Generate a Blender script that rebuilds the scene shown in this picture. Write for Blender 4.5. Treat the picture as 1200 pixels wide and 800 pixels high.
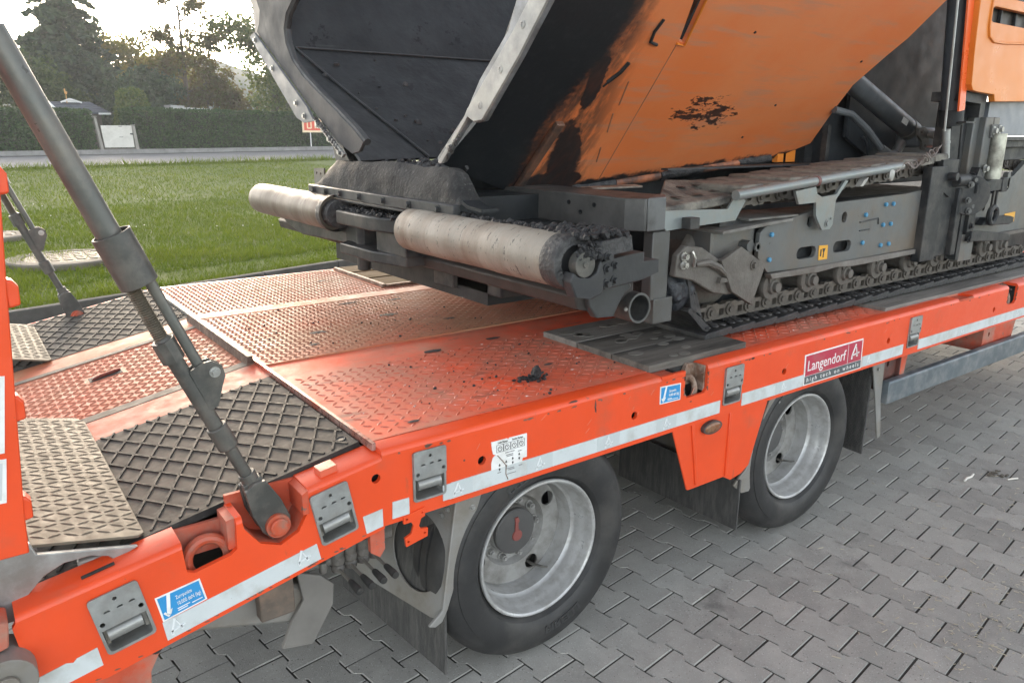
import bpy, bmesh, math, random
import numpy as np
from mathutils import Vector, Matrix, noise
from mathutils.geometry import tessellate_polygon
R = math.radians
scene = bpy.context.scene
for o in list(bpy.data.objects):
    bpy.data.objects.remove(o)
COL = scene.collection
random.seed(7)
rng = np.random.default_rng(7)

# ------------------------------------------------------------------ camera
cam_data = bpy.data.cameras.new('camera')
cam = bpy.data.objects.new('camera', cam_data)
COL.objects.link(cam)
cam_data.sensor_width = 36.0
cam_data.lens = 26.81
cam_data.clip_start = 0.05
cam_data.clip_end = 3000.0
CAM = Vector((-1.3336, -1.6137, 1.6221))
yaw, pitch, roll = 0.6367, 0.2689, 0.0046
fw = Vector((math.sin(yaw) * math.cos(pitch), math.cos(yaw) * math.cos(pitch), -math.sin(pitch)))
rt0 = Vector((math.cos(yaw), -math.sin(yaw), 0))
up0 = rt0.cross(fw)
rt = rt0 * math.cos(roll) + up0 * math.sin(roll)
up = -rt0 * math.sin(roll) + up0 * math.cos(roll)
mw = Matrix((rt, up, -fw)).transposed().to_4x4()
mw.translation = CAM
cam.matrix_world = mw
scene.camera = cam

# ------------------------------------------------------------------ world, sun, exposure
SUN_EL, SUN_AZ = R(14.0), R(12.0)          # azimuth from +Y towards +X
world = bpy.data.worlds.new('World')
scene.world = world
world.use_nodes = True
wn = world.node_tree.nodes
wl = world.node_tree.links
wn.clear()
sky = wn.new('ShaderNodeTexSky')
sky.sky_type = 'NISHITA'
sky.sun_disc = False
sky.sun_elevation = SUN_EL
sky.sun_rotation = SUN_AZ
sky.altitude = 200
sky.air_density = 0.45
sky.dust_density = 0.8
sky.ozone_density = 0.0
bg = wn.new('ShaderNodeBackground')
bg.inputs['Strength'].default_value = 0.15
wo = wn.new('ShaderNodeOutputWorld')
hs = wn.new('ShaderNodeHueSaturation')      # thin high cloud: a paler sky
hs.inputs['Saturation'].default_value = 0.55
wl.new(sky.outputs[0], hs.inputs['Color'])
tint = wn.new('ShaderNodeMix'); tint.data_type = 'RGBA'; tint.blend_type = 'MULTIPLY'; tint.inputs[0].default_value = 1.0
tint.inputs[7].default_value = (1.0, 0.935, 0.815, 1)
wl.new(hs.outputs[0], tint.inputs[6])
wl.new(tint.outputs[2], bg.inputs[0])
wl.new(bg.outputs[0], wo.inputs[0])
sun_d = bpy.data.lights.new('sun', 'SUN')
sun_d.energy = 0.5
sun_d.angle = R(12)
sun_d.color = (1.0, 0.80, 0.58)
sun = bpy.data.objects.new('sun', sun_d)
COL.objects.link(sun)
sdir = Vector((math.sin(SUN_AZ) * math.cos(SUN_EL), math.cos(SUN_AZ) * math.cos(SUN_EL), math.sin(SUN_EL)))
sun.rotation_euler = sdir.to_track_quat('Z', 'Y').to_euler()
sun.location = (5, 30, 12)
scene.view_settings.view_transform = 'Standard'
scene.view_settings.look = 'None'
scene.view_settings.exposure = 2.75
scene.view_settings.gamma = 1.0
scene.render.engine = 'CYCLES'
scene.cycles.max_bounces = 6

# ------------------------------------------------------------------ materials
MATS = {}
def M(name, col, rough=0.5, metal=0.0, var=0.15, scale=7.0, bump=0.0, bscale=80.0, dirt=None, spots=None,
      spec=0.5, stretch=None, transl=None, rvar=0.1, coat=0.0, streak=None):
    """dirt / spots = (colour, coverage 0..1, scale): a soft and a hard edged second colour from noise."""
    if name in MATS:
        return MATS[name]
    m = bpy.data.materials.new(name)
    m.use_nodes = True
    nt = m.node_tree; N = nt.nodes; L = nt.links
    b = N['Principled BSDF']
    tc = N.new('ShaderNodeTexCoord')
    vec = tc.outputs['Object']
    if stretch:
        mp = N.new('ShaderNodeMapping'); mp.inputs['Scale'].default_value = stretch
        L.new(vec, mp.inputs['Vector']); vec = mp.outputs[0]
    def noise_n(sc, det=6, rgh=0.6):
        n = N.new('ShaderNodeTexNoise'); n.inputs['Scale'].default_value = sc
        n.inputs['Detail'].default_value = det; n.inputs['Roughness'].default_value = rgh
        L.new(vec, n.inputs['Vector']); return n
    def mix(f, a, c):
        x = N.new('ShaderNodeMix'); x.data_type = 'RGBA'
        if isinstance(f, float): x.inputs[0].default_value = f
        else: L.new(f, x.inputs[0])
        for k, s in ((6, a), (7, c)):
            if isinstance(s, tuple): x.inputs[k].default_value = (*s, 1)
            else: L.new(s, x.inputs[k])
        return x.outputs[2]
    def ramp(src, a, c):
        r = N.new('ShaderNodeMapRange'); r.inputs[1].default_value = a; r.inputs[2].default_value = c
        L.new(src, r.inputs[0]); return r.outputs[0]
    n1 = noise_n(scale)
    c = mix(ramp(n1.outputs[0], 0.3, 0.7), tuple(v * (1 - var) for v in col), tuple(min(1, v * (1 + var)) for v in col))
    rsrc = None
    if dirt:
        n2 = noise_n(dirt[2], 8, 0.65)
        t = 0.72 - 0.44 * dirt[1]
        f = ramp(n2.outputs[0], t - 0.10, t + 0.12)
        c = mix(f, c, dirt[0])
    if spots:
        n3 = noise_n(spots[2], 5, 0.7)
        t = 0.72 - 0.44 * spots[1]
        f = ramp(n3.outputs[0], t - 0.012, t + 0.012)
        c = mix(f, c, spots[0])
    if streak:
        mp2 = N.new('ShaderNodeMapping'); mp2.inputs['Scale'].default_value = streak[3]; L.new(tc.outputs['Object'], mp2.inputs['Vector'])
        n6 = N.new('ShaderNodeTexNoise'); n6.inputs['Scale'].default_value = streak[2]; n6.inputs['Detail'].default_value = 6; n6.inputs['Roughness'].default_value = 0.7
        L.new(mp2.outputs[0], n6.inputs['Vector']); t = 0.72 - 0.44 * streak[1]
        c = mix(ramp(n6.outputs[0], t - 0.03, t + 0.10), c, streak[0])
    L.new(c, b.inputs['Base Color'])
    b.inputs['Roughness'].default_value = rough
    if rvar:
        rr = N.new('ShaderNodeMapRange'); rr.inputs[1].default_value = 0.3; rr.inputs[2].default_value = 0.7
        rr.inputs[3].default_value = max(0.02, rough - rvar); rr.inputs[4].default_value = min(1, rough + rvar)
        n5 = noise_n(scale * 2.3); L.new(n5.outputs[0], rr.inputs[0]); L.new(rr.outputs[0], b.inputs['Roughness'])
    b.inputs['Metallic'].default_value = metal
    b.inputs['Specular IOR Level'].default_value = spec
    if coat: b.inputs['Coat Weight'].default_value = coat
    if bump:
        n4 = noise_n(bscale, 4)
        bp = N.new('ShaderNodeBump'); bp.inputs['Strength'].default_value = bump; bp.inputs['Distance'].default_value = 0.01
        L.new(n4.outputs[0], bp.inputs['Height']); L.new(bp.outputs[0], b.inputs['Normal'])
    if transl:
        tr = N.new('ShaderNodeBsdfTranslucent'); tr.inputs[0].default_value = (*transl[0], 1)
        ms = N.new('ShaderNodeMixShader'); ms.inputs[0].default_value = transl[1]
        out = N['Material Output']
        L.new(b.outputs[0], ms.inputs[1]); L.new(tr.outputs[0], ms.inputs[2]); L.new(ms.outputs[0], out.inputs[0])
    MATS[name] = m
    return m

DUST = (0.30, 0.26, 0.22)
orange = M('vermilion paint', (0.74, 0.072, 0.015), 0.38, streak=((0.30, 0.085, 0.05), 0.12, 1.0, (26, 26, 5)), var=0.07, scale=4, dirt=((0.44, 0.105, 0.055), 0.16, 3.0), spots=((0.30, 0.09, 0.05), 0.04, 30), bump=0.04, bscale=30)
orange_worn = M('worn vermilion paint', (0.52, 0.085, 0.04), 0.6, spec=0.25, var=0.2, scale=9, dirt=((0.33, 0.21, 0.16), 0.42, 5), spots=((0.16, 0.13, 0.11), 0.16, 26), bump=0.06, bscale=50)
deck_paint = M('deck paint', (0.80, 0.11, 0.045), 0.55, spec=0.25, var=0.16, scale=6, dirt=((0.52, 0.20, 0.13), 0.55, 2.2), spots=((0.16, 0.08, 0.06), 0.05, 34), streak=((0.24, 0.10, 0.068), 0.24, 1.0, (5, 22, 5)), bump=0.05, bscale=60)
deck_paint_far = M('dusty sky-warmed deck paint', (0.50, 0.105, 0.05), 0.55, spec=0.2, var=0.16, scale=6, dirt=((0.38, 0.19, 0.105), 0.50, 1.4), spots=((0.09, 0.07, 0.06), 0.12, 22), streak=((0.14, 0.09, 0.07), 0.16, 1.0, (4, 18, 4)), bump=0.05, bscale=60)  # tan layer: real dust plus warm sky reflection put into the colour
ridge_worn = M('worn ridge steel', (0.48, 0.33, 0.28), 0.32, 0.55, var=0.3, scale=24, dirt=((0.52, 0.10, 0.05), 0.5, 10), spots=((0.10, 0.08, 0.07), 0.1, 40))
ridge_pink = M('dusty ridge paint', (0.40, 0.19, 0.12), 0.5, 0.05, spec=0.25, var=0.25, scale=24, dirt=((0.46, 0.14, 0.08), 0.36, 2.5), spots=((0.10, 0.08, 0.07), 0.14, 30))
ridge_red = M('ridge paint', (0.62, 0.20, 0.14), 0.45, 0.1, var=0.25, scale=40, dirt=((0.52, 0.085, 0.035), 0.55, 8), spots=((0.75, 0.68, 0.62), 0.2, 50))
alu = M('aluminium tread plate', (0.165, 0.145, 0.11), 0.65, 0.0, spec=0.2, var=0.12, scale=14, dirt=((0.13, 0.108, 0.08), 0.45, 9), bump=0.05, bscale=90)
galv = M('galvanised steel', (0.36, 0.37, 0.36), 0.42, 0.5, var=0.16, scale=22, dirt=((0.25, 0.24, 0.22), 0.4, 9), bump=0.05, bscale=60)
bare_m = M('bare dusty plate edge', (0.20, 0.175, 0.145), 0.7, spec=0.15, var=0.3, scale=14)
galv_dull = M('dull zinc plate', (0.27, 0.265, 0.25), 0.55, 0.25, var=0.15, scale=12, dirt=((0.20, 0.18, 0.15), 0.5, 6), bump=0.05, bscale=60)
cyl_grey = M('grey painted steel', (0.105, 0.108, 0.098), 0.36, 0.2, var=0.15, scale=8, dirt=((0.15, 0.14, 0.12), 0.4, 12), bump=0.05, bscale=70)
cyl_dark = M('dark grey painted steel', (0.062, 0.062, 0.056), 0.45, 0.1, var=0.2, scale=14, dirt=((0.12, 0.11, 0.095), 0.4, 16), bump=0.12, bscale=60)
rubber = M('black rubber', (0.016, 0.016, 0.016), 0.7, spec=0.2, var=0.25, scale=12, dirt=((0.06, 0.057, 0.052), 0.5, 7), bump=0.08, bscale=120)
tyre_m = M('tyre rubber', (0.028, 0.028, 0.028), 0.5, spec=0.35, var=0.15, scale=9, dirt=((0.06, 0.057, 0.053), 0.35, 6), bump=0.05, bscale=150)
mat_m = M('dusty rubber mat', (0.09, 0.081, 0.07), 0.8, spec=0.22, var=0.22, scale=10, dirt=((0.135, 0.12, 0.10), 0.5, 8), spots=((0.07, 0.06, 0.055), 0.10, 18), bump=0.15, bscale=60)
rib_m = M('rubber rib', (0.03, 0.028, 0.026), 0.7, spec=0.25, var=0.3, scale=20, dirt=((0.10, 0.09, 0.075), 0.45, 24))
rim_m = M('silver wheel paint', (0.46, 0.46, 0.45), 0.36, 0.35, var=0.08, scale=10, dirt=((0.33, 0.32, 0.30), 0.40, 22), spots=((0.16, 0.13, 0.10), 0.05, 60), bump=0.03, bscale=90)
disc_m = M('dusty wheel disc', (0.30, 0.295, 0.28), 0.55, 0.2, var=0.15, scale=12, dirt=((0.16, 0.15, 0.135), 0.5, 9), bump=0.08, bscale=70)
strip_m = M('reflective tape', (0.56, 0.60, 0.60), 0.4, var=0.05, scale=14, dirt=((0.42, 0.43, 0.40), 0.33, 11), spots=((0.35, 0.33, 0.30), 0.05, 60))
white_m = M('white print', (0.80, 0.80, 0.78), 0.45, var=0.03, dirt=((0.62, 0.61, 0.57), 0.3, 20))
blue_m = M('blue sticker', (0.03, 0.26, 0.55), 0.4, var=0.06, spots=((0.40, 0.50, 0.55), 0.05, 70))
maroon = M('maroon print', (0.44, 0.032, 0.065), 0.4, var=0.06, dirt=((0.40, 0.09, 0.10), 0.35, 12))
sign_grey = M('dark grey print', (0.085, 0.10, 0.105), 0.45, var=0.06, dirt=((0.15, 0.15, 0.14), 0.3, 12))
print_black = M('black print', (0.02, 0.02, 0.02), 0.5, var=0.02)
print_grey = M('faded print', (0.22, 0.22, 0.22), 0.5, var=0.1)
lamp_m = M('amber reflector', (0.22, 0.075, 0.03), 0.25, var=0.15, dirt=((0.20, 0.12, 0.07), 0.4, 20))
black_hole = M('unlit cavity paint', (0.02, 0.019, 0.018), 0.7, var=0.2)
steel = M('bright worn steel', (0.50, 0.49, 0.46), 0.3, 0.75, var=0.15, scale=25, dirt=((0.22, 0.19, 0.16), 0.32, 14), bump=0.04)
bolt_m = M('zinc bolt', (0.38, 0.38, 0.36), 0.38, 0.6, var=0.15, scale=30)
rust_iron = M('rusty iron', (0.20, 0.12, 0.08), 0.6, 0.3, var=0.3, scale=40, dirt=((0.40, 0.33, 0.27), 0.4, 30), bump=0.2, bscale=90)
wood_grey = M('weathered board', (0.14, 0.128, 0.11), 0.7, spec=0.25, var=0.2, scale=6, stretch=(1, 9, 9), dirt=((0.03, 0.028, 0.026), 0.42, 1.3), bump=0.2, bscale=50)
wood_grey_clean = M('grey board', (0.19, 0.18, 0.16), 0.6, var=0.2, scale=6, stretch=(1, 9, 9), dirt=((0.10, 0.09, 0.08), 0.42, 2.3), bump=0.2, bscale=50)
wood_tan = M('tan board', (0.17, 0.12, 0.066), 0.85, spec=0.08, var=0.22, scale=6, stretch=(1, 9, 9), dirt=((0.10, 0.07, 0.045), 0.4, 3), bump=0.2, bscale=50)
guard_m = M('grey blue rail paint', (0.12, 0.145, 0.16), 0.42, 0.25, var=0.12, scale=5, dirt=((0.24, 0.25, 0.25), 0.35, 10), bump=0.05)
under = M('chassis black', (0.03, 0.028, 0.026), 0.6, var=0.25, scale=8, dirt=((0.07, 0.06, 0.05), 0.4, 6))
flap_m = M('mud flap rubber', (0.05, 0.049, 0.047), 0.6, var=0.2, scale=10, stretch=(1, 6, 1), dirt=((0.10, 0.095, 0.088), 0.42, 9), bump=0.3, bscale=60)
# paver
tar = M('tar coated steel', (0.009, 0.011, 0.0125), 0.48, spec=0.3, var=0.3, scale=5, dirt=((0.022, 0.025, 0.027), 0.5, 3), bump=0.12, bscale=40)
tar_rough = M('caked asphalt', (0.026, 0.026, 0.027), 0.55, var=0.4, scale=25, dirt=((0.07, 0.068, 0.065), 0.4, 30), bump=0.9, bscale=55)
apron_m = M('caked grey asphalt', (0.046, 0.045, 0.043), 0.7, spec=0.2, var=0.25, scale=10, dirt=((0.02, 0.02, 0.02), 0.4, 5), spots=((0.085, 0.083, 0.079), 0.2, 60), streak=((0.075, 0.073, 0.07), 0.3, 1.0, (20, 20, 3)), bump=0.6, bscale=70)
tar_grey = M('grey dusted steel', (0.05, 0.051, 0.051), 0.5, 0.05, spec=0.35, var=0.25, scale=7, dirt=((0.032, 0.033, 0.035), 0.45, 4), bump=0.12, bscale=50)
edge_light = M('worn edge steel', (0.38, 0.37, 0.335), 0.45, 0.15, var=0.15, scale=10, dirt=((0.25, 0.25, 0.24), 0.42, 8), spots=((0.12, 0.11, 0.1), 0.07, 40), bump=0.08)
edge_grey = M('grey edge steel', (0.24, 0.25, 0.26), 0.4, 0.35, var=0.15, scale=10, dirt=((0.13, 0.13, 0.13), 0.45, 8), bump=0.08)
machine_grey = M('machine grey paint', (0.105, 0.110, 0.107), 0.45, 0.05, streak=((0.085, 0.07, 0.055), 0.2, 1.0, (18, 18, 3)), var=0.10, scale=5, dirt=((0.13, 0.105, 0.08), 0.40, 4), spots=((0.06, 0.055, 0.05), 0.06, 40), bump=0.05)
machine_dark = M('machine dark paint', (0.020, 0.022, 0.024), 0.48, spec=0.3, var=0.2, scale=8, dirt=((0.07, 0.066, 0.06), 0.38, 8), bump=0.08)
zinc_light = M('light zinc sheet', (0.22, 0.245, 0.242), 0.4, 0.35, var=0.08, scale=10, dirt=((0.24, 0.23, 0.21), 0.4, 12), bump=0.03)
track_dust = M('dusty track shoe', (0.19, 0.175, 0.145), 0.7, var=0.3, scale=14, dirt=((0.05, 0.047, 0.043), 0.45, 9), bump=0.5, bscale=60)
track_black = M('black track pad', (0.024, 0.024, 0.025), 0.5, var=0.3, scale=14, dirt=((0.07, 0.066, 0.06), 0.36, 10), bump=0.4, bscale=60)
chain_m = M('dusty track chain', (0.125, 0.108, 0.088), 0.6, 0.2, var=0.3, scale=22, dirt=((0.06, 0.052, 0.045), 0.45, 18), bump=0.3, bscale=70)
bolt_blue = M('blue bolt cap', (0.06, 0.24, 0.40), 0.4, var=0.08)
yellow = M('yellow sticker', (0.72, 0.36, 0.03), 0.45, var=0.08)
hood_m = M('clean orange paint', (0.66, 0.205, 0.028), 0.35, var=0.06, scale=3, spec=0.3)
navy = M('blue grey panel', (0.016, 0.0195, 0.024), 0.5, streak=((0.045, 0.047, 0.05), 0.12, 1.0, (14, 14, 3)), spec=0.3, var=0.2, scale=4, dirt=((0.032, 0.035, 0.039), 0.4, 5), bump=0.03)
reflector = M('red orange reflector', (0.80, 0.13, 0.03), 0.3, var=0.05)
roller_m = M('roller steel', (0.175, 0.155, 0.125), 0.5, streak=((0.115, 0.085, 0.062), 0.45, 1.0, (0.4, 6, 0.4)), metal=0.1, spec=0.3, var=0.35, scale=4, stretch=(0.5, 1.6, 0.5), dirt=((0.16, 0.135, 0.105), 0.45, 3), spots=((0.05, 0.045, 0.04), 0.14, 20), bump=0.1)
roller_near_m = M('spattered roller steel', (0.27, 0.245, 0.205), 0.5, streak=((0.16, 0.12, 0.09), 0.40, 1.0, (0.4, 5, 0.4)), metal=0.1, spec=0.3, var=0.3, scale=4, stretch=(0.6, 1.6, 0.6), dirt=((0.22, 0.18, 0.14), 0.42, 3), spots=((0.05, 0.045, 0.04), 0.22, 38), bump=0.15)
hose_m = M('hydraulic hose rubber', (0.03, 0.034, 0.038), 0.4, var=0.2)
pg = M('worn grey bar', (0.092, 0.093, 0.09), 0.45, 0.2, var=0.15, scale=9, dirt=((0.08, 0.078, 0.07), 0.4, 10), bump=0.08)
crumb_m = M('asphalt lump', (0.015, 0.015, 0.016), 0.55, var=0.3, scale=60, bump=0.8, bscale=120)

hopper_in = M('scraped tarred steel', (0.009, 0.0105, 0.012), 0.5, spec=0.3, var=0.4, scale=4, dirt=((0.026, 0.029, 0.031), 0.5, 2.2), streak=((0.055, 0.056, 0.057), 0.10, 1.0, (1.2, 14, 14)), spots=((0.004, 0.004, 0.005), 0.2, 9), bump=0.35, bscale=22)

def wing_material():
    m = bpy.data.materials.new('tar stained orange paint'); m.use_nodes = True
    nt = m.node_tree; N = nt.nodes; L = nt.links; b = N['Principled BSDF']
    tc = N.new('ShaderNodeTexCoord'); sep = N.new('ShaderNodeSeparateXYZ')
    L.new(tc.outputs['Object'], sep.inputs[0])
    def math_(op, a, c=None, d=None):
        x = N.new('ShaderNodeMath'); x.operation = op
        for i, s in enumerate((a, c, d)):
            if s is None: continue
            if isinstance(s, (int, float)): x.inputs[i].default_value = s
            else: L.new(s, x.inputs[i])
        return x.outputs[0]
    def nz(sc, det=8, st=None):
        n = N.new('ShaderNodeTexNoise'); n.inputs['Scale'].default_value = sc; n.inputs['Detail'].default_value = det
        n.inputs['Roughness'].default_value = 0.65
        if st:
            mp = N.new('ShaderNodeMapping'); mp.inputs['Scale'].default_value = st; L.new(tc.outputs['Object'], mp.inputs[0]); L.new(mp.outputs[0], n.inputs[0])
        else: L.new(tc.outputs['Object'], n.inputs[0])
        return n.outputs[0]
    def step(v, a, c):
        r = N.new('ShaderNodeMapRange'); r.interpolation_type = 'SMOOTHSTEP'; r.inputs[1].default_value = a; r.inputs[2].default_value = c
        L.new(v, r.inputs[0]); return r.outputs[0]
    def mix(f, a, c):
        x = N.new('ShaderNodeMix'); x.data_type = 'RGBA'; L.new(f, x.inputs[0])
        for k, s in ((6, a), (7, c)):
            if isinstance(s, tuple): x.inputs[k].default_value = (*s, 1)
            else: L.new(s, x.inputs[k])
        return x.outputs[2]
    X, Z = sep.outputs[0], sep.outputs[2]
    base = mix(step(nz(2.5), 0.35, 0.65), (0.72, 0.185, 0.052), (0.72, 0.225, 0.08))
    base = mix(step(nz(5, st=(0.5, 1, 5)), 0.50, 0.72), base, (0.55, 0.235, 0.13))
    streak = math_('MULTIPLY', nz(9, st=(1, 1, 6)), 0.55)
    # soot at the front edge, soft above and ragged below, then smears of its own shape behind the stiffener
    def ell(cx, cz, rx, rz, sh=0.0):
        u = math_('DIVIDE', math_('SUBTRACT', math_('ADD', X, math_('MULTIPLY', math_('SUBTRACT', Z, cz), sh)), cx), rx)
        w = math_('DIVIDE', math_('SUBTRACT', Z, cz), rz)
        return math_('ADD', math_('MULTIPLY', u, u), math_('MULTIPLY', w, w))
    hi = step(Z, 1.70, 1.95)
    wob = math_('MULTIPLY', math_('SUBTRACT', nz(4, st=(1, 0.6, 1)), 0.5), 0.16)
    grain = math_('MULTIPLY', math_('SUBTRACT', nz(45), 0.5), 0.10)
    d = math_('ADD', math_('SUBTRACT', X, math_('ADD', 0.565, math_('MULTIPLY', hi, 0.06))), math_('ADD', wob, grain))
    f1 = math_('SUBTRACT', 1.0, step(d, -0.07, 0.055))
    brown = math_('MULTIPLY', math_('SUBTRACT', 1.0, step(math_('ADD', X, math_('MULTIPLY', Z, 0.42)), 1.40, 1.56)), step(nz(7, st=(3.5, 1.2, 0.7)), 0.36, 0.58))
    base = mix(math_('MULTIPLY', brown, 0.82), base, (0.075, 0.042, 0.028))
    rag = math_('MULTIPLY', math_('SUBTRACT', nz(22, st=(1, 1, 0.6)), 0.5), 1.5)
    e1 = step(math_('SUBTRACT', 1.0, math_('ADD', ell(0.715, 1.50, 0.085, 0.16, 0.50), math_('MULTIPLY', rag, 1.25))), -0.10, 0.30)
    e2 = step(math_('SUBTRACT', 1.0, math_('ADD', ell(0.610, 1.785, 0.040, 0.10, 0.30), math_('MULTIPLY', rag, 1.9))), -0.10, 0.30)
    e3 = step(math_('SUBTRACT', 1.0, math_('ADD', ell(0.73, 1.42, 0.17, 0.05), rag)), 0.0, 0.25)
    f1 = math_('MAXIMUM', f1, math_('MULTIPLY', math_('MAXIMUM', e1, math_('MAXIMUM', e2, e3)), 0.94))
    # smear in the middle of the plate
    dx = math_('DIVIDE', math_('SUBTRACT', X, 1.33), 0.22); dz = math_('DIVIDE', math_('SUBTRACT', Z, 1.70), 0.085)
    rr = math_('ADD', math_('MULTIPLY', dx, dx), math_('MULTIPLY', dz, dz))
    f2 = math_('SUBTRACT', math_('ADD', step(nz(12, st=(0.7, 1, 2.2)), 0.38, 0.66), math_('MULTIPLY', step(nz(70, st=(0.5, 1, 1.5)), 0.40, 0.60), 0.55)), math_('MULTIPLY', rr, 0.85))
    f2 = step(f2, 0.42, 0.62)
    # hinge line grime
    e = math_('SUBTRACT', math_('ADD', Z, math_('MULTIPLY', nz(12), -0.09)), math_('ADD', 1.285, math_('MULTIPLY', X, 0.085)))
    f3 = math_('SUBTRACT', 1.0, step(e, 0.0, 0.02))
    f = math_('MAXIMUM', math_('MAXIMUM', f1, math_('MULTIPLY', f2, 0.93)), f3)
    tarc = mix(step(nz(30), 0.5, 0.8), (0.009, 0.0115, 0.014), (0.026, 0.028, 0.03))
    L.new(mix(f, base, tarc), b.inputs['Base Color'])
    b.inputs['Roughness'].default_value = 0.42
    bp = N.new('ShaderNodeBump'); bp.inputs['Strength'].default_value = 0.12; bp.inputs['Distance'].default_value = 0.005
    L.new(math_('ADD', math_('MULTIPLY', f, nz(60)), math_('MULTIPLY', nz(3), 0.7)), bp.inputs['Height']); L.new(bp.outputs[0], b.inputs['Normal'])
    return m
wing_m = wing_material()

# ------------------------------------------------------------------ mesh helpers
class MB:
    def __init__(s): s.v = []; s.f = []; s.mi = []
    def add(s, vs, fs, mi=0):
        k = len(s.v); s.v += [tuple(v) for v in vs]
        s.f += [tuple(i + k for i in f) for f in fs]; s.mi += [mi] * len(fs); return s
    def mark(s): return len(s.v)
    def tf(s, k, mat):
        for i in range(k, len(s.v)): s.v[i] = tuple(mat @ Vector(s.v[i]))
        return s
    def box(s, x0, x1, y0, y1, z0, z1, mi=0):
        return s.add([(x0, y0, z0), (x1, y0, z0), (x1, y1, z0), (x0, y1, z0), (x0, y0, z1), (x1, y0, z1), (x1, y1, z1), (x0, y1, z1)],
                     [(0, 3, 2, 1), (4, 5, 6, 7), (0, 1, 5, 4), (1, 2, 6, 5), (2, 3, 7, 6), (3, 0, 4, 7)], mi)
    def bar(s, p, q, w, h, upv=(0, 0, 1), mi=0):
        p, q = Vector(p), Vector(q); d = (q - p).normalized(); u = Vector(upv)
        a = d.cross(u).normalized() * w / 2; b = a.cross(d).normalized() * h / 2
        vs = [p - a - b, p + a - b, p + a + b, p - a + b, q - a - b, q + a - b, q + a + b, q - a + b]
        return s.add(vs, [(0, 1, 2, 3), (7, 6, 5, 4), (0, 4, 5, 1), (1, 5, 6, 2), (2, 6, 7, 3), (3, 7, 4, 0)], mi)
    def prism(s, loop, axis, a, b, holes=(), mi=0):
        def P(u, w, t):
            return {'y': (u, t, w), 'x': (t, u, w), 'z': (u, w, t)}[axis]
        loops = [list(loop)] + [list(h) for h in holes]
        tris = tessellate_polygon([[Vector((u, w, 0)) for u, w in l] for l in loops])
        flat = [p for l in loops for p in l]; n = len(flat)
        vs = [P(u, w, a) for u, w in flat] + [P(u, w, b) for u, w in flat]
        fs = [tuple(t) for t in tris] + [tuple(i + n for i in reversed(t)) for t in tris]
        k = 0
        for l in loops:
            m = len(l)
            for i in range(m):
                j = (i + 1) % m; fs.append((k + i, k + j, k + j + n, k + i + n))
            k += m
        return s.add(vs, fs, mi)
    def tube(s, p, q, r0, r1=None, n=14, cap=True, mi=0, inner=None):
        p, q = Vector(p), Vector(q); r1 = r0 if r1 is None else r1
        d = (q - p).normalized(); a = d.orthogonal().normalized(); b = d.cross(a)
        C = [(math.cos(2 * math.pi * i / n), math.sin(2 * math.pi * i / n)) for i in range(n)]
        vs = [p + (a * c + b * e) * r0 for c, e in C] + [q + (a * c + b * e) * r1 for c, e in C]
        fs = [(i, (i + 1) % n, n + (i + 1) % n, n + i) for i in range(n)]
        if inner:
            vs += [p + (a * c + b * e) * inner for c, e in C] + [q + (a * c + b * e) * inner for c, e in C]
            fs += [(2 * n + (i + 1) % n, 2 * n + i, 3 * n + i, 3 * n + (i + 1) % n) for i in range(n)]
            fs += [(i, 2 * n + i, 2 * n + (i + 1) % n, (i + 1) % n) for i in range(n)]
            fs += [(n + (i + 1) % n, 3 * n + (i + 1) % n, 3 * n + i, n + i) for i in range(n)]
        elif cap: fs += [tuple(range(n - 1, -1, -1)), tuple(range(n, 2 * n))]
        return s.add(vs, fs, mi)
    def path(s, pts, r, n=8, mi=0, closed=False):
        pts = [Vector(p) for p in pts]; m = len(pts); vs = []; fs = []
        rs = r if isinstance(r, (list, tuple)) else [r] * m
        a = None
        for i, p in enumerate(pts):
            if closed: d = (pts[(i + 1) % m] - pts[i - 1]).normalized()
            else: d = (pts[min(i + 1, m - 1)] - pts[max(i - 1, 0)]).normalized()
            a = d.orthogonal().normalized() if a is None else (a - d * a.dot(d)).normalized()
            b = d.cross(a)
            vs += [p + (a * math.cos(2 * math.pi * k / n) + b * math.sin(2 * math.pi * k / n)) * rs[i] for k in range(n)]
        for i in range(m if closed else m - 1):
            for k in range(n):
                j = (i + 1) % m
                fs.append((i * n + k, i * n + (k + 1) % n, j * n + (k + 1) % n, j * n + k))
        if not closed: fs += [tuple(range(n - 1, -1, -1)), tuple(range((m - 1) * n, m * n))]
        return s.add(vs, fs, mi)
    def lathe(s, prof, c, axis=(0, 1, 0), n=48, mi=0, closed=False):
        c = Vector(c); d = Vector(axis).normalized(); a = d.orthogonal().normalized(); b = d.cross(a); m = len(prof); vs = []; fs = []
        for i in range(n):
            t = 2 * math.pi * i / n; e = a * math.cos(t) + b * math.sin(t)
            vs += [c + e * r + d * h for r, h in prof]
        for i in range(n):
            j = (i + 1) % n
            for k in range(m if closed else m - 1):
                l = (k + 1) % m
                fs.append((i * m + k, j * m + k, j * m + l, i * m + l))
        return s.add(vs, fs, mi)
    def lump(s, c, r, seed=0, sub=2, amp=0.35, mi=0, freq=1.6):
        bm = bmesh.new(); bmesh.ops.create_icosphere(bm, subdivisions=sub, radius=1)
        off = Vector((seed * 3.1, seed * 1.7, seed * 0.9))
        for v in bm.verts:
            k = 1 + amp * noise.noise(v.co * freq + off) + amp * 0.5 * noise.noise(v.co * freq * 2.7 + off)
            v.co = Vector((v.co.x * r[0], v.co.y * r[1], v.co.z * r[2])) * k + Vector(c)
        bm.verts.index_update()
        s.add([v.co for v in bm.verts], [tuple(x.index for x in f.verts) for f in bm.faces], mi); bm.free(); return s
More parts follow.
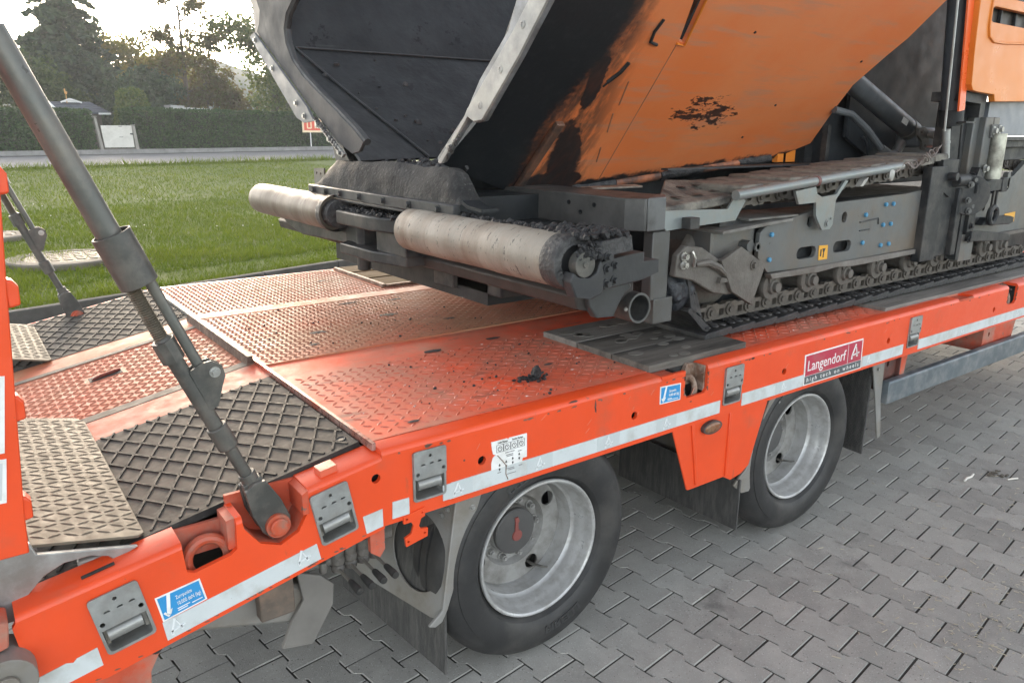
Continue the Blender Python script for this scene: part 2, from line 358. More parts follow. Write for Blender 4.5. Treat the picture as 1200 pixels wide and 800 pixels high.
    def hexbolt(s, c, d, r, h, mi=0):
        c, d = Vector(c), Vector(d).normalized()
        s.tube(c, c + d * h * 0.25, r * 1.5, n=12, mi=mi); return s.tube(c, c + d * h, r, n=6, mi=mi)
    def mesh(s, name, mats, smooth=0.6):
        me = bpy.data.meshes.new(name); me.from_pydata(s.v, [], s.f)
        for m in (mats if isinstance(mats, (list, tuple)) else [mats]): me.materials.append(m)
        if any(s.mi): me.polygons.foreach_set('material_index', s.mi)
        bm = bmesh.new(); bm.from_mesh(me); bmesh.ops.recalc_face_normals(bm, faces=bm.faces); bm.to_mesh(me); bm.free()
        me.polygons.foreach_set('use_smooth', [True] * len(me.polygons)); me.set_sharp_from_angle(angle=smooth)
        return me

def props(o, label=None, cat=None, group=None, kind=None):
    for k, v in (('label', label), ('category', cat), ('group', group), ('kind', kind)):
        if v: o[k] = v
    return o
def link(o, parent=None, loc=(0, 0, 0), rot=(0, 0, 0)):
    COL.objects.link(o); o.location = loc; o.rotation_euler = rot
    if parent: o.parent = parent
    return o
def empty(name, loc=(0, 0, 0), parent=None, **kw):
    o = bpy.data.objects.new(name, None); o.empty_display_size = 0.1
    link(o, parent, loc); return props(o, **kw)
def add(mb, name, mats, parent=None, loc=(0, 0, 0), rot=(0, 0, 0), bevel=0.0, smooth=0.6, **kw):
    o = bpy.data.objects.new(name, mb.mesh(name, mats, smooth)); link(o, parent, loc, rot)
    if bevel:
        b = o.modifiers.new('bevel', 'BEVEL'); b.width = bevel; b.segments = 2; b.limit_method = 'ANGLE'; b.angle_limit = R(40); b.harden_normals = False
    return props(o, **kw)
def dup(o, loc=None, rot=None, parent='same', label=None):
    c = o.copy(); COL.objects.link(c)
    c.parent = o.parent if parent == 'same' else parent
    if loc is not None: c.location = loc
    if rot is not None: c.rotation_euler = rot
    if label: c['label'] = label
    for ch in list(o.children): dup(ch, parent=c)
    return c
def rpoly(cx, cz, r, n=14, sx=1.0, sz=1.0):
    return [(cx + r * sx * math.cos(2 * math.pi * i / n), cz + r * sz * math.sin(2 * math.pi * i / n)) for i in range(n)]
def rrect(x0, x1, z0, z1, r, n=4):
    out = []
    for cx, cz, a in ((x1 - r, z1 - r, 0), (x0 + r, z1 - r, 90), (x0 + r, z0 + r, 180), (x1 - r, z0 + r, 270)):
        out += [(cx + r * math.cos(R(a + 90 * i / n)), cz + r * math.sin(R(a + 90 * i / n))) for i in range(n + 1)]
    return out
def text_loops(body, size, bold=0.0, shear=0.0, space=1.0):
    cu = bpy.data.curves.new('lettering', 'FONT'); cu.body = body; cu.size = size; cu.offset = bold; cu.shear = shear
    cu.space_character = space; cu.resolution_u = 3; cu.fill_mode = 'BOTH'; cu.extrude = 0.0004
    o = bpy.data.objects.new('lettering', cu); COL.objects.link(o)
    bpy.context.view_layer.update()
    me = bpy.data.meshes.new_from_object(o)
    vs = [tuple(v.co) for v in me.vertices]; fs = [tuple(p.vertices) for p in me.polygons]
    bpy.data.objects.remove(o); bpy.data.curves.remove(cu); bpy.data.meshes.remove(me)
    return vs, fs
def text_on(mb, body, size, x, z, y=0.0, ang=0.0, width=None, mi=0, **kw):
    """flat lettering on a wall whose face looks towards -Y, left end of the base line at (x, z)"""
    vs, fs = text_loops(body, size, **kw)
    w = max(v[0] for v in vs) - min(v[0] for v in vs); k = (width / w) if width else 1.0
    x0 = min(v[0] for v in vs); ca, sa = math.cos(ang), math.sin(ang)
    out = []
    for a, b, c in vs:
        a = (a - x0) * k
        out.append((x + a * ca - b * sa, y - c, z + a * sa + b * ca))
    mb.add(out, fs, mi)
def quads(name, V, mats, mi=None, parent=None, smooth=False, **kw):
    n, k, _ = V.shape
    me = bpy.data.meshes.new(name)
    me.vertices.add(n * k); me.vertices.foreach_set('co', V.reshape(-1).astype(np.float32))
    me.loops.add(n * k); me.loops.foreach_set('vertex_index', np.arange(n * k, dtype=np.int32))
    me.polygons.add(n); me.polygons.foreach_set('loop_start', np.arange(0, n * k, k, dtype=np.int32)); me.polygons.foreach_set('loop_total', np.full(n, k, dtype=np.int32))
    for m in mats: me.materials.append(m)
    if mi is not None: me.polygons.foreach_set('material_index', np.asarray(mi, dtype=np.int32))
    me.update(calc_edges=True)
    o = bpy.data.objects.new(name, me); link(o, parent); return props(o, **kw)

# ================================================================== THE SETTING
ND = (-0.25, 0.968)                       # across the lawn, towards the road
UD = (0.968, 0.25)                        # along the road
def S(x, y): return ND[0] * x + ND[1] * y
def TS(s):
    pts = [(-1e4, -0.03), (6.0, -0.03), (6.2, 0.05), (6.5, 0.08), (21.5, 0.62), (28.0, 0.74), (60, 0.9), (110, 2.0), (190, 5.0), (900, 8.0)]
    for (a, za), (b, zb) in zip(pts, pts[1:]):
        if s <= b: return za + (zb - za) * max(0, (s - a) / (b - a))
    return pts[-1][1]
def US(u, s): return (UD[0] * u + ND[0] * s, UD[1] * u + ND[1] * s)

def pos_mat(name, layers, rough, bump=0.0, bscale=80, spec=0.4, tone=0.0):
    """layers: (colour A, colour B, scale, lo, hi) blended over each other, in world position"""
    m = bpy.data.materials.new(name); m.use_nodes = True
    nt = m.node_tree; N = nt.nodes; L = nt.links; b = N['Principled BSDF']
    g = N.new('ShaderNodeNewGeometry'); cur = None
    for col, sc, lo, hi in layers:
        if cur is None: cur = col; continue
        n = N.new('ShaderNodeTexNoise'); n.inputs['Scale'].default_value = sc; n.inputs['Detail'].default_value = 7; n.inputs['Roughness'].default_value = 0.65
        L.new(g.outputs['Position'], n.inputs[0])
        r = N.new('ShaderNodeMapRange'); r.inputs[1].default_value = lo; r.inputs[2].default_value = hi; L.new(n.outputs[0], r.inputs[0])
        x = N.new('ShaderNodeMix'); x.data_type = 'RGBA'; L.new(r.outputs[0], x.inputs[0])
        if isinstance(cur, tuple): x.inputs[6].default_value = (*cur, 1)
        else: L.new(cur, x.inputs[6])
        x.inputs[7].default_value = (*col, 1); cur = x.outputs[2]
    if tone:                                        # every block its own shade
        oi = N.new('ShaderNodeObjectInfo'); at = N.new('ShaderNodeAttribute'); at.attribute_name = 'tone'
        sm = N.new('ShaderNodeMath'); sm.operation = 'ADD'; L.new(oi.outputs['Random'], sm.inputs[0]); L.new(at.outputs['Fac'], sm.inputs[1])
        fr_ = N.new('ShaderNodeMath'); fr_.operation = 'FRACT'; L.new(sm.outputs[0], fr_.inputs[0])
        mr = N.new('ShaderNodeMapRange'); mr.inputs[3].default_value = 1 - tone; mr.inputs[4].default_value = 1 + tone; L.new(fr_.outputs[0], mr.inputs[0])
        vm = N.new('ShaderNodeMix'); vm.data_type = 'RGBA'; vm.blend_type = 'MULTIPLY'; vm.inputs[0].default_value = 1.0
        L.new(cur, vm.inputs[6]); L.new(mr.outputs[0], vm.inputs[7]); cur = vm.outputs[2]
    L.new(cur, b.inputs['Base Color'])
    b.inputs['Roughness'].default_value = rough; b.inputs['Specular IOR Level'].default_value = spec
    if bump:
        n = N.new('ShaderNodeTexNoise'); n.inputs['Scale'].default_value = bscale; n.inputs['Detail'].default_value = 5
        L.new(g.outputs['Position'], n.inputs[0])
        bp = N.new('ShaderNodeBump'); bp.inputs['Strength'].default_value = bump; bp.inputs['Distance'].default_value = 0.01
        L.new(n.outputs[0], bp.inputs['Height']); L.new(bp.outputs[0], b.inputs['Normal'])
    return m
stone_m = pos_mat('concrete paving', [((0.235, 0.236, 0.228),), ((0.195, 0.198, 0.193), 1.3, 0.35, 0.65), ((0.28, 0.28, 0.27), 9, 0.45, 0.75), ((0.33, 0.33, 0.315), 260, 0.62, 0.70), ((0.11, 0.108, 0.10), 190, 0.64, 0.74)] if False else
                  [((0.375, 0.365, 0.33), 0, 0, 0), ((0.315, 0.306, 0.278), 1.3, 0.35, 0.65), ((0.415, 0.402, 0.365), 9, 0.45, 0.75), ((0.56, 0.55, 0.52), 170, 0.60, 0.66), ((0.07, 0.068, 0.064), 120, 0.62, 0.68), ((0.14, 0.135, 0.125), 2.1, 0.62, 0.78)], 0.85, 0.22, 260, 0.2, 0.11)
joint_m = pos_mat('sanded joint', [((0.026, 0.024, 0.021), 0, 0, 0), ((0.07, 0.064, 0.054), 14, 0.4, 0.7), ((0.045, 0.055, 0.02), 2.2, 0.60, 0.72)], 0.9, 0.5, 120)
grass_ground = pos_mat('lawn soil', [((0.08, 0.12, 0.012), 0, 0, 0), ((0.11, 0.14, 0.018), 1.1, 0.35, 0.65), ((0.085, 0.11, 0.026), 4.5, 0.5, 0.75), ((0.16, 0.155, 0.06), 9, 0.62, 0.8)], 0.9, 0.8, 30)
road_m = pos_mat('pale asphalt', [((0.20, 0.20, 0.198), 0, 0, 0), ((0.165, 0.165, 0.163), 0.5, 0.4, 0.65), ((0.24, 0.24, 0.235), 6, 0.5, 0.8)], 0.7, 0.3, 60)
kerb_m = pos_mat('kerb concrete', [((0.26, 0.255, 0.245), 0, 0, 0), ((0.17, 0.165, 0.155), 3, 0.4, 0.7)], 0.8, 0.3, 60)
kerb_dark = pos_mat('mossy kerb concrete', [((0.085, 0.083, 0.076), 0, 0, 0), ((0.05, 0.05, 0.042), 5, 0.4, 0.7)], 0.85, 0.3, 60)  # darker concrete for the lawn kerb
gutter_m = pos_mat('damp gutter', [((0.10, 0.10, 0.098), 0, 0, 0), ((0.07, 0.07, 0.067), 2, 0.4, 0.7)], 0.8)  # strip of darker grey than the road
hill_m = pos_mat('hazed far woodland', [((0.07, 0.105, 0.09), 0, 0, 0), ((0.04, 0.065, 0.05), 0.06, 0.4, 0.6)], 0.95)  # bluish distance haze is put into the woodland colour

def strip_sheet(name, m, s_list, u0, u1, nu, dz=0.0, zf=None, **kw):
    mb = MB(); us = np.linspace(u0, u1, nu + 1); n = len(s_list)
    for u in us:
        for s in s_list:
            x, y = US(u, s); mb.v.append((x, y, (zf or TS)(s) + dz))
    for i in range(nu):
        for j in range(n - 1): mb.f.append((i * n + j, (i + 1) * n + j, (i + 1) * n + j + 1, i * n + j + 1)); mb.mi.append(0)
    return add(mb, name, m, **kw)
strip_sheet('ground', grass_ground, [-60, -25, -8, 2, 6.0, 6.2, 6.5, 9, 12, 16, 21.5, 28, 60, 110, 190], -130, 210, 40, kind='structure')
strip_sheet('road', road_m, [21.62, 24, 27.5], -120, 200, 60, dz=0.03, kind='structure')
strip_sheet('gutter', gutter_m, [27.05, 27.55], -120, 200, 60, dz=0.038, kind='structure')
kb = MB()
for u in np.arange(-60, 80, 1.0):
    a = US(u + 0.006, 27.63); b = US(u + 0.994, 27.63); z = TS(27.6)
    kb.bar((*a, z + 0.06), (*b, z + 0.06), 0.14, 0.26)
add(kb, 'road_kerb', kerb_m, kind='structure')
strip_sheet('far_pavement', kerb_m, [27.7, 28.4], -120, 200, 60, dz=0.14, kind='structure')
kb = MB()
for u in np.arange(-16, 30, 1.0):
    a = US(u + 0.005, 6.11); b = US(u + 0.995, 6.11)
    kb.bar((*a, 0.02), (*b, 0.02), 0.10, 0.20)
add(kb, 'lawn_kerb', kerb_dark, bevel=0.012, kind='structure')
hb = MB(); nx = 60
for i in range(nx + 1):
    a = R(-8 + 50 * i / nx)
    h = 4.5 + 7.0 * math.exp(-((i - 26) / 9.0) ** 2) + 1.6 * noise.noise(Vector((i * 0.3, 0, 0)))
    for r_, k in ((100, 0.0), (115, 0.6), (132, 1.0), (170, 0.8)):
        hb.v.append((r_ * math.sin(a), r_ * math.cos(a), 1 + h * k + (0.6 * noise.noise(Vector((i * 0.9, r_, 0))) if k else 0)))
for i in range(nx):
    for j in range(3): hb.f.append((i * 4 + j, (i + 1) * 4 + j, (i + 1) * 4 + j + 1, i * 4 + j + 1)); hb.mi.append(0)
add(hb, 'hill', hill_m, kind='structure', smooth=3)

# ---- interlocking concrete paving
PA = R(7.0)
pu = Vector((math.cos(PA), math.sin(PA))); pv = Vector((-math.sin(PA), math.cos(PA)))
w1, w2, Lh = 0.0755, 0.0542, 0.0906
half = [(w1, -Lh), (w1, -0.051), (w2, -0.034), (w2, 0.034), (w1, 0.051), (w1, Lh)]
outl = half + [(-a, -b) for a, b in half]
inn = [(a * 0.962, b * 0.972) for a, b in outl]
def stone_verts():
    return [(a, b, 0.0) for a, b in inn] + [(a, b, -0.0048) for a, b in outl]
sf = [tuple(range(12))] + [(i, 12 + i, 12 + (i + 1) % 12, (i + 1) % 12) for i in range(12)]
smb = MB(); smb.add(stone_verts(), sf); stone_me = smb.mesh('paving_stone', stone_m, 0.3)
pave = strip_sheet('pavement', joint_m, [-9, -4, 0, 3, 6.05], -14, 40, 30, dz=0.0, zf=lambda s: -0.0042, kind='structure')
cells = []
for i in range(-80, 140):
    for j in range(-65, 65):
        p = pu * (i * 0.1345) + pv * (j * 0.1866 + (0.0933 if i % 2 else 0.0)) + Vector((1.1415, -0.5905))
        if S(p.x, p.y) > 5.97 or p.y < -2.6: continue
        d = Vector((p.x, p.y, 0)) - CAM
        zc = d.dot(fw); X = d.dot(rt) / zc if zc > 0.1 else 9; Y = d.dot(up) / zc if zc > 0.1 else 9
        vis = abs(X) < 0.74 and abs(Y) < 0.50 and zc > 0.1
        hid = (p.y > 0.75 and p.x > -0.3) or (p.x < -0.9 and p.y > 1.2) or (p.y > 1.6)
        cells.append((0 if (vis and not hid) else 1, zc, p, j))
cells.sort(key=lambda c: (c[0], c[1]))
first = None; sv = []; sfc = []
for k, (hid, zc, p, j) in enumerate(cells):
    zo = random.uniform(-0.0012, 0.0010); ra = PA + random.uniform(-0.012, 0.012)
    if k < 300:
        if first is None:
            first = bpy.data.objects.new('paving_stone', stone_me); COL.objects.link(first); o = first
        else:
            o = first.copy(); COL.objects.link(o)
        o.parent = pave; o.location = (p.x, p.y, zo); o.rotation_euler = (random.uniform(-.006, .006), random.uniform(-.006, .006), ra)
    else:
        if p.x > 14 or p.x < -5: continue
        ca, sa = math.cos(ra), math.sin(ra); n0 = len(sv)
        sv += [(p.x + a * ca - b * sa, p.y + a * sa + b * ca, z + zo) for a, b, z in smb.v]
        sfc += [tuple(q + n0 for q in f) for f in sf]
me = bpy.data.meshes.new('paving_stones'); me.from_pydata(sv, [], sfc); me.materials.append(stone_m)
at_ = me.attributes.new('tone', 'FLOAT', 'FACE'); at_.data.foreach_set('value', np.repeat(rng.random(len(sfc) // len(sf)), len(sf)).astype(np.float32))
o = bpy.data.objects.new('paving_stones', me); link(o, pave); o['kind'] = 'stuff'

# ---- lawn: blades
def blades(n, s0, s1, u0, u1, h0, h1, w, seed):
    r = np.random.default_rng(seed)
    s = s0 + (s1 - s0) * r.random(n) ** 1.4; u = u0 + (u1 - u0) * r.random(n)
    x = UD[0] * u + ND[0] * s; y = UD[1] * u + ND[1] * s
    az = np.degrees(np.arctan2(x - CAM.x, y - CAM.y))
    k = (az > -2.5) & (az < 31); x, y, s = x[k], y[k], s[k]; n = len(x)
    z = np.interp(s, [6.2, 6.5, 21.5, 28], [0.05, 0.08, 0.62, 0.74])
    cl = np.array([noise.noise(Vector((a * 0.9, b * 0.9, 0))) + 0.6 * noise.noise(Vector((a * 3.1, b * 3.1, 5))) for a, b in zip(x, y)])
    h = (h0 + (h1 - h0) * r.random(n)) * (1 + 0.55 * cl)
    a = r.random(n) * 6.283; b = r.random(n) * 6.283; lean = h * (0.25 + 0.75 * r.random(n))
    ww = w * (0.6 + 0.8 * r.random(n))
    V = np.zeros((n, 3, 3))
    V[:, 0] = np.stack([x - np.cos(a) * ww, y - np.sin(a) * ww, z - 0.005], 1)
    V[:, 1] = np.stack([x + np.cos(a) * ww, y + np.sin(a) * ww, z - 0.005], 1)
    V[:, 2] = np.stack([x + np.cos(b) * lean, y + np.sin(b) * lean, z + h], 1)
    mi = np.clip(((cl + 0.8) * 1.2 + r.random(n) * 1.3).astype(int), 0, 3)
    return V, mi
gcol = [(0.088, 0.130, 0.012), (0.115, 0.155, 0.015), (0.148, 0.182, 0.022), (0.19, 0.200, 0.045)]
gm = [M('grass blade ' + w, c, 0.7, var=0.2, scale=1.5, rvar=0, spec=0.08, transl=((c[0] * 1.5, c[1] * 1.6, c[2] * .8), 0.3)) for w, c in zip(('dark', 'mid', 'light', 'straw'), gcol)]
A = [blades(85000, 6.18, 13, -4, 10, 0.035, 0.075, 0.0045, 1), blades(90000, 7.0, 21.4, -4, 14, 0.035, 0.07, 0.0075, 2),
     blades(5000, 6.17, 6.5, -4, 8, 0.07, 0.15, 0.004, 3), blades(3500, 21.0, 21.7, -4, 16, 0.08, 0.22, 0.012, 4)]
quads('lawn_grass', np.concatenate([a[0] for a in A]), gm, np.concatenate([a[1] for a in A]), kind='stuff')
# clover heads and daisies
r_ = np.random.default_rng(9); mbw = MB()
for i in range(40):
    s = 7 + 13 * r_.random() ** 1.5; u = -2 + 9 * r_.random(); x, y = US(u, s); z = TS(s) + 0.07
    mbw.lump((x, y, z), (0.011, 0.011, 0.009), i, 1, 0.2)
add(mbw, 'lawn_flowers', M('clover white', (0.62, 0.60, 0.50), 0.7, var=0.1), kind='stuff')

# ---- manhole covers
conc = M('worn concrete ring', (0.15, 0.132, 0.105), 0.8, var=0.2, scale=6, dirt=((0.13, 0.115, 0.09), 0.45, 4), bump=0.4, bscale=50)
iron = M('cast iron lid', (0.13, 0.108, 0.085), 0.6, 0.2, var=0.25, scale=18, dirt=((0.10, 0.085, 0.07), 0.4, 9), bump=0.3)
def manhole(x, y, r, label):
    z = TS(S(x, y)); t = empty('manhole_cover', (x, y, z), label=label, cat='manhole cover', group='manhole covers in the lawn')
    mb = MB(); mb.lathe([(r, -0.1), (r, 0.035), (r - 0.02, 0.05), (r * 0.72, 0.05), (r * 0.70, 0.02)], (0, 0, 0), (0, 0, 1), 40)
    add(mb, 'concrete_ring', conc, t)
    mb = MB(); mb.lathe([(r * 0.69, 0.0), (r * 0.69, 0.045), (0.0, 0.05)], (0, 0, 0), (0, 0, 1), 40)
    for i in range(-3, 4):
        for j in range(-3, 4):
            if (i * i + j * j) * 0.0169 < (r * 0.6) ** 2: mb.box(i * .13 - .04, i * .13 + .04, j * .13 - .04, j * .13 + .04, 0.046, 0.054)
    add(mb, 'lid', iron, t)
manhole(-0.28, 8.55, 0.62, 'round concrete rimmed manhole cover in the lawn closest to the trailer')
manhole(-0.95, 10.6, 0.5, 'manhole cover farther out in the lawn behind the thin ramp cylinder')

# ---- foliage
def leaf_mats(name, cols, tr=0.35):
    return [M(f'{name} {i}', c, 0.55, var=0.25, scale=0.8, rvar=0, spec=0.25, transl=((min(1, c[0] * 2.2), min(1, c[1] * 1.9), c[2] * 1.2), tr)) for i, c in enumerate(cols)]
bark = M('grey brown bark', (0.085, 0.066, 0.05), 0.85, var=0.3, scale=9, bump=0.6, bscale=20)
def leaves_at(P, size, r, flat=0.0, aspect=1.7):
    n = len(P); a = r.normal(size=(n, 3)); a[:, 2] *= (1 - flat); a /= np.linalg.norm(a, axis=1)[:, None] + 1e-9
    b = r.normal(size=(n, 3)); b -= a * np.sum(a * b, 1)[:, None]; b /= np.linalg.norm(b, axis=1)[:, None] + 1e-9
    L = size * (0.6 + 0.8 * r.random(n))[:, None]; W_ = L / aspect
    V = np.zeros((n, 4, 3)); V[:, 0] = P - a * L; V[:, 1] = P + b * W_; V[:, 2] = P + a * L; V[:, 3] = P - b * W_
    return V
def tree(label, x, y, height, clumps, n, size, mats, trunk_r=0.14, seed=1, name='tree', sparse=False):
    """clumps: (dx, dy, z, rx, ry, rz) leaf clouds; each gets a limb from the trunk and many small clusters"""
    z0 = TS(S(x, y)); r = np.random.default_rng(seed); t = empty(name, (x, y, z0), label=label, cat='tree', group='trees behind the hedge')
    mb = MB(); top = (0.15 * r.normal(), 0.15 * r.normal(), height * 0.93)
    pts = [(0, 0, -0.2)] + [(top[0] * f + 0.06 * r.normal(), top[1] * f + 0.06 * r.normal(), height * 0.93 * f) for f in (0.2, 0.4, 0.6, 0.8)] + [top]
    mb.path(pts, [trunk_r, trunk_r * .9, trunk_r * .75, trunk_r * .55, trunk_r * .35, trunk_r * .15], 8)
    P = []; vol = [c[3] * c[4] * c[5] for c in clumps]; tot = sum(v ** 0.75 for v in vol)
    for c, v in zip(clumps, vol):
        zb = max(0.3, c[2] - 0.45 * c[5] - 0.35 * math.hypot(c[0], c[1])); f = min(0.98, zb / (height * 0.93))
        b = (top[0] * f, top[1] * f, zb); e = (c[0], c[1], c[2])
        mid = tuple((p + q) / 2 + 0.08 * r.normal() for p, q in zip(b, e))
        mb.path([b, mid, e], [trunk_r * 0.4, trunk_r * 0.25, 0.015], 6)
        k = int(n * v ** 0.75 / tot); nc = max(5, k // 26)
        d = r.normal(size=(nc, 3)); d /= np.linalg.norm(d, axis=1)[:, None]
        cc = np.array(c[:3]) + d * (r.random(nc) ** (0.45))[:, None] * np.array(c[3:])
        for q in cc[:14]: mb.path([e, tuple((np.array(e) + q) / 2 + 0.04 * r.normal(size=3)), tuple(q)], [0.018, 0.012, 0.005], 4)
        ids = r.integers(0, nc, k); P.append(cc[ids] + r.normal(size=(k, 3)) * (0.19 if not sparse else 0.15) * min(1.3, 0.4 + v ** 0.33 * 0.5))
    add(mb, 'trunk', bark, t)
    P = np.concatenate(P); mi = np.clip((r.random(len(P)) * len(mats)).astype(int), 0, len(mats) - 1)
    quads('crown', leaves_at(P, size, r), mats, mi, t); return t
def conifer(label, x, y, height, rad, mats, n_l=26, seed=1, lean=0.35, size=0.13):
    z0 = TS(S(x, y)); r = np.random.default_rng(seed); t = empty('spruce_tree', (x, y, z0), label=label, cat='tree', group='trees behind the hedge')
    mb = MB(); mb.path([(0, 0, -0.2), (0, 0, height * .5), (0.05, 0, height)], [0.2, 0.13, 0.02], 8)
    P = []
    for i in range(n_l):
        f = i / (n_l - 1); z = height * (0.05 + 0.93 * f); rr = rad * (1 - f) ** 0.8 + 0.15
        nb = max(5, int(13 * (1 - f) + 4))
        for k in range(nb):
            a = 6.283 * k / nb + i * 1.7 + 0.5 * r.normal(); L = rr * (0.65 + 0.5 * r.random()); zz = z + 0.18 * r.normal()
            pts = [(math.cos(a) * L * q, math.sin(a) * L * q, zz + 0.12 * L * q - lean * L * q * q) for q in (0, 0.35, 0.7, 1.0)]
            mb.path(pts, [0.03, 0.02, 0.012, 0.004], 4)
            m = int(34 * L + 12); q = r.random(m) ** 0.7
            px = np.cos(a) * L * q; py = np.sin(a) * L * q; pz = zz + 0.12 * L * q - lean * L * q * q
            off = r.normal(size=(m, 3)) * np.array([0.13, 0.13, 0.07]) * (1.1 - 0.5 * q)[:, None]
            P.append(np.stack([px, py, pz], 1) + off - np.array([0, 0, 0.05]))
    add(mb, 'trunk', bark, t); P = np.concatenate(P)
    mi = np.clip((r.random(len(P)) * len(mats)).astype(int), 0, len(mats) - 1)
    quads('crown', leaves_at(P, size, r, 0.3, 2.6), mats, mi, t); return t
spruce_l = leaf_mats('spruce needles', [(0.030, 0.052, 0.034), (0.042, 0.070, 0.040), (0.055, 0.088, 0.046)], 0.2)
dark_l = leaf_mats('dark leaves', [(0.035, 0.058, 0.020), (0.05, 0.08, 0.026), (0.068, 0.10, 0.034)], 0.35)
mid_l = leaf_mats('mid leaves', [(0.05, 0.085, 0.022), (0.072, 0.11, 0.03), (0.10, 0.13, 0.036)], 0.4)
sun_l = leaf_mats('yellow green leaves', [(0.085, 0.10, 0.022), (0.12, 0.125, 0.028), (0.15, 0.135, 0.035)], 0.5)
red_l = leaf_mats('bronze leaves', [(0.07, 0.06, 0.03), (0.085, 0.078, 0.034), (0.075, 0.09, 0.03)], 0.55)
hedge_l = leaf_mats('hedge leaves', [(0.018, 0.048, 0.014), (0.028, 0.066, 0.020), (0.042, 0.086, 0.026)], 0.2)
lime_l = leaf_mats('golden topiary leaves', [(0.05, 0.085, 0.018), (0.07, 0.11, 0.022), (0.095, 0.13, 0.028)], 0.2)

conifer('tall dark spruce with drooping boughs, the tallest tree behind the hedge', 4.3, 41.0, 10.2, 3.1, spruce_l, 34, 3, size=0.19)
tree('round dark leafy tree at the picture edge beside the spruce', 2.6, 38.0, 4.2, [(0, 0, 2.6, 1.4, 1.2, 1.2), (-1.4, 0.3, 2.9, 1.3, 1, 1.2), (1.0, 0.3, 2.0, 1.0, 1, 0.9), (-0.2, 0, 1.2, 1.5, 1, 0.8)], 8840, 0.086, dark_l, 0.11, 11)
tree('yellow green leafy tree glowing in backlight behind the spruce', 6.6, 44.0, 6.2, [(-1.0, 0, 4.6, 1.5, 1.3, 1.2), (0.6, 0, 4.6, 1.3, 1.2, 0.9), (1.7, 0.3, 3.6, 1.2, 1.2, 0.8), (-0.2, 0, 3.0, 2, 1.2, 1.2), (2.6, 0, 2.9, 1.1, 1, 0.8)], 9350, 0.098, sun_l, 0.14, 5)
tree('broad dark cedar like bush with feathery boughs above the gate', 6.6, 36.5, 3.6, [(0, 0, 2.3, 1.5, 1.1, 1.0), (0.9, 0, 2.7, 0.9, 0.8, 0.6), (-0.9, 0, 2.0, 0.9, 0.8, 1.0), (0.2, 0, 1.2, 1.7, 1.1, 0.9), (0.0, 0.1, 3.1, 0.7, 0.7, 0.4)], 11900, 0.092, spruce_l, 0.12, 6)
tree('slim tall tree with sparse bronze leaves and bare leading stem', 8.4, 36.5, 8.2, [(0, 0, 7.3, 0.7, 0.7, 0.8), (-0.6, 0.1, 6.4, 0.6, 0.6, 0.4), (0.7, 0, 6.0, 0.7, 0.6, 0.6), (-0.9, 0, 4.8, 1.0, 0.8, 0.5), (1.0, 0, 4.7, 1.1, 0.8, 0.6), (0.2, 0, 3.9, 1.5, 1, 0.7), (-1.0, 0, 3.6, 0.9, 0.8, 0.5), (1.3, 0.1, 3.2, 1.0, 0.9, 0.6)], 5780, 0.086, red_l, 0.12, 7, sparse=True)
tree('low bronze leaved tree under the slim tall one', 9.6, 37.0, 3.3, [(0, 0, 2.5, 1.3, 1.0, 0.7), (-1.0, 0, 1.9, 1.1, 1, 0.8), (1.0, 0, 2.0, 0.9, 0.9, 0.7)], 5440, 0.086, red_l, 0.09, 8)
tree('spreading green tree with sunlit crown beside the hopper', 12.6, 37.0, 6.8, [(-0.6, 0, 5.2, 1.5, 1.3, 0.9), (-1.8, 0, 5.3, 1.0, 1, 0.6), (1.0, 0, 5.0, 1.7, 1.3, 1.0), (0.3, 0, 3.7, 1.9, 1.4, 1.1), (2.2, 0, 3.4, 1.7, 1.3, 1.2), (0.4, 0, 2.2, 1.8, 1.3, 1.0), (2.3, 0, 1.9, 1.9, 1.2, 1.0), (-0.2, 0, 6.0, 0.9, 0.9, 0.5)], 18700, 0.092, mid_l, 0.16, 9)
tree('green tree behind the paver hopper', 16.5, 38.0, 6.0, [(0, 0, 4.0, 2.0, 1.6, 1.5), (-1.6, 0, 3.0, 1.6, 1.2, 1.2), (1.5, 0, 3.0, 1.6, 1.2, 1.2), (0, 0, 1.8, 2.4, 1.4, 1.0)], 11050, 0.103, mid_l, 0.16, 10)
tree('sunlit yellow green tree far behind the slim tall one', 10.3, 46.0, 6.2, [(0, 0, 4.3, 1.6, 1.3, 1.1), (-1.5, 0, 3.4, 1.4, 1.2, 1.0), (1.3, 0, 3.0, 1.0, 1.2, 0.7), (-0.4, 0, 2.3, 2.0, 1.2, 0.9)], 6120, 0.098, sun_l, 0.13, 12)
# golden topiary column
tp = empty('topiary_bush', (5.45, 33.5, TS(S(5.45, 33.5))), label='clipped golden green topiary with slanting side beside the slate roof', cat='topiary')
r = np.random.default_rng(21); n = 3600; f = r.random(n); a = r.random(n) * 6.283
rad = np.where(f > 0.88, 0.55 * np.sqrt(np.clip(1 - ((f - 0.88) / 0.12) ** 2, 0, 1)), 0.52 + 0.55 * (0.88 - f))
P = np.stack([0.10 * (0.9 - f) + np.cos(a) * rad, np.sin(a) * rad * 0.8, 2.45 * f], 1) + r.normal(size=(n, 3)) * 0.03
quads('crown', leaves_at(P, 0.065, r), lime_l, np.clip((r.random(n) * 3).astype(int), 0, 2), tp)
mb = MB(); mb.path([(0, 0, -.1), (0, 0, 2.2)], 0.05, 6); add(mb, 'trunk', bark, tp)

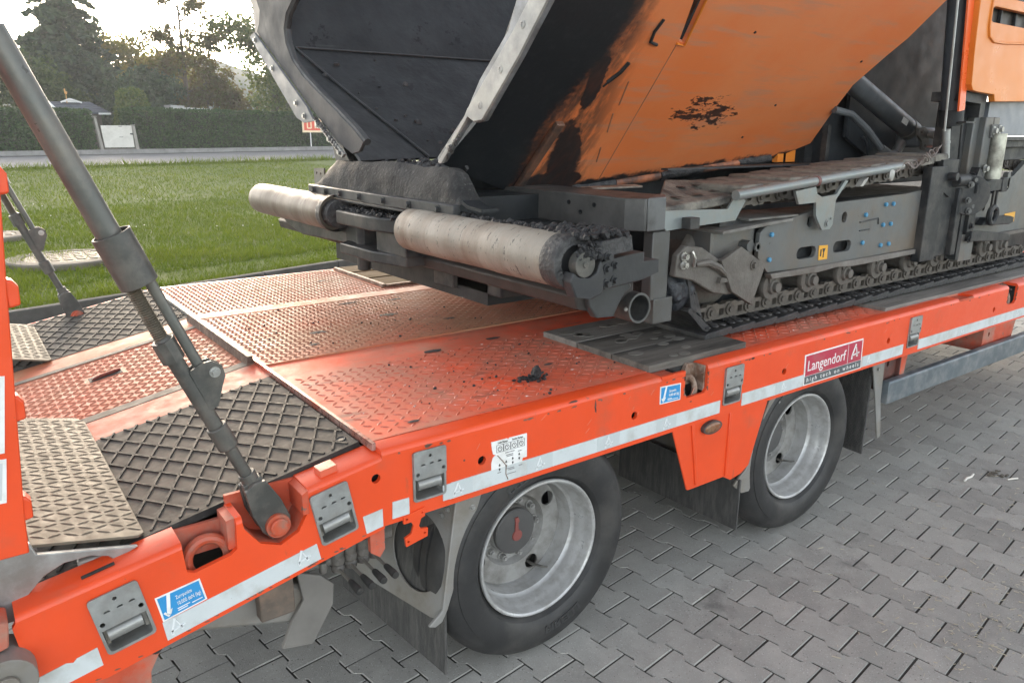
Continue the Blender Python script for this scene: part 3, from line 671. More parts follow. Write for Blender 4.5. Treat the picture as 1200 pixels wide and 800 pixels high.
# ---- hedges
def hedge(label, p, q, h, w, n, seed):
    p, q = Vector(p), Vector(q); z0 = TS(S(p.x, p.y)); t = empty('hedge', ((p.x + q.x) / 2, (p.y + q.y) / 2, z0), label=label, cat='hedge', group='clipped hedges along the road')
    base = t.location; r = np.random.default_rng(seed); d = (q - p); L = d.length; d = d / L; nn = Vector((-d.y, d.x))
    u = r.random(n) * L; k = r.random(n)
    topm = k < 0.24
    endm = (k > 0.24) & (k < 0.32)
    hz = h + 0.05 * np.array([noise.noise(Vector((a * 0.7, seed, 0))) for a in u])
    z = np.where(topm, hz, hz * r.random(n)); v = np.where(topm, (r.random(n) - 0.5) * w, -w / 2)
    u = np.where(endm, np.where(r.random(n) > 0.5, 0, L), u); v = np.where(endm, (r.random(n) - 0.5) * w, v)
    rd = np.clip((z - (h - 0.18)) / 0.18, 0, 1) ** 2 * 0.14
    v = np.where(topm, v, v + rd * (v < 0))
    bump = np.array([0.05 * noise.noise(Vector((a * 1.6, b * 1.6, seed))) for a, b in zip(u, z)])
    x = p.x + d.x * u + nn.x * (v + bump); y = p.y + d.y * u + nn.y * (v + bump)
    P = np.stack([x - base.x, y - base.y, z], 1) + r.normal(size=(n, 3)) * 0.03
    quads('leafage', leaves_at(P, 0.05, r), hedge_l, np.clip((r.random(n) * 3).astype(int), 0, 2), t)
    mb = MB(); zz = h - 0.1
    a = p + d * 0.12; b = q - d * 0.12
    mb.bar((a.x - base.x, a.y - base.y, zz / 2), (b.x - base.x, b.y - base.y, zz / 2), w - 0.2, zz)
    add(mb, 'branch_core', M('inner hedge twigs', (0.018, 0.026, 0.014), 0.9, var=0.3), t)
hu = Vector(UD); hn = Vector(ND)
def HP(u, s): return hu * u + hn * s
# positions along the road line: the gate stands between u = 11.1 and 12.5
hedge('clipped green hedge left of the white gate', HP(2.0, 29.1), HP(11.0, 29.1), 1.52, 0.9, 15000, 31)
hedge('long clipped green hedge right of the white gate', HP(12.42, 29.1), HP(36.0, 29.1), 1.62, 0.9, 32000, 32)

# ---- gate, its posts, roofs behind the hedge, roadside sign
def GP(u, s, z): x, y = US(u, s); return Vector((x, y, z))
gu = Vector((*UD, 0)); gn = Vector((*ND, 0)); gz = Vector((0, 0, 1))
gate_white = M('dirty white sheet', (0.62, 0.60, 0.54), 0.55, var=0.08, scale=1.2, dirt=((0.45, 0.43, 0.38), 0.4, 1.1))
post_m = M('grey gate post', (0.27, 0.255, 0.225), 0.75, var=0.2, scale=4)
slat_m = M('weathered slats', (0.10, 0.09, 0.075), 0.8, var=0.3)
gt = empty('garden_gate', GP(11.83, 28.6, 0.74), label='white sheet garden gate between two leaning posts in the hedge', cat='gate')
def gl(u, z, s=0.0): return gu * (u - 11.83) + gn * s + gz * (z - 0.74)
def quadprism(mb, pts, t):
    vs = [gl(u, z, -t / 2) for u, z in pts] + [gl(u, z, t / 2) for u, z in pts]; n = len(pts)
    mb.add(vs, [tuple(range(n - 1, -1, -1)), tuple(range(n, 2 * n))] + [(i, (i + 1) % n, n + (i + 1) % n, n + i) for i in range(n)])
mb = MB(); quadprism(mb, [(11.30, 0.97), (12.38, 0.97), (12.36, 1.76), (11.24, 1.755)], 0.03); add(mb, 'sheet', gate_white, gt)
mb = MB(); quadprism(mb, [(11.25, 0.90), (12.39, 0.90), (12.39, 0.95), (11.25, 0.95)], 0.06); quadprism(mb, [(11.25, 0.78), (12.39, 0.78), (12.39, 0.82), (11.25, 0.82)], 0.06); add(mb, 'lower_rail', slat_m, gt)
mb = MB(); quadprism(mb, [(11.5 + .0, 0.80), (11.53, 0.80), (11.53, 0.93), (11.5, 0.93)], 0.03); slat = add(mb, 'slat', slat_m, gt)
for k in range(1, 6): dup(slat, loc=gu * (0.15 * k))
mb = MB(); quadprism(mb, [(12.27, 1.44), (12.37, 1.42), (12.37, 1.48), (12.27, 1.48)], 0.10); add(mb, 'latch', machine_dark, gt)
mb = MB(); quadprism(mb, [(11.88, 1.715), (12.0, 1.715), (12.0, 1.735), (11.88, 1.735)], 0.05); quadprism(mb, [(11.86, 1.335), (12.0, 1.335), (12.0, 1.35), (11.86, 1.35)], 0.05); add(mb, 'slot', machine_dark, gt)
for lab, pts in (('tall leaning grey post left of the white gate', [(11.16, 0.70), (11.26, 0.70), (11.10, 2.02), (11.02, 2.05)]),
                 ('short leaning grey post right of the white gate', [(12.44, 0.70), (12.56, 0.70), (12.46, 1.74), (12.36, 1.76)])):
    mb = MB(); quadprism(mb, pts, 0.12); mb2 = MB()
    p = empty('gate_post', GP(11.83, 28.6, 0.74), label=lab, cat='gate post', group='gate posts')
    add(mb, 'post', post_m, p)
    a = sum(q[0] for q in pts[2:]) / 2; zt_ = max(q[1] for q in pts)
    quadprism(mb2, [(a - .07, zt_), (a + .07, zt_), (a + .06, zt_ + .03), (a - .06, zt_ + .03)], 0.16); add(mb2, 'cap', post_m, p)

slate = M('blue grey roof slate', (0.085, 0.095, 0.115), 0.6, var=0.15, scale=2)
trim_w = M('white fascia', (0.75, 0.75, 0.73), 0.5, var=0.04)
hut_wall = M('dark hut boards', (0.10, 0.085, 0.07), 0.7, var=0.2)
gold = M('gilded vane', (0.62, 0.36, 0.12), 0.4, 0.4, var=0.2)
ht = empty('garden_house', GP(11.99, 31.7, 0.80), label='small house with blue grey slate roof behind the left hedge', cat='house')
def hl(u, z, s): return gu * (u - 11.99) + gn * (s - 31.7) + gz * (z - 0.80)
mb = MB(); mb.add([hl(11.363, 0.932, 31.975), hl(12.791, 0.932, 31.975), hl(12.791, 2.360, 31.975), hl(11.363, 2.360, 31.975), hl(11.363, 0.932, 33.739), hl(12.791, 0.932, 33.739), hl(12.791, 2.360, 33.739), hl(11.363, 2.360, 33.739)],
                  [(0, 1, 2, 3), (5, 4, 7, 6), (1, 5, 6, 2), (4, 0, 3, 7), (3, 2, 6, 7)]); add(mb, 'wall', hut_wall, ht)
mb = MB(); A_ = [hl(11.111, 2.242, 31.639), hl(13.018, 2.276, 31.639), hl(12.766, 2.696, 32.815), hl(11.170, 2.662, 32.815), hl(13.018, 2.242, 34.075), hl(11.111, 2.242, 34.075)]
mb.add(A_ + [v - gz * 0.06 for v in A_], [(0, 1, 2, 3), (3, 2, 4, 5), (6, 9, 8, 7), (9, 11, 10, 8), (0, 6, 7, 1), (1, 7, 8, 2), (2, 8, 10, 4), (5, 11, 9, 3), (3, 9, 6, 0), (4, 10, 11, 5)]); rf = add(mb, 'roof', slate, ht)
for j in range(6):
    mb = MB(); f = j / 6.0
    p0 = hl(11.111 + .06 * f, 2.256 + .42 * f, 31.64 + 1.176 * f); p1 = hl(13.018 - .25 * f, 2.290 + .42 * f, 31.64 + 1.176 * f)
    mb.bar(p0, p1, 0.05, 0.02); add(mb, 'slate_course', slate, rf)
mb = MB(); mb.bar(hl(11.111, 2.217, 31.622), hl(11.153, 2.662, 32.731), 0.04, 0.08); mb.bar(hl(12.539, 2.217, 31.606), hl(13.018, 2.225, 31.606), 0.04, 0.07)
add(mb, 'fascia', trim_w, rf)
mb = MB(); mb.bar(hl(11.531, 2.645, 32.479), hl(11.875, 2.780, 32.479), 0.06, 0.05); mb.bar(hl(11.875, 2.780, 32.479), hl(12.312, 2.645, 32.479), 0.06, 0.05)
mb.add([hl(11.531, 2.645, 32.521), hl(12.312, 2.645, 32.521), hl(11.875, 2.780, 32.521), hl(11.875, 2.696, 33.403)], [(0, 1, 2), (0, 2, 3), (1, 3, 2)]); add(mb, 'dormer_gable', trim_w, ht)
for u in (12.262, 12.379):
    mb = MB(); mb.bar(hl(u, 2.040, 31.95), hl(u, 2.225, 31.95), 0.08, 0.04, upv=gn); add(mb, 'window_post', trim_w, ht)
vt = empty('weather_vane', GP(11.766, 32.5, 2.76), label='small gilded weather vane on the slate roof', cat='weather vane')
mb = MB(); mb.tube((0, 0, -0.15), (0, 0, 0.17), 0.013, n=6); add(mb, 'rod', gold, vt)
mb = MB(); mb.lump((0, 0, 0.24), (0.06, 0.03, 0.075), 3, 1, 0.4); mb.lump((-0.025, 0, 0.34), (0.03, 0.02, 0.075), 4, 1, 0.4); add(mb, 'figure', gold, vt)
sh = empty('flat_roof_shed', GP(16.75, 30.7, 0.82), label='shed with pale flat roof showing above the right hedge', cat='shed')
def sl(u, z, s): return gu * (u - 16.75) + gn * (s - 30.7) + gz * (z - 0.82)
mb = MB(); mb.bar(sl(15.961, 1.687, 31.694), sl(17.506, 1.687, 31.694), 1.6, 1.30); add(mb, 'wall', hut_wall, sh)
mb = MB(); mb.bar(sl(15.794, 2.489, 31.694), sl(17.631, 2.422, 31.694), 2.1, 0.06); mb.bar(sl(15.794, 2.439, 30.634), sl(17.631, 2.389, 30.634), 0.03, 0.10); add(mb, 'roof', M('pale roof felt', (0.50, 0.49, 0.45), 0.6, var=0.1), sh)
mb = MB(); mb.bar(sl(15.794, 2.589, 32.362), sl(16.420, 2.564, 32.362), 0.6, 0.12); add(mb, 'roof_hatch', M('grey hatch', (0.3, 0.3, 0.29), 0.6), sh)

sg_red = M('red sign print', (0.66, 0.09, 0.05), 0.5, var=0.05); sg_cream = M('cream sign board', (0.78, 0.62, 0.40), 0.5, var=0.05)
st = empty('roadside_sign', GP(20.4, 28.45, 0.86), label='small red and cream sign on a thin white post beyond the road', cat='sign')
def rl(u, z, s=0.0): return gu * (u - 20.4) + gn * s + gz * (z - 0.86)
def sq(mb, u0, u1, z0, z1, s, t=0.004):
    vs = [rl(u, z, s + k) for k in (-t / 2, t / 2) for u, z in ((u0, z0), (u1, z0), (u1, z1), (u0, z1))]
    mb.add(vs, [(3, 2, 1, 0), (4, 5, 6, 7), (0, 1, 5, 4), (1, 2, 6, 5), (2, 3, 7, 6), (3, 0, 4, 7)])
mb = MB(); sq(mb, 19.92, 20.98, 1.52, 2.12, 0, 0.03); add(mb, 'board', sg_cream, st)
mb = MB(); sq(mb, 20.0, 20.92, 1.61, 2.06, -0.019); add(mb, 'red_field', sg_red, st)
mb = MB()
for u in (20.18, 20.38, 20.60, 20.78): sq(mb, u - .03, u + .03, 1.70, 2.0, -0.024)
sq(mb, 20.18, 20.38, 1.68, 1.735, -0.025)
add(mb, 'lettering', sg_cream, st)
mb = MB(); mb.tube(rl(20.36, 0.8, 0.03), rl(20.36, 1.6, 0.03), 0.025, n=8); add(mb, 'post', trim_w, st)

# ================================================================== THE TRAILER
TRP = Vector((0.7, 1.25, 0.0))
TR = empty('low_loader_trailer', TRP, label='orange red low loader trailer with sloped chequer plate tail and reflective side tape', cat='trailer')
def T(mb, name, mats, **kw): return add(mb, name, mats, TR, loc=-TRP, **kw)
ZB, ZT = 0.653, 0.851
ta = math.atan(0.19)
TAILM = Matrix.Translation((-0.545, 0, 0.85)) @ Matrix.Rotation(-ta, 4, 'Y')     # local x runs up the slope, z off the plate
TAILR = (0, -ta, 0)
def tz(x): return 0.85 + 0.19 * (x + 0.545)                                      # tail surface height
def tb(x): return 0.636 + 0.208 * (x + 0.545)                                    # tail rail lower edge

# -- side rail of the flat deck
def notch(x0, x1, zlow, r=0.02): return [(x1, None), (x1, zlow + r), (x1 - r, zlow), (x0 + r, zlow), (x0, zlow + r), (x0, None)]
XE = 5.6
zc_ = 0.836
out = [(-0.545, ZB - 0.012), (XE, ZB), (XE, zc_)]
for x0, x1, zl in ((3.105, 3.215, 0.748), (0.585, 0.702, 0.752)):
    out += [(x1, zc_), (x1, zl + .015), (x1 - .015, zl), (x0 + .015, zl), (x0, zl + .015), (x0, zc_)]
out += [(-0.545, zc_)]
holes = [rpoly(x, 0.744, 0.0135) for x in (-0.242, 0.35, 1.152, 1.913, 2.96)]
POCK = [-0.410, 0.842, 2.131]
for x in POCK: holes.append(rrect(x - .050, x + .050, 0.681, 0.822, .008))
mb = MB(); mb.prism(out, 'y', 0.0, 0.012, holes)
prof = [(0.0, zc_), (0.0015, 0.842), (0.005, 0.847), (0.011, ZT), (0.062, ZT), (0.066, 0.846), (0.075, 0.846), (0.075, 0.836), (0.012, 0.836)]
for x0, x1 in ((-0.545, 0.470), (0.702, 2.55), (2.70, 3.105), (3.215, XE)):
    mb.prism(prof, 'x', x0, x1)
mb.prism([(0.012, ZB), (0.06, ZB), (0.06, ZB + .008), (0.012, ZB + .008)], 'x', -0.545, XE)     # lower flange
add_rail = T(mb, 'side_rail', orange)
mb = MB()                                                                       # dented pocket floors beside the lashing rings
mb.prism([(0.47, 0.842), (0.585, 0.836), (0.585, 0.80), (0.47, 0.80)], 'y', 0.012, 0.075)
o = T(mb, 'rail_recess', orange_worn); mb = MB()
mb.prism([(2.55, 0.842), (2.70, 0.838), (2.70, 0.80), (2.55, 0.80)], 'y', 0.012, 0.075)
T(MB().box(0.47, 0.585, 0.0, 0.012, 0.8365, 0.8505), 'rail_edge', orange); mb.box(2.55, 2.70, 0.0, 0.012, 0.8365, 0.846)
T(mb, 'rail_recess', orange_worn)
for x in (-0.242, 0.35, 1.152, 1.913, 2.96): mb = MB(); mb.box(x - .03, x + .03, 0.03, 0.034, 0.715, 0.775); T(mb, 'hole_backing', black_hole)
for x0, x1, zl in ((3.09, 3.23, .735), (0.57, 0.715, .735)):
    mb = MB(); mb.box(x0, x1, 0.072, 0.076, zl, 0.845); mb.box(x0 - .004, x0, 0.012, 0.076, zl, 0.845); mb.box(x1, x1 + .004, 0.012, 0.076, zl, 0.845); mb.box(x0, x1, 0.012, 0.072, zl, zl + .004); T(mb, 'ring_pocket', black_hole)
mb = MB(); mb.prism([(0.64, 0.775), (0.70, 0.775), (0.70, 0.845), (0.655, 0.85), (0.64, 0.82)], 'y', 0.055, 0.07); mb.box(0.693, 0.701, 0.012, 0.0555, 0.756, 0.846)
T(mb, 'lashing_cheek', rust_iron); mb = MB()
mb.prism([(3.165, 0.765), (3.21, 0.765), (3.21, 0.84), (3.18, 0.845)], 'y', 0.055, 0.07)
T(mb, 'lashing_cheek', rust_iron)
# -- side rail of the sloped tail
def tt(x): return 0.833 + 0.165 * (x + 0.546)
top = lambda x: tt(x) - 0.010
out = [(-0.5455, ZB - 0.017), (-0.5455, top(-0.5455))]
def cut(x1, x0, pts):
    return [(x1, top(x1))] + pts + [(x0, top(x0))]
out += cut(-0.742, -0.898, [(-0.745, 0.742), (-0.770, 0.700), (-0.815, 0.680), (-0.862, 0.700), (-0.896, 0.748)])
out += cut(-0.912, -1.030, [(-0.915, 0.704), (-0.93, 0.694), (-1.01, 0.678), (-1.026, 0.686)])
out += [(-1.345, top(-1.345)), (-1.352, 0.68), (-1.33, 0.50), (-1.205, tb(-1.205)), ]
def rot_rect(cx, cz, w, h, ang, r=0.008):
    ca, sa = math.cos(ang), math.sin(ang)
    return [(cx + a * ca - b * sa, cz + a * sa + b * ca) for a, b in rrect(-w / 2, w / 2, -h / 2, h / 2, r)]
P0 = (-1.162, 0.6285); P1 = (-0.679, 0.720)
holes = [rot_rect(*P0, .100, .140, ta), rot_rect(*P1, .100, .140, ta), rpoly(-0.564, 0.780, 0.0125)]
mb = MB(); mb.prism(out, 'y', -0.001, 0.012, holes)
for x0, x1 in ((-0.5455, -0.742), (-0.898, -0.912), (-1.030, -1.345)):
    pr = [(-0.001, -0.010), (0.0005, -0.004), (0.004, 0.0), (0.010, 0.003), (0.088, 0.005), (0.092, 0.0), (0.092, -0.012), (0.012, -0.012)]
    k = mb.mark(); mb.prism(pr, 'x', x0, x1)
    for i in range(k, len(mb.v)): x, y, z = mb.v[i]; mb.v[i] = (x, y, tt(x) + z)
T(mb, 'tail_side_rail', orange)
mb = MB()                                                                        # pin pocket and ring pocket linings
mb.box(-0.91, -0.735, 0.085, 0.095, 0.665, 0.80); mb.prism([(-0.745, 0.742), (-0.770, 0.700), (-0.815, 0.680), (-0.862, 0.700), (-0.896, 0.748), (-0.915, 0.74), (-0.87, 0.68), (-0.815, 0.665), (-0.76, 0.68), (-0.73, 0.735)], 'y', 0.013, 0.085)
mb.prism([(-0.757, 0.74), (-0.742, 0.74), (-0.742, 0.80), (-0.757, 0.792)], 'y', -0.003, 0.085)
mb.box(-1.035, -0.905, 0.075, 0.086, 0.68, 0.752); mb.prism([(-0.930, 0.70), (-0.905, 0.70), (-0.905, 0.777), (-0.93, 0.772)], 'y', 0.013, 0.085)
T(mb, 'pocket_lining', orange_worn)
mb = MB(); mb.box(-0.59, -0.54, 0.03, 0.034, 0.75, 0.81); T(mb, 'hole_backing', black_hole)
mb = MB(); mb.prism([(-0.70, tt(-.70) + .003), (-0.655, tt(-.655) + .003), (-0.655, tt(-.655) + .020), (-0.70, tt(-.70) + .020)], 'y', 0.02, 0.062); T(mb, 'welded_stop', M('faded vermilion block', (0.62, 0.12, 0.06), 0.45, var=0.1), bevel=0.002)
mb = MB(); k = mb.mark(); mb.box(-1.222, -1.158, 0.028, 0.040, 0, 0.0015)
for i in range(k, len(mb.v)): x, y, z = mb.v[i]; mb.v[i] = (x, y + (x + 1.222) * 0.05, tt(x) + 0.0045 + z)
T(mb, 'slot', black_hole)
mb = MB(); mb.prism([(-1.21, .517), (-1.085, tb(-1.085) + .002), (-1.12, .46), (-1.135, .30), (-1.29, .30), (-1.32, .49)], 'y', 0.02, 0.032); T(mb, 'hanging_bracket', orange_worn); mb = MB(); mb.prism([(-0.585, .640), (-0.545, .640), (-0.545, .575), (-0.56, .555), (-0.585, .575)], 'y', 0.004, 0.02)
T(mb, 'hanging_bracket', orange_worn)
mb = MB(); mb.prism(rpoly(-1.105, 0.517, 0.013), 'y', 0.012, 0.0195); T(mb, 'bracket_hole', black_hole)
# crease edge angle between deck and tail
mb = MB(); mb.prism([(-0.556, 0.842), (-0.546, 0.842), (-0.546, 0.862), (-0.556, 0.862)], 'y', 0.03, 1.0); T(mb, 'crease_angle', M('scuffed edge steel', (0.40, 0.30, 0.26), 0.3, 0.5, var=0.3, scale=30, dirt=((0.42, 0.08, 0.04), 0.4, 8)))
mb = MB(); mb.prism([(-0.580, 0.843), (-0.556, 0.846), (-0.558, 0.876), (-0.576, 0.876)], 'y', 0.93, 1.72); T(mb, 'crease_strip', M('dark rusty strip', (0.075, 0.048, 0.035), 0.55, 0.2, var=0.35, scale=14, dirt=((0.30, 0.22, 0.16), 0.3, 20), bump=0.3))
mb = MB(); mb.prism([(-0.556, 0.842), (-0.546, 0.842), (-0.546, 0.858), (-0.556, 0.858)], 'y', 1.70, 2.47); T(mb, 'crease_angle', galv_dull)

# -- deck plates
def ridges(mb, x0, x1, y0, y1, z, px, py, L, W, h, skip=None, ang=45, jit=0.0):
    i = 0
    nx_, ny_ = int((x1 - x0) / px), int((y1 - y0) / py)
    ox = (x1 - x0 - nx_ * px) / 2 + px / 2; oy = (y1 - y0 - ny_ * py) / 2 + py / 2
    for a in range(nx_):
        for b in range(ny_):
            cx, cy = x0 + ox + a * px, y0 + oy + b * py
            if skip and skip(cx, cy): continue
            t = R(ang) * (1 if (a + b) % 2 else -1); c, s = math.cos(t) * L / 2, math.sin(t) * L / 2
            wx, wy = -math.sin(t) * W / 2, math.cos(t) * W / 2
            vs = [(cx - c, cy - s, z), (cx - c * .45 + wx, cy - s * .45 + wy, z), (cx + c * .45 + wx, cy + s * .45 + wy, z), (cx + c, cy + s, z),
                  (cx + c * .45 - wx, cy + s * .45 - wy, z), (cx - c * .45 - wx, cy - s * .45 - wy, z), (cx - c * .55, cy - s * .55, z + h), (cx + c * .55, cy + s * .55, z + h)]
            mb.add(vs, [(0, 6, 1), (1, 6, 7, 2), (2, 7, 3), (3, 7, 4), (4, 7, 6, 5), (5, 6, 0)])
ZD = 0.848
bx = lambda cx, cy: (0.46 < cx < 1.02 and cy < 0.66) or (0.40 < cx < 0.98 and cy > 1.86)
mb = MB(); mb.prism([(-0.546, 0.076), (XE, 0.076), (XE, 0.875), (-0.546, 0.875)], 'z', ZD - .012, ZD); d1 = T(mb, 'deck_plate', deck_paint)
mb = MB(); ridges(mb, -0.52, 4.6, 0.085, 0.70, ZD, 0.036, 0.031, 0.029, 0.0075, 0.0024, bx, 38); o = add(mb, 'tread_ridges', ridge_red, d1, smooth=0.2); o['kind'] = 'stuff'
mb = MB(); mb.prism([(-0.546, 0.8765), (XE, 0.8765), (XE, 1.66), (-0.546, 1.66)], 'z', ZD - .006, ZD + .006); d2 = T(mb, 'deck_plate', deck_paint_far)
mb = MB(); ridges(mb, -0.535, 3.2, 0.885, 1.655, ZD + .006, 0.0255, 0.022, 0.0285, 0.0075, 0.0025, None, 40); o = add(mb, 'tread_ridges', ridge_pink, d2, smooth=0.2); o['kind'] = 'stuff'
mb = MB(); mb.prism([(-0.546, 1.663), (XE, 1.663), (XE, 1.765), (-0.546, 1.765)], 'z', ZD - .008, ZD + .008); T(mb, 'deck_beam', deck_paint_far, bevel=0.004)
mb = MB(); mb.prism([(-0.546, 1.767), (XE, 1.767), (XE, 2.49), (-0.546, 2.49)], 'z', ZD - .008, ZD + .002); d3 = T(mb, 'deck_plate', deck_paint_far)
mb = MB(); ridges(mb, -0.535, 3.0, 1.775, 2.485, ZD + .002, 0.0255, 0.022, 0.0285, 0.0075, 0.0025, bx, 40); o = add(mb, 'tread_ridges', ridge_pink, d3, smooth=0.2); o['kind'] = 'stuff'
mb = MB(); mb.box(-0.546, XE, 2.49, 2.50, ZB, ZT); mb.prism([(-0.546, 0.85), (-1.35, tz(-1.35)), (-1.35, tz(-1.35) - .2), (-0.546, 0.65)], 'y', 2.49, 2.50); T(mb, 'far_side_rail', orange)
# dry patches of asphalt film trodden into the plates
mb = MB()
for i, (x, y, a, b) in enumerate([(-0.22, 1.18, .05, .03), (0.15, 1.29, .06, .035), (-0.30, 1.02, .03, .02), (0.33, 1.08, .045, .02), (0.30, 0.72, .05, .02), (0.02, 0.70, .05, .025), (-0.40, 2.05, .03, .02), (0.22, 2.2, .035, .02), (0.26, 0.33, .03, .012), (-0.38, 0.13, .03, .012), (0.10, 1.60, .07, .02), (0.32, 1.55, .05, .02)]):
    z = ZD + (.0065 if 0.88 < y < 1.66 else .0025); n = 11
    ring = [(x + a * math.cos(t) * (0.7 + 0.5 * noise.noise(Vector((i, t, 0)))), y + b * math.sin(t) * (0.7 + 0.5 * noise.noise(Vector((i, t, 3)))), z) for t in np.linspace(0, 6.283, n, endpoint=False)]
    mb.add(ring + [(x, y, z + .004)], [(k, (k + 1) % n, n) for k in range(n)])
o = T(mb, 'asphalt_film', M('dry asphalt film', (0.06, 0.05, 0.045), 0.7, var=0.3)); o['kind'] = 'stuff'

# boards let into the deck over the wheels
def board(x0, x1, y0, y1, z, h, m):
    b = MB(); b.box(-(x1 - x0) / 2, (x1 - x0) / 2, -(y1 - y0) / 2, (y1 - y0) / 2, 0, h)
    return add(b, 'deck_board', m, TR, loc=Vector(((x0 + x1) / 2, (y0 + y1) / 2, z)) - TRP, rot=(random.uniform(-.004, .004), random.uniform(-.003, .003), 0), bevel=0.003)
for y0, y1, m in ((0.068, 0.246, wood_grey), (0.252, 0.430, wood_grey), (0.436, 0.632, wood_grey_clean)): board(0.478, 0.995, y0, y1, 0.842, 0.028, m)
for y0, y1 in ((1.868, 2.055), (2.079, 2.257), (2.281, 2.47)): board(0.43, 0.96, y0, y1, 0.842, 0.022, wood_tan)
for x0, x1 in ((2.005, 3.30), (3.306, 4.6)): board(x0, x1, 0.078, 0.30, 0.842, 0.022, wood_grey_clean)
mb = MB(); mb.box(0.412, 0.430, 1.866, 2.47, 0.842, 0.866); mb.box(0.43, 0.96, 1.850, 1.866, 0.842, 0.864); T(mb, 'board_frame', rust_iron)
mb = MB()
for i in range(26):
    x, y = 0.52 + 0.44 * random.random(), 0.10 + 0.5 * random.random(); mb.prism(rpoly(x, y, 0.013 + 0.012 * random.random(), 9, 1.4), 'z', 0.8695, 0.8712)
o = T(mb, 'dry_mud_spots', M('dry mud', (0.15, 0.14, 0.12), 0.8, var=0.2)); o['kind'] = 'stuff'

# -- tail plates, in the slope's own axes
def TT(mb, name, mats, parent=None, **kw):
    return add(mb, name, mats, parent or TR, loc=(0, 0, 0) if parent else Vector((-0.545, 0, 0.85)) - TRP, rot=(0, 0, 0) if parent else TAILR, **kw)
XB = -0.84
mb = MB(); mb.prism([(XB, 0.092), (-0.012, 0.092), (-0.012, 2.49), (XB, 2.49)], 'z', -0.03, -0.016); TT(mb, 'tail_floor', under)
for y0, y1, m in ((0.765, 0.93, orange_worn), (1.585, 1.76, deck_paint_far)):
    mb = MB(); mb.prism([(XB, y0), (-0.012, y0), (-0.012, y1), (XB, y1)], 'z', -0.016, 0.0); TT(mb, 'tail_beam', m)
mb = MB(); mb.prism([(XB, 0.932), (-0.012, 0.932), (-0.012, 1.583), (XB, 1.583)], 'z', -0.016, -0.002); tp_ = TT(mb, 'tail_plate', deck_paint_far)
mb = MB(); ridges(mb, XB + .02, -0.02, 0.985, 1.575, -0.002, 0.027, 0.0255, 0.034, 0.0075, 0.0026, lambda x, y: -0.49 < x < -0.35 and 1.315 < y < 1.385, 33); o = TT(mb, 'tread_ridges', ridge_pink, tp_, smooth=0.2); o['kind'] = 'stuff'
mb = MB(); mb.prism([(XB, 0.936), (-0.012, 0.936), (-0.012, 0.982), (XB, 0.982)], 'z', -0.002, 0.001); TT(mb, 'bare_edge', bare_m)
mb = MB(); mb.prism([(XB, 1.578), (-0.012, 1.578), (-0.012, 1.61), (XB, 1.61)], 'z', -0.001, 0.0015); TT(mb, 'bare_edge', bare_m)
mb = MB(); mb.box(-0.475, -0.365, 1.325, 1.375, -0.003, -0.0005); TT(mb, 'handle_slot', black_hole)
mb = MB(); mb.path([(-0.465, 1.338, 0), (-0.44, 1.345, .004), (-0.385, 1.352, .004), (-0.37, 1.362, 0)], 0.006, 6); TT(mb, 'lift_handle', M('rusty red handle', (0.20, 0.045, 0.03), 0.5, var=0.3))
def rib_mat(y0, y1):
    mb = MB(); mb.prism([(XB, y0), (-0.018, y0), (-0.018, y1), (XB, y1)], 'z', -0.016, 0.0); mo = TT(mb, 'rubber_mat', mat_m)
    mb = MB(); mb.prism([(XB, y0 - .003), (-0.018, y0 - .003), (-0.018, y0 + .009), (XB, y0 + .009)], 'z', -0.03, 0.002); TT(mb, 'mat_border', rubber, mo)
    sl = 0.117 / 0.064
    for sgn in (1, -1):
        for k in range(-60, 60):
            c = k * 0.117 + 0.03                      # y = sgn*sl*x + c clipped to the mat
            xa, xb = XB, -0.022
            lo, hi = sorted(((y0 + .014 - c) / (sgn * sl), (y1 - c) / (sgn * sl)))
            a, b = max(xa, lo), min(xb, hi)
            if b - a < 0.012: continue
            r = MB(); r.bar((a, sgn * sl * a + c, 0.0018), (b, sgn * sl * b + c, 0.0018), 0.0062, 0.0045); TT(r, 'rib', rib_m, mo)
    b = MB(); b.lathe([(0.0, 0.002), (0.009, 0.002), (0.012, 0.004), (0.015, 0.002)], (-0.045, y0 + 0.05, 0), (0, 0, 1), 12); TT(b, 'mat_bolt', machine_dark, mo)
rib_mat(0.095, 0.765); rib_mat(1.762, 2.485)

# -- aluminium covers over the ramp hinges
def cover(y0, y1, first):
    A = [(-1.300, 0.795), (-1.281, 0.80), (-1.085, 0.757), (-1.082, 0.749)]
    t = MB(); n_ = (0.215, 0.977)
    x0, z0, x1, z1 = -1.298, 0.803, -1.084, 0.756
    L = math.hypot(x1 - x0, z1 - z0); an = math.atan2(z0 - z1, x1 - x0)
    mb = MB(); mb.prism([(0, y0), (L - .015, y0), (L, y0 + .015), (L, y1 - .04), (L - .02, y1), (0, y1)], 'z', -0.006, 0.0)
    o = add(mb, 'hinge_cover', alu, TR, loc=Vector((x0, 0, z0)) - TRP, rot=(0, an, 0), bevel=0.0012)
    r = MB(); ridges(r, 0.0, L, y0 + .01, y1 - .01, 0.0, 0.031, 0.028, 0.032, 0.0072, 0.0019, None, 28); q = add(r, 'tread_ridges', alu, o, smooth=0.9); q['kind'] = 'stuff'
cover(0.088, 0.97, True); cover(1.73, 2.42, False)
mb = MB(); mb.prism([(-1.352, 0.826), (-1.298, 0.820), (-1.29, 0.792), (-1.105, 0.748), (-1.153, 0.730), (-1.165, 0.745), (-1.197, 0.757), (-1.245, 0.757), (-1.285, 0.740), (-1.32, 0.705), (-1.345, 0.66), (-1.40, 0.66), (-1.42, 0.80)], 'y', 0.060, 0.074)
T(mb, 'cover_support', galv, bevel=0.002)
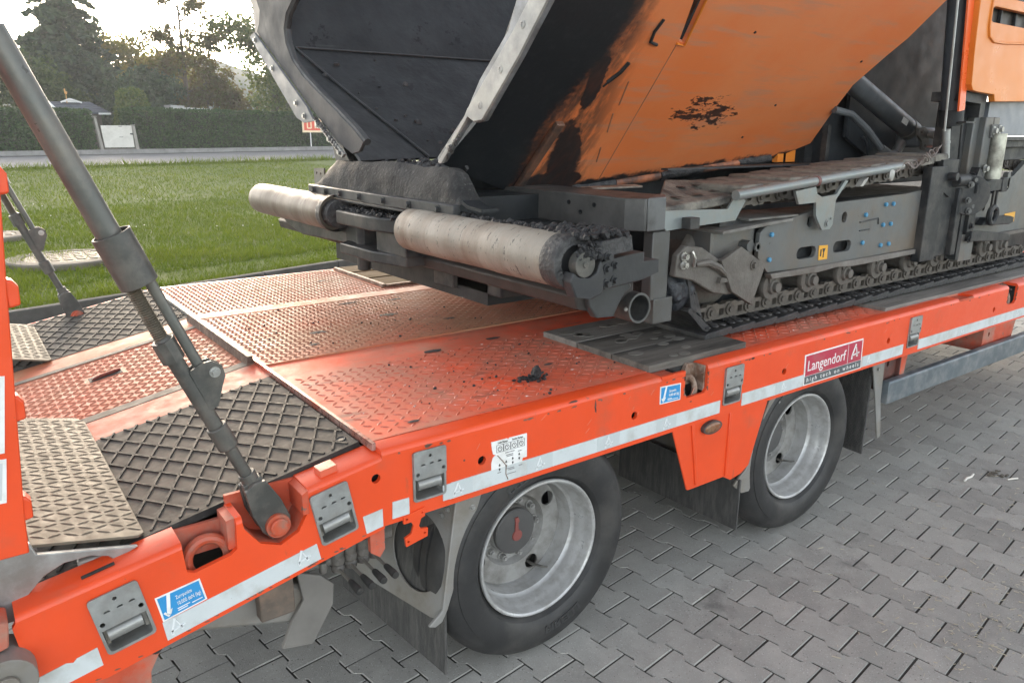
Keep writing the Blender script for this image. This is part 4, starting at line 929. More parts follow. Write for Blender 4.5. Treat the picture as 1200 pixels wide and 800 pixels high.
mb = MB(); mb.box(-1.30, -1.10, 0.10, 0.9, 0.60, 0.71); mb.box(-1.22, -1.13, 0.09, 0.11, 0.70, 0.735); T(mb, 'hinge_box', galv_dull, bevel=0.004)
mb = MB(); mb.prism(rpoly(-1.375, 0.595, 0.052, 24), 'y', -0.05, 0.05); mb.prism(rpoly(-1.375, 0.595, 0.02, 16), 'y', -0.06, -0.05); T(mb, 'hinge_disc', galv_dull, bevel=0.003)
mb = MB(); mb.prism([(-1.45, 0.63), (-1.362, 0.655), (-1.356, 0.705), (-1.45, 0.74)], 'y', -0.02, 0.05); mb.prism([(-1.45, 0.45), (-1.345, 0.45), (-1.358, 0.60), (-1.45, 0.6)], 'y', 0.0, 0.04); T(mb, 'hinge_lug', orange_worn, bevel=0.004)

# -- stake pockets (tray, perforated cover plate, roller)
def pocket(x, z, rot):
    mb = MB()
    o_, i_ = rrect(-.050, .050, -.0705, .0705, .010), rrect(-.044, .044, -.0645, .0645, .008)
    n = len(o_)
    vs = [(a, -0.004, b) for a, b in o_] + [(a, -0.004, b) for a, b in i_] + [(a * .97, 0.055, b * .97) for a, b in i_] + [(a, 0.05, b) for a, b in o_]
    fs = [(i, (i + 1) % n, n + (i + 1) % n, n + i) for i in range(n)] + [(n + i, n + (i + 1) % n, 2 * n + (i + 1) % n, 2 * n + i) for i in range(n)]
    fs += [tuple(range(2 * n, 3 * n))] + [(i, 3 * n + i, 3 * n + (i + 1) % n, (i + 1) % n) for i in range(n)]
    mb.add(vs, fs)
    t = add(mb, 'stake_pocket', galv, TR, loc=Vector((x, 0, z)) - TRP, rot=rot)
    mb = MB(); hs = [rpoly(0, .055, .0045, 10), rpoly(-.038, .008, .0055, 10), rpoly(.040, .012, .0055, 10)]
    hs += [[(c - .007, .031), (c + .007, .031), (c + .004, .0355), (c - .004, .0355)] for c in (-.022, 0.004, .028)]
    mb.prism(rrect(-.049, .049, -.006, .073, .007), 'y', -0.0085, -0.0048, hs); add(mb, 'cover_plate', galv, t)
    mb = MB()
    mb.path([(-.036, .006, -.026), (.033, .006, -.026)], 0.0155, 16); add(mb, 'roller_bar', galv, t)
    for a_, b_ in ((-.043, -.036), (.035, .043)): mb = MB(); mb.box(a_, b_, .008, .05, -.05, -.012); add(mb, 'roller_lug', galv_dull, t)
    return t
# nominal pocket faces are 0.10 x 0.141 m
for x in POCK: pocket(x, 0.7515, (0, 0, 0))
pocket(*P0, TAILR); pocket(*P1, TAILR)

# -- reflective tape with the maker's mark
tape_sym_m = M('white tape mark', (0.69, 0.72, 0.72), 0.4, var=0.03); tape_dark = M('grey tape patch', (0.50, 0.54, 0.54), 0.4, var=0.05)
def mark(mb, x, z, h, y, ang=0.0, mi=0):
    def q(a, b): return (x + (a * math.cos(ang) - b * math.sin(ang)) * h, z + (a * math.sin(ang) + b * math.cos(ang)) * h)
    for p in ([(-.42, .08), (-.30, .0), (.16, .93), (.02, 1.0)], [(.10, .72), (.18, .78), (.40, .12), (.30, .08)], [(-.36, .20), (-.32, .10), (.62, .22), (.62, .32)],
              [(-.40, -.12), (-.22, -.12), (-.22, .06), (-.40, .06)], [(.26, -.02), (.44, -.02), (.44, .14), (.26, .14)]):
        mb.prism([q(*a) for a in p], 'y', y, y + .003)
def tape(pts, label=None, marks=(), h=0.045, ang=0.0):
    mb = MB(); mb.prism(pts, 'y', -0.0022, 0.003); o = T(mb, 'reflective_tape', strip_m)
    for k, (x, z) in enumerate(marks):
        if h > .03 and ang == 0.0:
            p = MB(); p.prism([(x - .045, ZB + .0075), (x + .05, ZB + .0075), (x + .05, .7055), (x - .045, .7055)], 'y', -.0028, 0.0); add(p, 'tape_patch', tape_dark, o)
        p = MB(); mark(p, x, z, h * 0.75, -0.0036, ang); add(p, 'tape_mark', tape_sym_m, o)
    return o
zb, zt = ZB + .006, 0.7065
tape([(-0.349, zb), (0.778, zb), (0.778, zt), (-0.344, zt), (-0.349, zt - .006)], marks=[(-0.325, zb + .01), (-0.04, zb + .01), (0.235, zb + .01), (0.50, zb + .01)])
tape([(0.901, zb), (1.284, zb), (1.284, zt), (0.901, zt)], marks=[(1.15, zb + .01)])
tape([(1.708, zb), (2.05, zb), (2.05, zt), (1.708, zt)], marks=[(1.76, zb + .01)])
tape([(2.188, zb), (4.6, zb), (4.6, zt), (2.19, zt)], marks=[(2.62, zb + .01), (2.98, zb + .01), (3.26, zb + .01)])
tape([(-0.523, zb - .004), (-0.473, zb - .004), (-0.473, 0.7015), (-0.521, 0.7025)])
tape([(-0.5965, 0.637), (-0.550, 0.644), (-0.550, 0.693), (-0.605, 0.687)])
tape([(-1.082, 0.5365), (-0.7205, 0.6105), (-0.729, 0.6545), (-1.088, 0.584)], marks=[(-1.06, 0.553), (-0.765, 0.617)], ang=ta)
tape([(-1.345, 0.507), (-1.21, 0.5335), (-1.216, 0.579), (-1.255, 0.570), (-1.262, 0.563), (-1.275, 0.567), (-1.345, 0.552)])

# -- stickers
def sticker(pts, name, m, y=-0.002):
    mb = MB(); mb.prism(pts, 'y', y, 0.002); return T(mb, name, m)
def quad_at(pts, u0, u1, v0, v1):
    """sub quad of a four point sticker (bl, br, tr, tl)"""
    bl, br, tr, tl = [Vector((*p, 0)) for p in pts]
    f = lambda u, v: tuple(((bl * (1 - u) + br * u) * (1 - v) + (tl * (1 - u) + tr * u) * v)[:2])
    return [f(u0, v0), f(u1, v0), f(u1, v1), f(u0, v1)], f
def lash_sticker(pts, lines, ang):
    s = sticker(pts, 'lashing_sticker', white_m)
    mb = MB(); q, f = quad_at(pts, .04, .96, .06, .94); mb.prism(q, 'y', -.0028, -.001); add(mb, 'blue_field', blue_m, s)
    mb = MB()
    for p in ([(.12, .20), (.20, .20), (.32, .94), (.24, .94)], [(.06, .30), (.10, .34), (.18, .14), (.14, .10)], [(.18, .14), (.21, .18), (.27, .36), (.22, .34)]):
        mb.prism([f(*a) for a in p], 'y', -.0034, -.001)
    for u, v, w, sz, b in lines:
        a = f(u, v); c = f(u + w, v); W = math.hypot(c[0] - a[0], c[1] - a[1])
        if b: text_on(mb, b, sz, a[0], a[1], -.0031, ang, width=W)
        else: mb.prism([f(u, v), f(u + w, v), f(u + w, v + .035), f(u, v + .035)], 'y', -.0034, -.001)
    add(mb, 'lettering', white_m, s)
lash_sticker([(-1.086, 0.585), (-0.991, 0.606), (-1.002, 0.662), (-1.097, 0.648)], [(.40, .62, .36, .0125, 'Zurrpunkte'), (.40, .36, .52, .0135, '10.000 daN (kg)'), (.36, .22, .28, .01, None), (.36, .14, .22, .01, None), (.68, .17, .24, .01, None)], 0.20)
lash_sticker([(0.464, 0.757), (0.5635, 0.7545), (0.562, 0.8135), (0.463, 0.8185)], [(.42, .60, .34, .0125, 'Zurrpunkte'), (.42, .36, .48, .0135, '10.000 daN (kg)'), (.36, .22, .20, .01, None), (.36, .14, .52, .01, None)], -0.03)
wp_ = [(-0.2105, 0.663), (-0.086, 0.661), (-0.087, 0.789), (-0.2115, 0.791)]
q, f = quad_at(wp_, 0, 1, 0, 1)
s = sticker([f(*a) for a in ((0, 0), (.16, .03), (.2, .13), (.36, .26), (.40, .14), (.44, .02), (1, 0), (1, .34), (.86, .36), (.88, .43), (1, .43), (1, 1), (.5, 1), (.47, .965), (.44, 1), (0, 1), (.02, .82), (.05, .70), (.12, .68), (.04, .62), (0, .5))], 'instruction_label', white_m)
mb = MB()
for k in range(4):
    u = .14 + .2 * k; 
    for a in ((u, u + .19, .72, .726), (u, u + .19, .89, .896), (u, u + .006, .72, .89), (u + .184, u + .19, .72, .89)):
        mb.prism([f(a[0], a[2]), f(a[1], a[2]), f(a[1], a[3]), f(a[0], a[3])], 'y', -.0028, -.001)
    c = f(u + .095, .80); mb.lathe([(.0075, -.0028), (.0075, -.001), (.0060, -.001), (.0060, -.0028)], (c[0], 0, c[1]), (0, 1, 0), 16, closed=True); mb.prism([(c[0] - .002, c[1]), (c[0] + .002, c[1]), (c[0], c[1] + .004)], 'y', -.0028, -.001)
for k in range(4):
    u = .22 + .185 * k; v = .42 - .0 * k + (.04 * k if k else 0)
    v = (.36, .40, .44, .50)[k]
    for s_ in (1, -1):
        a, b = (v + .035 * s_, v + .09 * s_)
        mb.prism([f(u - .028, a + .0 * s_), f(u + .028, a), f(u, b)], 'y', -.0028, -.001)
        mb.prism([f(u - .009, v + .02 * s_), f(u + .009, v + .02 * s_), f(u + .009, a), f(u - .009, a)], 'y', -.0028, -.001)
for a, w, b in ((.18, .27, 'Linke Rampe'), (.58, .30, 'Rechte Rampe')):
    c = f(a, .925); text_on(mb, b, .008, c[0], c[1], -.0025, -.015, width=.124 * w)
add(mb, 'lettering', print_black, s)
mb = MB()
for u, v, w in ((.38, .66, .26), (.40, .60, .2), (.42, .565, .18), (.74, .62, .1), (.16, .23, .1), (.42, .27, .2), (.46, .235, .18), (.42, .14, .26), (.76, .27, .1)):
    mb.prism([f(u, v), f(u + w, v), f(u + w, v + .018), f(u, v + .018)], 'y', -.0028, -.001)
add(mb, 'small_print', print_grey, s)
mb = MB(); mb.path([(f(.16, .66)[0], -.003, f(.16, .66)[1]), (f(.30, .5)[0], -.003, f(.30, .5)[1]), (f(.40, .36)[0], -.003, f(.40, .36)[1]), (f(.39, .16)[0], -.003, f(.39, .16)[1]), (f(.45, .02)[0], -.003, f(.45, .02)[1])], .0014, 4); add(mb, 'tear', rust_iron, s)
bp_ = [(1.287, 0.659), (1.706, 0.657), (1.698, 0.789), (1.279, 0.7865)]
s = sticker(bp_, 'maker_sign', white_m); q, f = quad_at(bp_, .018, .982, .30, .955)
mb = MB(); mb.prism(q, 'y', -.003, -.001); add(mb, 'red_field', maroon, s)
q, f = quad_at(bp_, .012, .985, .035, .285); mb = MB(); mb.prism(q, 'y', -.003, -.001); add(mb, 'grey_field', sign_grey, s)
q, f = quad_at(bp_, 0, 1, 0, 1); mb = MB(); a = f(.05, .45); text_on(mb, 'Langendorf', .062, a[0], a[1], -.0034, .004, width=.268)
mb.prism([f(.728, .32), f(.733, .32), f(.733, .94), f(.728, .94)], 'y', -.0036, -.001); a = f(.85, .46); mark(mb, a[0], a[1], .058, -.0036)
a = f(.045, .10); text_on(mb, 'high tech on wheels', .026, a[0], a[1], -.0034, 0.0, width=.375, space=1.5); add(mb, 'lettering', white_m, s)

# -- chips and scuffs in the rail paint
mb = MB(); rc = np.random.default_rng(41)
def chip(x, z, a, b, y=-0.0006):
    n = 7; mb.prism([(x + a * math.cos(t) * (0.6 + 0.6 * rc.random()), z + b * math.sin(t) * (0.6 + 0.6 * rc.random())) for t in np.linspace(0, 6.283, n, endpoint=False)], 'y', y, 0.003)
for i in range(46):
    x = -0.5 + 4.2 * rc.random() ** 1.3; chip(x, 0.833 - .006 * rc.random(), .004 + .010 * rc.random() ** 2, .002 + .002 * rc.random())
for x0 in (0.585, 0.702, 3.105, 3.215):
    for i in range(7): chip(x0 + (.004 if x0 in (.702, 3.215) else -.004) * rc.random(), 0.76 + .07 * rc.random(), .003, .004 + .005 * rc.random())
for i in range(22):
    x = -1.3 + .72 * rc.random(); chip(x, tb(x) + .006 + .004 * rc.random(), .003 + .006 * rc.random(), .002, -.0016)
o = T(mb, 'paint_chips', M('chipped primer', (0.17, 0.085, 0.06), 0.7, var=0.3)); o['kind'] = 'stuff'
mb = MB()
for x, z, a, b in ((0.178, .815, .0035, .020), (0.180, .80, .003, .012), (0.09, .846, .02, .003), (-.30, .76, .004, .003), (.62, .735, .008, .003)): chip(x, z, a, b)
T(mb, 'rail_scuff', M('dark scuff', (0.10, 0.05, 0.04), 0.7, var=0.3))['kind'] = 'stuff'
mb = MB()
for i in range(20):
    x = -.3 + 2.6 * rc.random(); z = .715 + .10 * rc.random(); a = .5 + .5 * rc.random(); L = .008 + .02 * rc.random()
    mb.prism([(x, z), (x + L * math.cos(a), z + L * math.sin(a)), (x + L * math.cos(a) - .0008, z + L * math.sin(a) + .0009), (x - .0004, z + .0008)], 'y', -.0005, .002)
T(mb, 'scratches', M('pale scratch', (0.62, 0.25, 0.17), 0.6, var=0.2))['kind'] = 'stuff'
# -- lashing rings
ring_red = M('worn vermilion ring', (0.52, 0.085, 0.035), 0.45, var=0.15, scale=20, dirt=((0.25, 0.14, 0.10), 0.42, 18), spots=((0.45, 0.33, 0.28), 0.12, 45), bump=0.1)
def ring(x, z, r, m, ang, yb, tr=0.0145, sx=1.0):
    mb = MB(); mb.path([(r * sx * math.cos(t), 0, r * math.sin(t)) for t in np.linspace(0, 6.283, 28, endpoint=False)], tr, 10, closed=True)
    return add(mb, 'lashing_ring', m, TR, loc=Vector((x, yb, z)) - TRP, rot=ang)
ring(-0.970, 0.680, 0.045, ring_red, (R(-10), -ta, 0), 0.043, 0.0125)
ring(0.640, 0.770, 0.040, rust_iron, (R(-12), 0, 0), 0.034, 0.011, 0.85)
ring(3.165, 0.768, 0.042, rust_iron, (R(-12), 0, 0), 0.034, 0.011, 0.85)

# -- ramp cylinders
def cyl(y, pin, topd, near):
    t = empty('ramp_cylinder', Vector((pin[0], y, pin[1])) - TRP, TR)
    d = Vector((topd[0] - pin[0], 0, topd[1] - pin[1])); Ln = d.length; d.normalize(); n_ = Vector((d.z, 0, -d.x))   # n_ points towards the deck
    P = lambda s, o=0.0, yy=0.0: d * s + n_ * o + Vector((0, yy, 0))
    mb = MB(); mb.tube(P(0.735), P(Ln), 0.0245, n=28); add(mb, 'cylinder_barrel', cyl_grey, t)
    mb = MB(); mb.tube(P(0.640, .004), P(0.752, .004), 0.038, n=32, inner=0.034); mb.tube(P(0.640, .004), P(0.648, .004), 0.034, n=32); add(mb, 'sleeve', cyl_dark, t, bevel=0.0012)
    mb = MB(); k = 60; pts = [P(0.50 + 0.15 * i / k, -.012) for i in range(k + 1)]; mb.path(pts, [0.0135 + (0.0018 if i % 2 else 0) for i in range(k + 1)], 14); add(mb, 'threaded_spindle', M('greased thread', (0.10, 0.085, 0.06), 0.4, 0.4, var=0.3, scale=60), t, smooth=0.2)
    mb = MB(); mb.tube(P(0.64, -.012), P(0.655, -.012), 0.022, n=6); mb.tube(P(0.255, -.006), P(0.505, -.012), 0.0172, n=18); mb.lump(P(0.50, -.012), (0.0225, 0.0225, 0.028), 2, 2, 0.12); mb.tube(P(0.465, -.012), P(0.515, -.012), 0.024, n=8)
    add(mb, 'spindle_tube', cyl_dark, t)
    mb = MB(); mb.tube(P(0.225, -.004), P(0.285, -.006), 0.0235, n=12); add(mb, 'collar', cyl_dark, t, bevel=0.003)
    mb = MB(); mb.tube(P(0.09, 0), P(0.235, -.004), 0.0145, n=16); add(mb, 'lower_rod', cyl_dark, t)
    mb = MB(); mb.tube(P(0.405, .026), P(0.70, .022), 0.0115, n=16); add(mb, 'spring_rod', cyl_grey, t)
    mb = MB()
    lug = [(0.33, 0.0), (0.33, 0.018), (0.365, 0.045), (0.385, 0.062), (0.41, 0.066), (0.430, 0.050), (0.435, 0.028), (0.43, 0.0)]
    for y0 in (-0.016, 0.010):
        vs = [P(a, b, yy) for yy in (y0, y0 + .006) for a, b in lug]; n = len(lug)
        mb.add(vs, [tuple(range(n)), tuple(range(2 * n - 1, n - 1, -1))] + [(i, (i + 1) % n, n + (i + 1) % n, n + i) for i in range(n)])
    add(mb, 'link_lug', cyl_dark, t)
    mb = MB(); mb.hexbolt(P(0.404, .046, -.016), (0, -1, 0), .008, .012); add(mb, 'lug_bolt', bolt_m, t)
    mb = MB(); fk = [(0.115, -.026), (0.125, 0.0), (0.115, .026), (0.055, .036), (0.0, .036), (-.028, .024), (-.036, 0), (-.028, -.024), (0.0, -.036), (0.055, -.038)]
    for y0, y1 in ((-0.030, -0.016), (0.016, 0.030)):
        vs = [P(a, b, yy) for yy in (y0, y1) for a, b in fk]; n = len(fk)
        mb.add(vs, [tuple(range(n)), tuple(range(2 * n - 1, n - 1, -1))] + [(i, (i + 1) % n, n + (i + 1) % n, n + i) for i in range(n)])
    vs = [P(a, b, yy) for yy in (-.016, .016) for a, b in ((0.07, -.03), (0.125, -.022), (0.125, .022), (0.07, .03))]
    mb.add(vs, [(0, 1, 2, 3), (7, 6, 5, 4)] + [(i, (i + 1) % 4, 4 + (i + 1) % 4, 4 + i) for i in range(4)])
    mb.tube(P(0.11), P(0.145), 0.020, n=14)
    add(mb, 'fork', cyl_dark, t, bevel=0.002, smooth=0.25)
    mb = MB(); mb.tube(P(0, 0, -.052), P(0, 0, .05), 0.0215, n=22); add(mb, 'pin', ring_red, t, bevel=0.003)
    mb = MB(); mb.lathe([(.0215, -.042), (.029, -.042), (.029, -.031), (.0215, -.031)], (0, 0, 0), (0, 1, 0), 24); add(mb, 'pin_collar', ring_red, t)
    return t
cyl(0.055, (-0.812, 0.722), (-1.222, 1.79), True)
c2 = cyl(2.43, (-0.905, 0.775), (-1.28, 1.84), False)

# -- folded-up loading ramp at the rear end
rm = MB()
side = [(-1.302, 0.830), (-1.298, 0.92), (-1.263, 1.36), (-1.246, 1.555), (-1.262, 1.60), (-1.31, 2.2), (-1.40, 2.2), (-1.44, 1.2), (-1.46, 0.83)]
rm.prism(side, 'y', 0.0, 0.045); rm.prism([(a - .06 if a > -1.3 else a, b) for a, b in side], 'y', 0.66, 0.70)
ramp = T(rm, 'loading_ramp', orange, bevel=0.003)
mb = MB()
for i in range(8): mb.box(-1.42, -1.34, 0.045, 0.66, 0.90 + .16 * i, 0.94 + .16 * i)
add(mb, 'cross_rung', orange_worn, ramp)
lugm = MB(); lugm.prism([(-0.010, -.026), (0.011, -.022), (0.012, .012), (0.004, .024), (-0.010, .030)], 'y', 0.004, 0.040)
lg = add(lugm, 'ramp_lug', orange, ramp, loc=(-1.258, 0, 1.335), bevel=0.004)
for x, z in ((-1.247, 1.535), (-1.280, 1.12), (-1.296, 0.92)): dup(lg, loc=(x, 0, z))
for p in ([(-1.40, 1.045), (-1.312, 1.042), (-1.291, 1.188), (-1.40, 1.20)], [(-1.40, 0.948), (-1.323, 0.944), (-1.311, 1.03), (-1.40, 1.036)]):
    mb = MB(); mb.prism(p, 'y', -0.002, 0.002); k = add(mb, 'warning_plate', white_m, ramp)
    q, f = quad_at(p, 0, 1, 0, 1); mb = MB(); mb.prism([f(.0, .1), f(.90, .08), f(.93, .92), f(.0, .9)], 'y', -.003, -.001)
    add(mb, 'dark_field' if p[0][1] > 1.04 else 'pale_field', sign_grey if p[0][1] > 1.04 else strip_m, k)

# -- wheels
def wheel(x, y=0.030, face=-1, hub_cap=True, phase=0.0, letters=True):
    t = empty('wheel', Vector((x, y, 0.371)) - TRP, TR)
    mb = MB()
    prof = [(.224, .018), (.236, .006), (.243, -.006), (.250, -.010), (.262, -.016), (.285, -.0205), (.305, -.0195), (.318, -.016), (.3185, -.013), (.333, -.009), (.346, .001), (.352, .008), (.357, .013), (.3665, .030), (.3705, .050)]
    for c in (.075, .115, .155): prof += [(.371, c - .006), (.362, c - .004), (.362, c + .004), (.371, c + .006)]
    prof += [(.3705, .185), (.3665, .205), (.352, .23), (.33, .245), (.29, .255), (.245, .245), (.224, .22)]
    mb.lathe(prof, (0, 0, 0), (0, 1, 0), 96, closed=True)
    ty = add(mb, 'tyre', tyre_m, t, smooth=0.5)
    if letters:
        mb = MB()
        vs, fs = text_loops('PIRELLI', 0.036, bold=.001)
        x0 = min(v[0] for v in vs); x1 = max(v[0] for v in vs)
        for a0 in (R(-74), R(106)):
            out = []
            for a, b, c in vs:
                th = a0 + (a - (x0 + x1) / 2) * 1.35 / .283; rr_ = .270 + b
                out.append((rr_ * math.cos(th), -.0205 - (.0012 if c > 0 else -.004), rr_ * math.sin(th)))
            mb.add(out, fs)
        add(mb, 'lettering', M('raised tyre lettering', (0.040, 0.040, 0.040), 0.5, var=0.1), t)
    mb = MB()
    prof = [(.220, .020), (.2265, .013), (.2275, .006), (.2255, .001), (.221, .0), (.216, .004), (.213, .012), (.211, .028), (.208, .042), (.203, .052), (.2015, .072), (.1985, .082), (.1925, .088), (.1905, .105), (.190, .128), (.1895, .143), (.187, .150)]
    mb.lathe(prof, (0, 0, 0), (0, 1, 0), 96); add(mb, 'rim', rim_m, t, smooth=0.5)
    mb = MB(); n = 10
    hs = [rpoly(.157 * math.cos(phase + 2 * math.pi * k / 4), .157 * math.sin(phase + 2 * math.pi * k / 4), .0255, 18) for k in range(4)] + [rpoly(0, 0, .122, 48)]
    mb.prism(rpoly(0, 0, .187, 64), 'y', .146, .153, hs)
    mb.lathe([(.124, .146), (.121, .149), (.117, .162), (.112, .170), (.106, .173), (.06, .173)], (0, 0, 0), (0, 1, 0), 48)
    for h in (0,): mb.lathe([(.1885, .150), (.187, .142), (.1845, .146)], (0, 0, 0), (0, 1, 0), 64)
    add(mb, 'wheel_disc', disc_m, t, smooth=0.5)
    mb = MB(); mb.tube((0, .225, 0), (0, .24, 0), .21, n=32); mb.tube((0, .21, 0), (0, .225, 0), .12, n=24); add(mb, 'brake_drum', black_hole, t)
    mb = MB(); mb.lathe([(.082, .173), (.082, .158), (.079, .152), (.0, .150)], (0, 0, 0), (0, 1, 0), 48)
    add(mb, 'hub', disc_m, t)
    mb = MB(); mb.lathe([(.078, .1525), (.078, .138), (.074, .1345), (.0, .133)], (0, 0, 0), (0, 1, 0), 36); hc = add(mb, 'hub_cap', M('dark hub cap', (0.07, 0.068, 0.066), 0.5, var=0.2), t)
    if hub_cap:
        mb = MB(); mb.lathe([(.020, .134), (.018, .129), (0, .128)], (0.004, 0, -0.014), (0, 1, 0), 20); mb.prism([(-.006, 0), (.008, 0), (.007, .03), (.012, .036), (.006, .052), (-.006, .05), (-.004, .034)], 'y', .1295, .134)
        add(mb, 'hub_badge', M('faded red cap paint', (0.22, 0.06, 0.05), 0.55, var=0.15), hc)
    mb = MB()
    a = 2 * math.pi * 0 / 8
    mb.hexbolt((.100, .173, 0), (0, -1, 0), .0105, .022); mb.tube((.100, .152, 0), (.100, .145, 0), .006, n=8)
    nut = add(mb, 'wheel_nut', disc_m, t)
    for k in range(1, 10): dup(nut, rot=(0, 2 * math.pi * k / 10, 0))
    mb = MB(); a = phase - math.pi / 2 - .05
    mb.path([(.155 * math.cos(a), .18, .155 * math.sin(a)), (.158 * math.cos(a), .14, .158 * math.sin(a)), (.162 * math.cos(a + .1), .095, .162 * math.sin(a + .1)), (.172 * math.cos(a + .15), .085, .168 * math.sin(a + .15))], [.005, .005, .004, .0035], 8)
    add(mb, 'valve_stem', cyl_dark, t)
    return t
wheel(0.0, phase=R(28)); wheel(1.36, hub_cap=False, phase=R(36), letters=False)
def far_wheel(x):
    t = empty('wheel', Vector((x, 2.2, 0.371)) - TRP, TR); mb = MB(); mb.lathe([(.2, 0), (.33, 0), (.371, .04), (.371, .2), (.33, .24), (.2, .24)], (0, 0, 0), (0, 1, 0), 48, closed=True); add(mb, 'tyre', tyre_m, t)
    mb = MB(); mb.tube((0, 0.05, 0), (0, 0.2, 0), .205, n=32); add(mb, 'rim', rim_m, t)
far_wheel(0.0); far_wheel(1.36)

# -- mudguards and flaps
mb = MB(); strip = [(-0.316, 0.640), (-0.226, 0.640), (-0.350, 0.300), (-0.367, 0.270), (-0.392, 0.261), (-0.412, 0.270), (-0.366, 0.305)]
mb.prism(strip, 'y', 0.020, 0.032); T(mb, 'mudguard_edge', galv_dull, bevel=0.003)
mb = MB(); mb.hexbolt((-0.262, .020, .60), (0, -1, 0), .006, .008); bo = T(mb, 'mudguard_bolt', bolt_m)
def slanted(mb, pts, thick):      # pts: (y, z) on the sheet running down along the edge strip
    f = lambda z: -0.302 - (0.640 - z) * (0.113 / 0.372)
    vs = [(f(z) + k, y, z) for k in (0, thick) for y, z in pts]; return vs
def holed_sheet(outer, hole, thick, xf):
    mb = MB(); mb.prism(outer, 'x', 0, thick, [hole]); 
    for i, (x, y, z) in enumerate(mb.v): mb.v[i] = (xf(z) + x - .2 * (y - .032), y, z)
    return mb
xf1 = lambda z: -0.314 - (0.640 - z) * 0.15
hole_ = rpoly(0.150, 0.435, 0.112, 36, 1.0, 1.08)
m1 = holed_sheet([(0.032, 0.640), (0.032, 0.272), (0.07, 0.262), (0.50, 0.262), (0.50, 0.640)], hole_, 0.004, xf1); T(m1, 'mudguard_sheet', galv_dull)
mb = MB(); hp = rpoly(0.150, 0.435, 0.122, 36, 1.0, 1.08); mb.prism(hp, 'x', 0.012, 0.016)
for i, (x, y, z) in enumerate(mb.v): mb.v[i] = (xf1(z) + x - .2 * (y - .032), y, z)
T(mb, 'rubber_window', flap_m)
mb = MB(); mb.prism([(0.036, 0.33), (0.62, 0.33), (0.62, 0.085), (0.036, 0.075)], 'x', 0, 0.008)
for i, (x, y, z) in enumerate(mb.v): mb.v[i] = (-0.352 + x - .10 * (y - .032), y, z)
T(mb, 'mud_flap', flap_m)
mb = MB()
for y, z in ((0.05, .60), (0.07, .575), (0.24, .60)): mb.hexbolt((xf1(z) - .2 * (y - .032), y, z), (-1, 0, 0), .006, .008)
T(mb, 'mudguard_bolt', bolt_m)
ib = [(-0.492, 0.652), (-0.428, 0.662), (-0.428, 0.636), (-0.440, 0.632), (-0.447, 0.612), (-0.442, 0.602), (-0.420, 0.598), (-0.422, 0.574), (-0.487, 0.562), (-0.490, 0.588), (-0.470, 0.596), (-0.463, 0.618), (-0.470, 0.630), (-0.492, 0.630)]
mb = MB(); mb.prism(ib, 'y', -0.004, 0.004, [rpoly(x, z, .0035, 8) for x, z in ((-.482, .641), (-.437, .648), (-.480, .575), (-.430, .586))]); T(mb, 'plate_bracket', orange, bevel=0.001)
# middle orange box with the side marker lamp
mb = MB(); bo_ = [(0.545, 0.652), (1.085, 0.652), (0.997, 0.395), (0.955, 0.372), (0.89, 0.362), (0.848, 0.386), (0.655, 0.388), (0.645, 0.392)]
mb.prism(bo_, 'y', 0.010, 0.018); mb.prism([(0.64, 0.652), (0.655, 0.652), (0.70, 0.40), (0.685, 0.40)], 'y', 0.004, 0.012); mb.prism([(0.85, 0.652), (0.865, 0.652), (0.865, 0.395), (0.85, 0.39)], 'y', 0.004, 0.012)
mb.prism([(1.06, 0.652), (1.088, 0.652), (1.0, 0.392), (0.975, 0.392)], 'y', 0.018, 0.13);
T(mb, 'marker_box', orange, bevel=0.003)
mb = MB(); mb.prism(rpoly(0.745, 0.612, .050, 24, 1.0, .48), 'y', -0.006, 0.010); mk = T(mb, 'side_marker_lamp', M('lamp base', (0.06, 0.05, 0.045), 0.5), bevel=0.002)
mb = MB(); mb.lump((0.745, -0.004, 0.612), (.045, .008, .0195), 1, 3, 0.0); add(mb, 'lamp_lens', lamp_m, mk)
mb = MB(); mb.hexbolt((0.775, -.008, .612), (0, -1, 0), .002, .004); add(mb, 'lens_screw', bolt_m, mk)
mb = MB(); st2 = [(1.120, 0.650), (1.200, 0.650), (1.045, 0.290), (1.032, 0.270), (0.985, 0.275), (0.935, 0.318), (0.95, 0.335), (1.0, 0.37)]
mb.prism(st2, 'y', 0.022, 0.034); T(mb, 'mudguard_edge', galv_dull, bevel=0.003); dup(bo, loc=Vector(bo.location) + Vector((1.425, 0, 0.012)))
mb = MB(); mb.prism([(0.034, 0.62), (0.6, 0.62), (0.6, 0.30), (0.034, 0.285)], 'x', 0, 0.004)
for i, (x, y, z) in enumerate(mb.v): mb.v[i] = (1.115 - (0.62 - z) * 0.42 + x, y, z)
T(mb, 'mudguard_sheet', galv_dull)
mb = MB(); mb.prism([(0.012, 0.34), (0.66, 0.34), (0.66, 0.115), (0.012, 0.13)], 'x', 0.955, 0.963); T(mb, 'mud_flap', flap_m)
mb = MB(); pts = [(0.034, 0.63), (0.48, 0.63), (0.48, 0.22), (0.034, 0.205)]; mb.prism(pts, 'x', 1.875, 1.885); fl = T(mb, 'mud_flap', flap_m)
mb = MB()
for j in range(46):
    for i in range(9): 
        y = 0.040 + .0125 * i + (.006 if j % 2 else 0); z = 0.225 + .0087 * j; mb.box(1.8705, 1.8755, y, y + .0065, z, z + .0048)
q = add(mb, 'flap_studs', flap_m, fl); q['kind'] = 'stuff'
mb = MB(); mb.prism([(1.845, 0.645), (1.945, 0.645), (1.955, 0.46), (2.0, 0.268), (1.972, 0.262), (1.91, 0.46)], 'y', 0.018, 0.026); T(mb, 'flap_bracket', galv_dull, bevel=0.002); dup(bo, loc=Vector(bo.location) + Vector((2.155, 0, 0.012)))
mb = MB()                                                                        # fender over the wheels
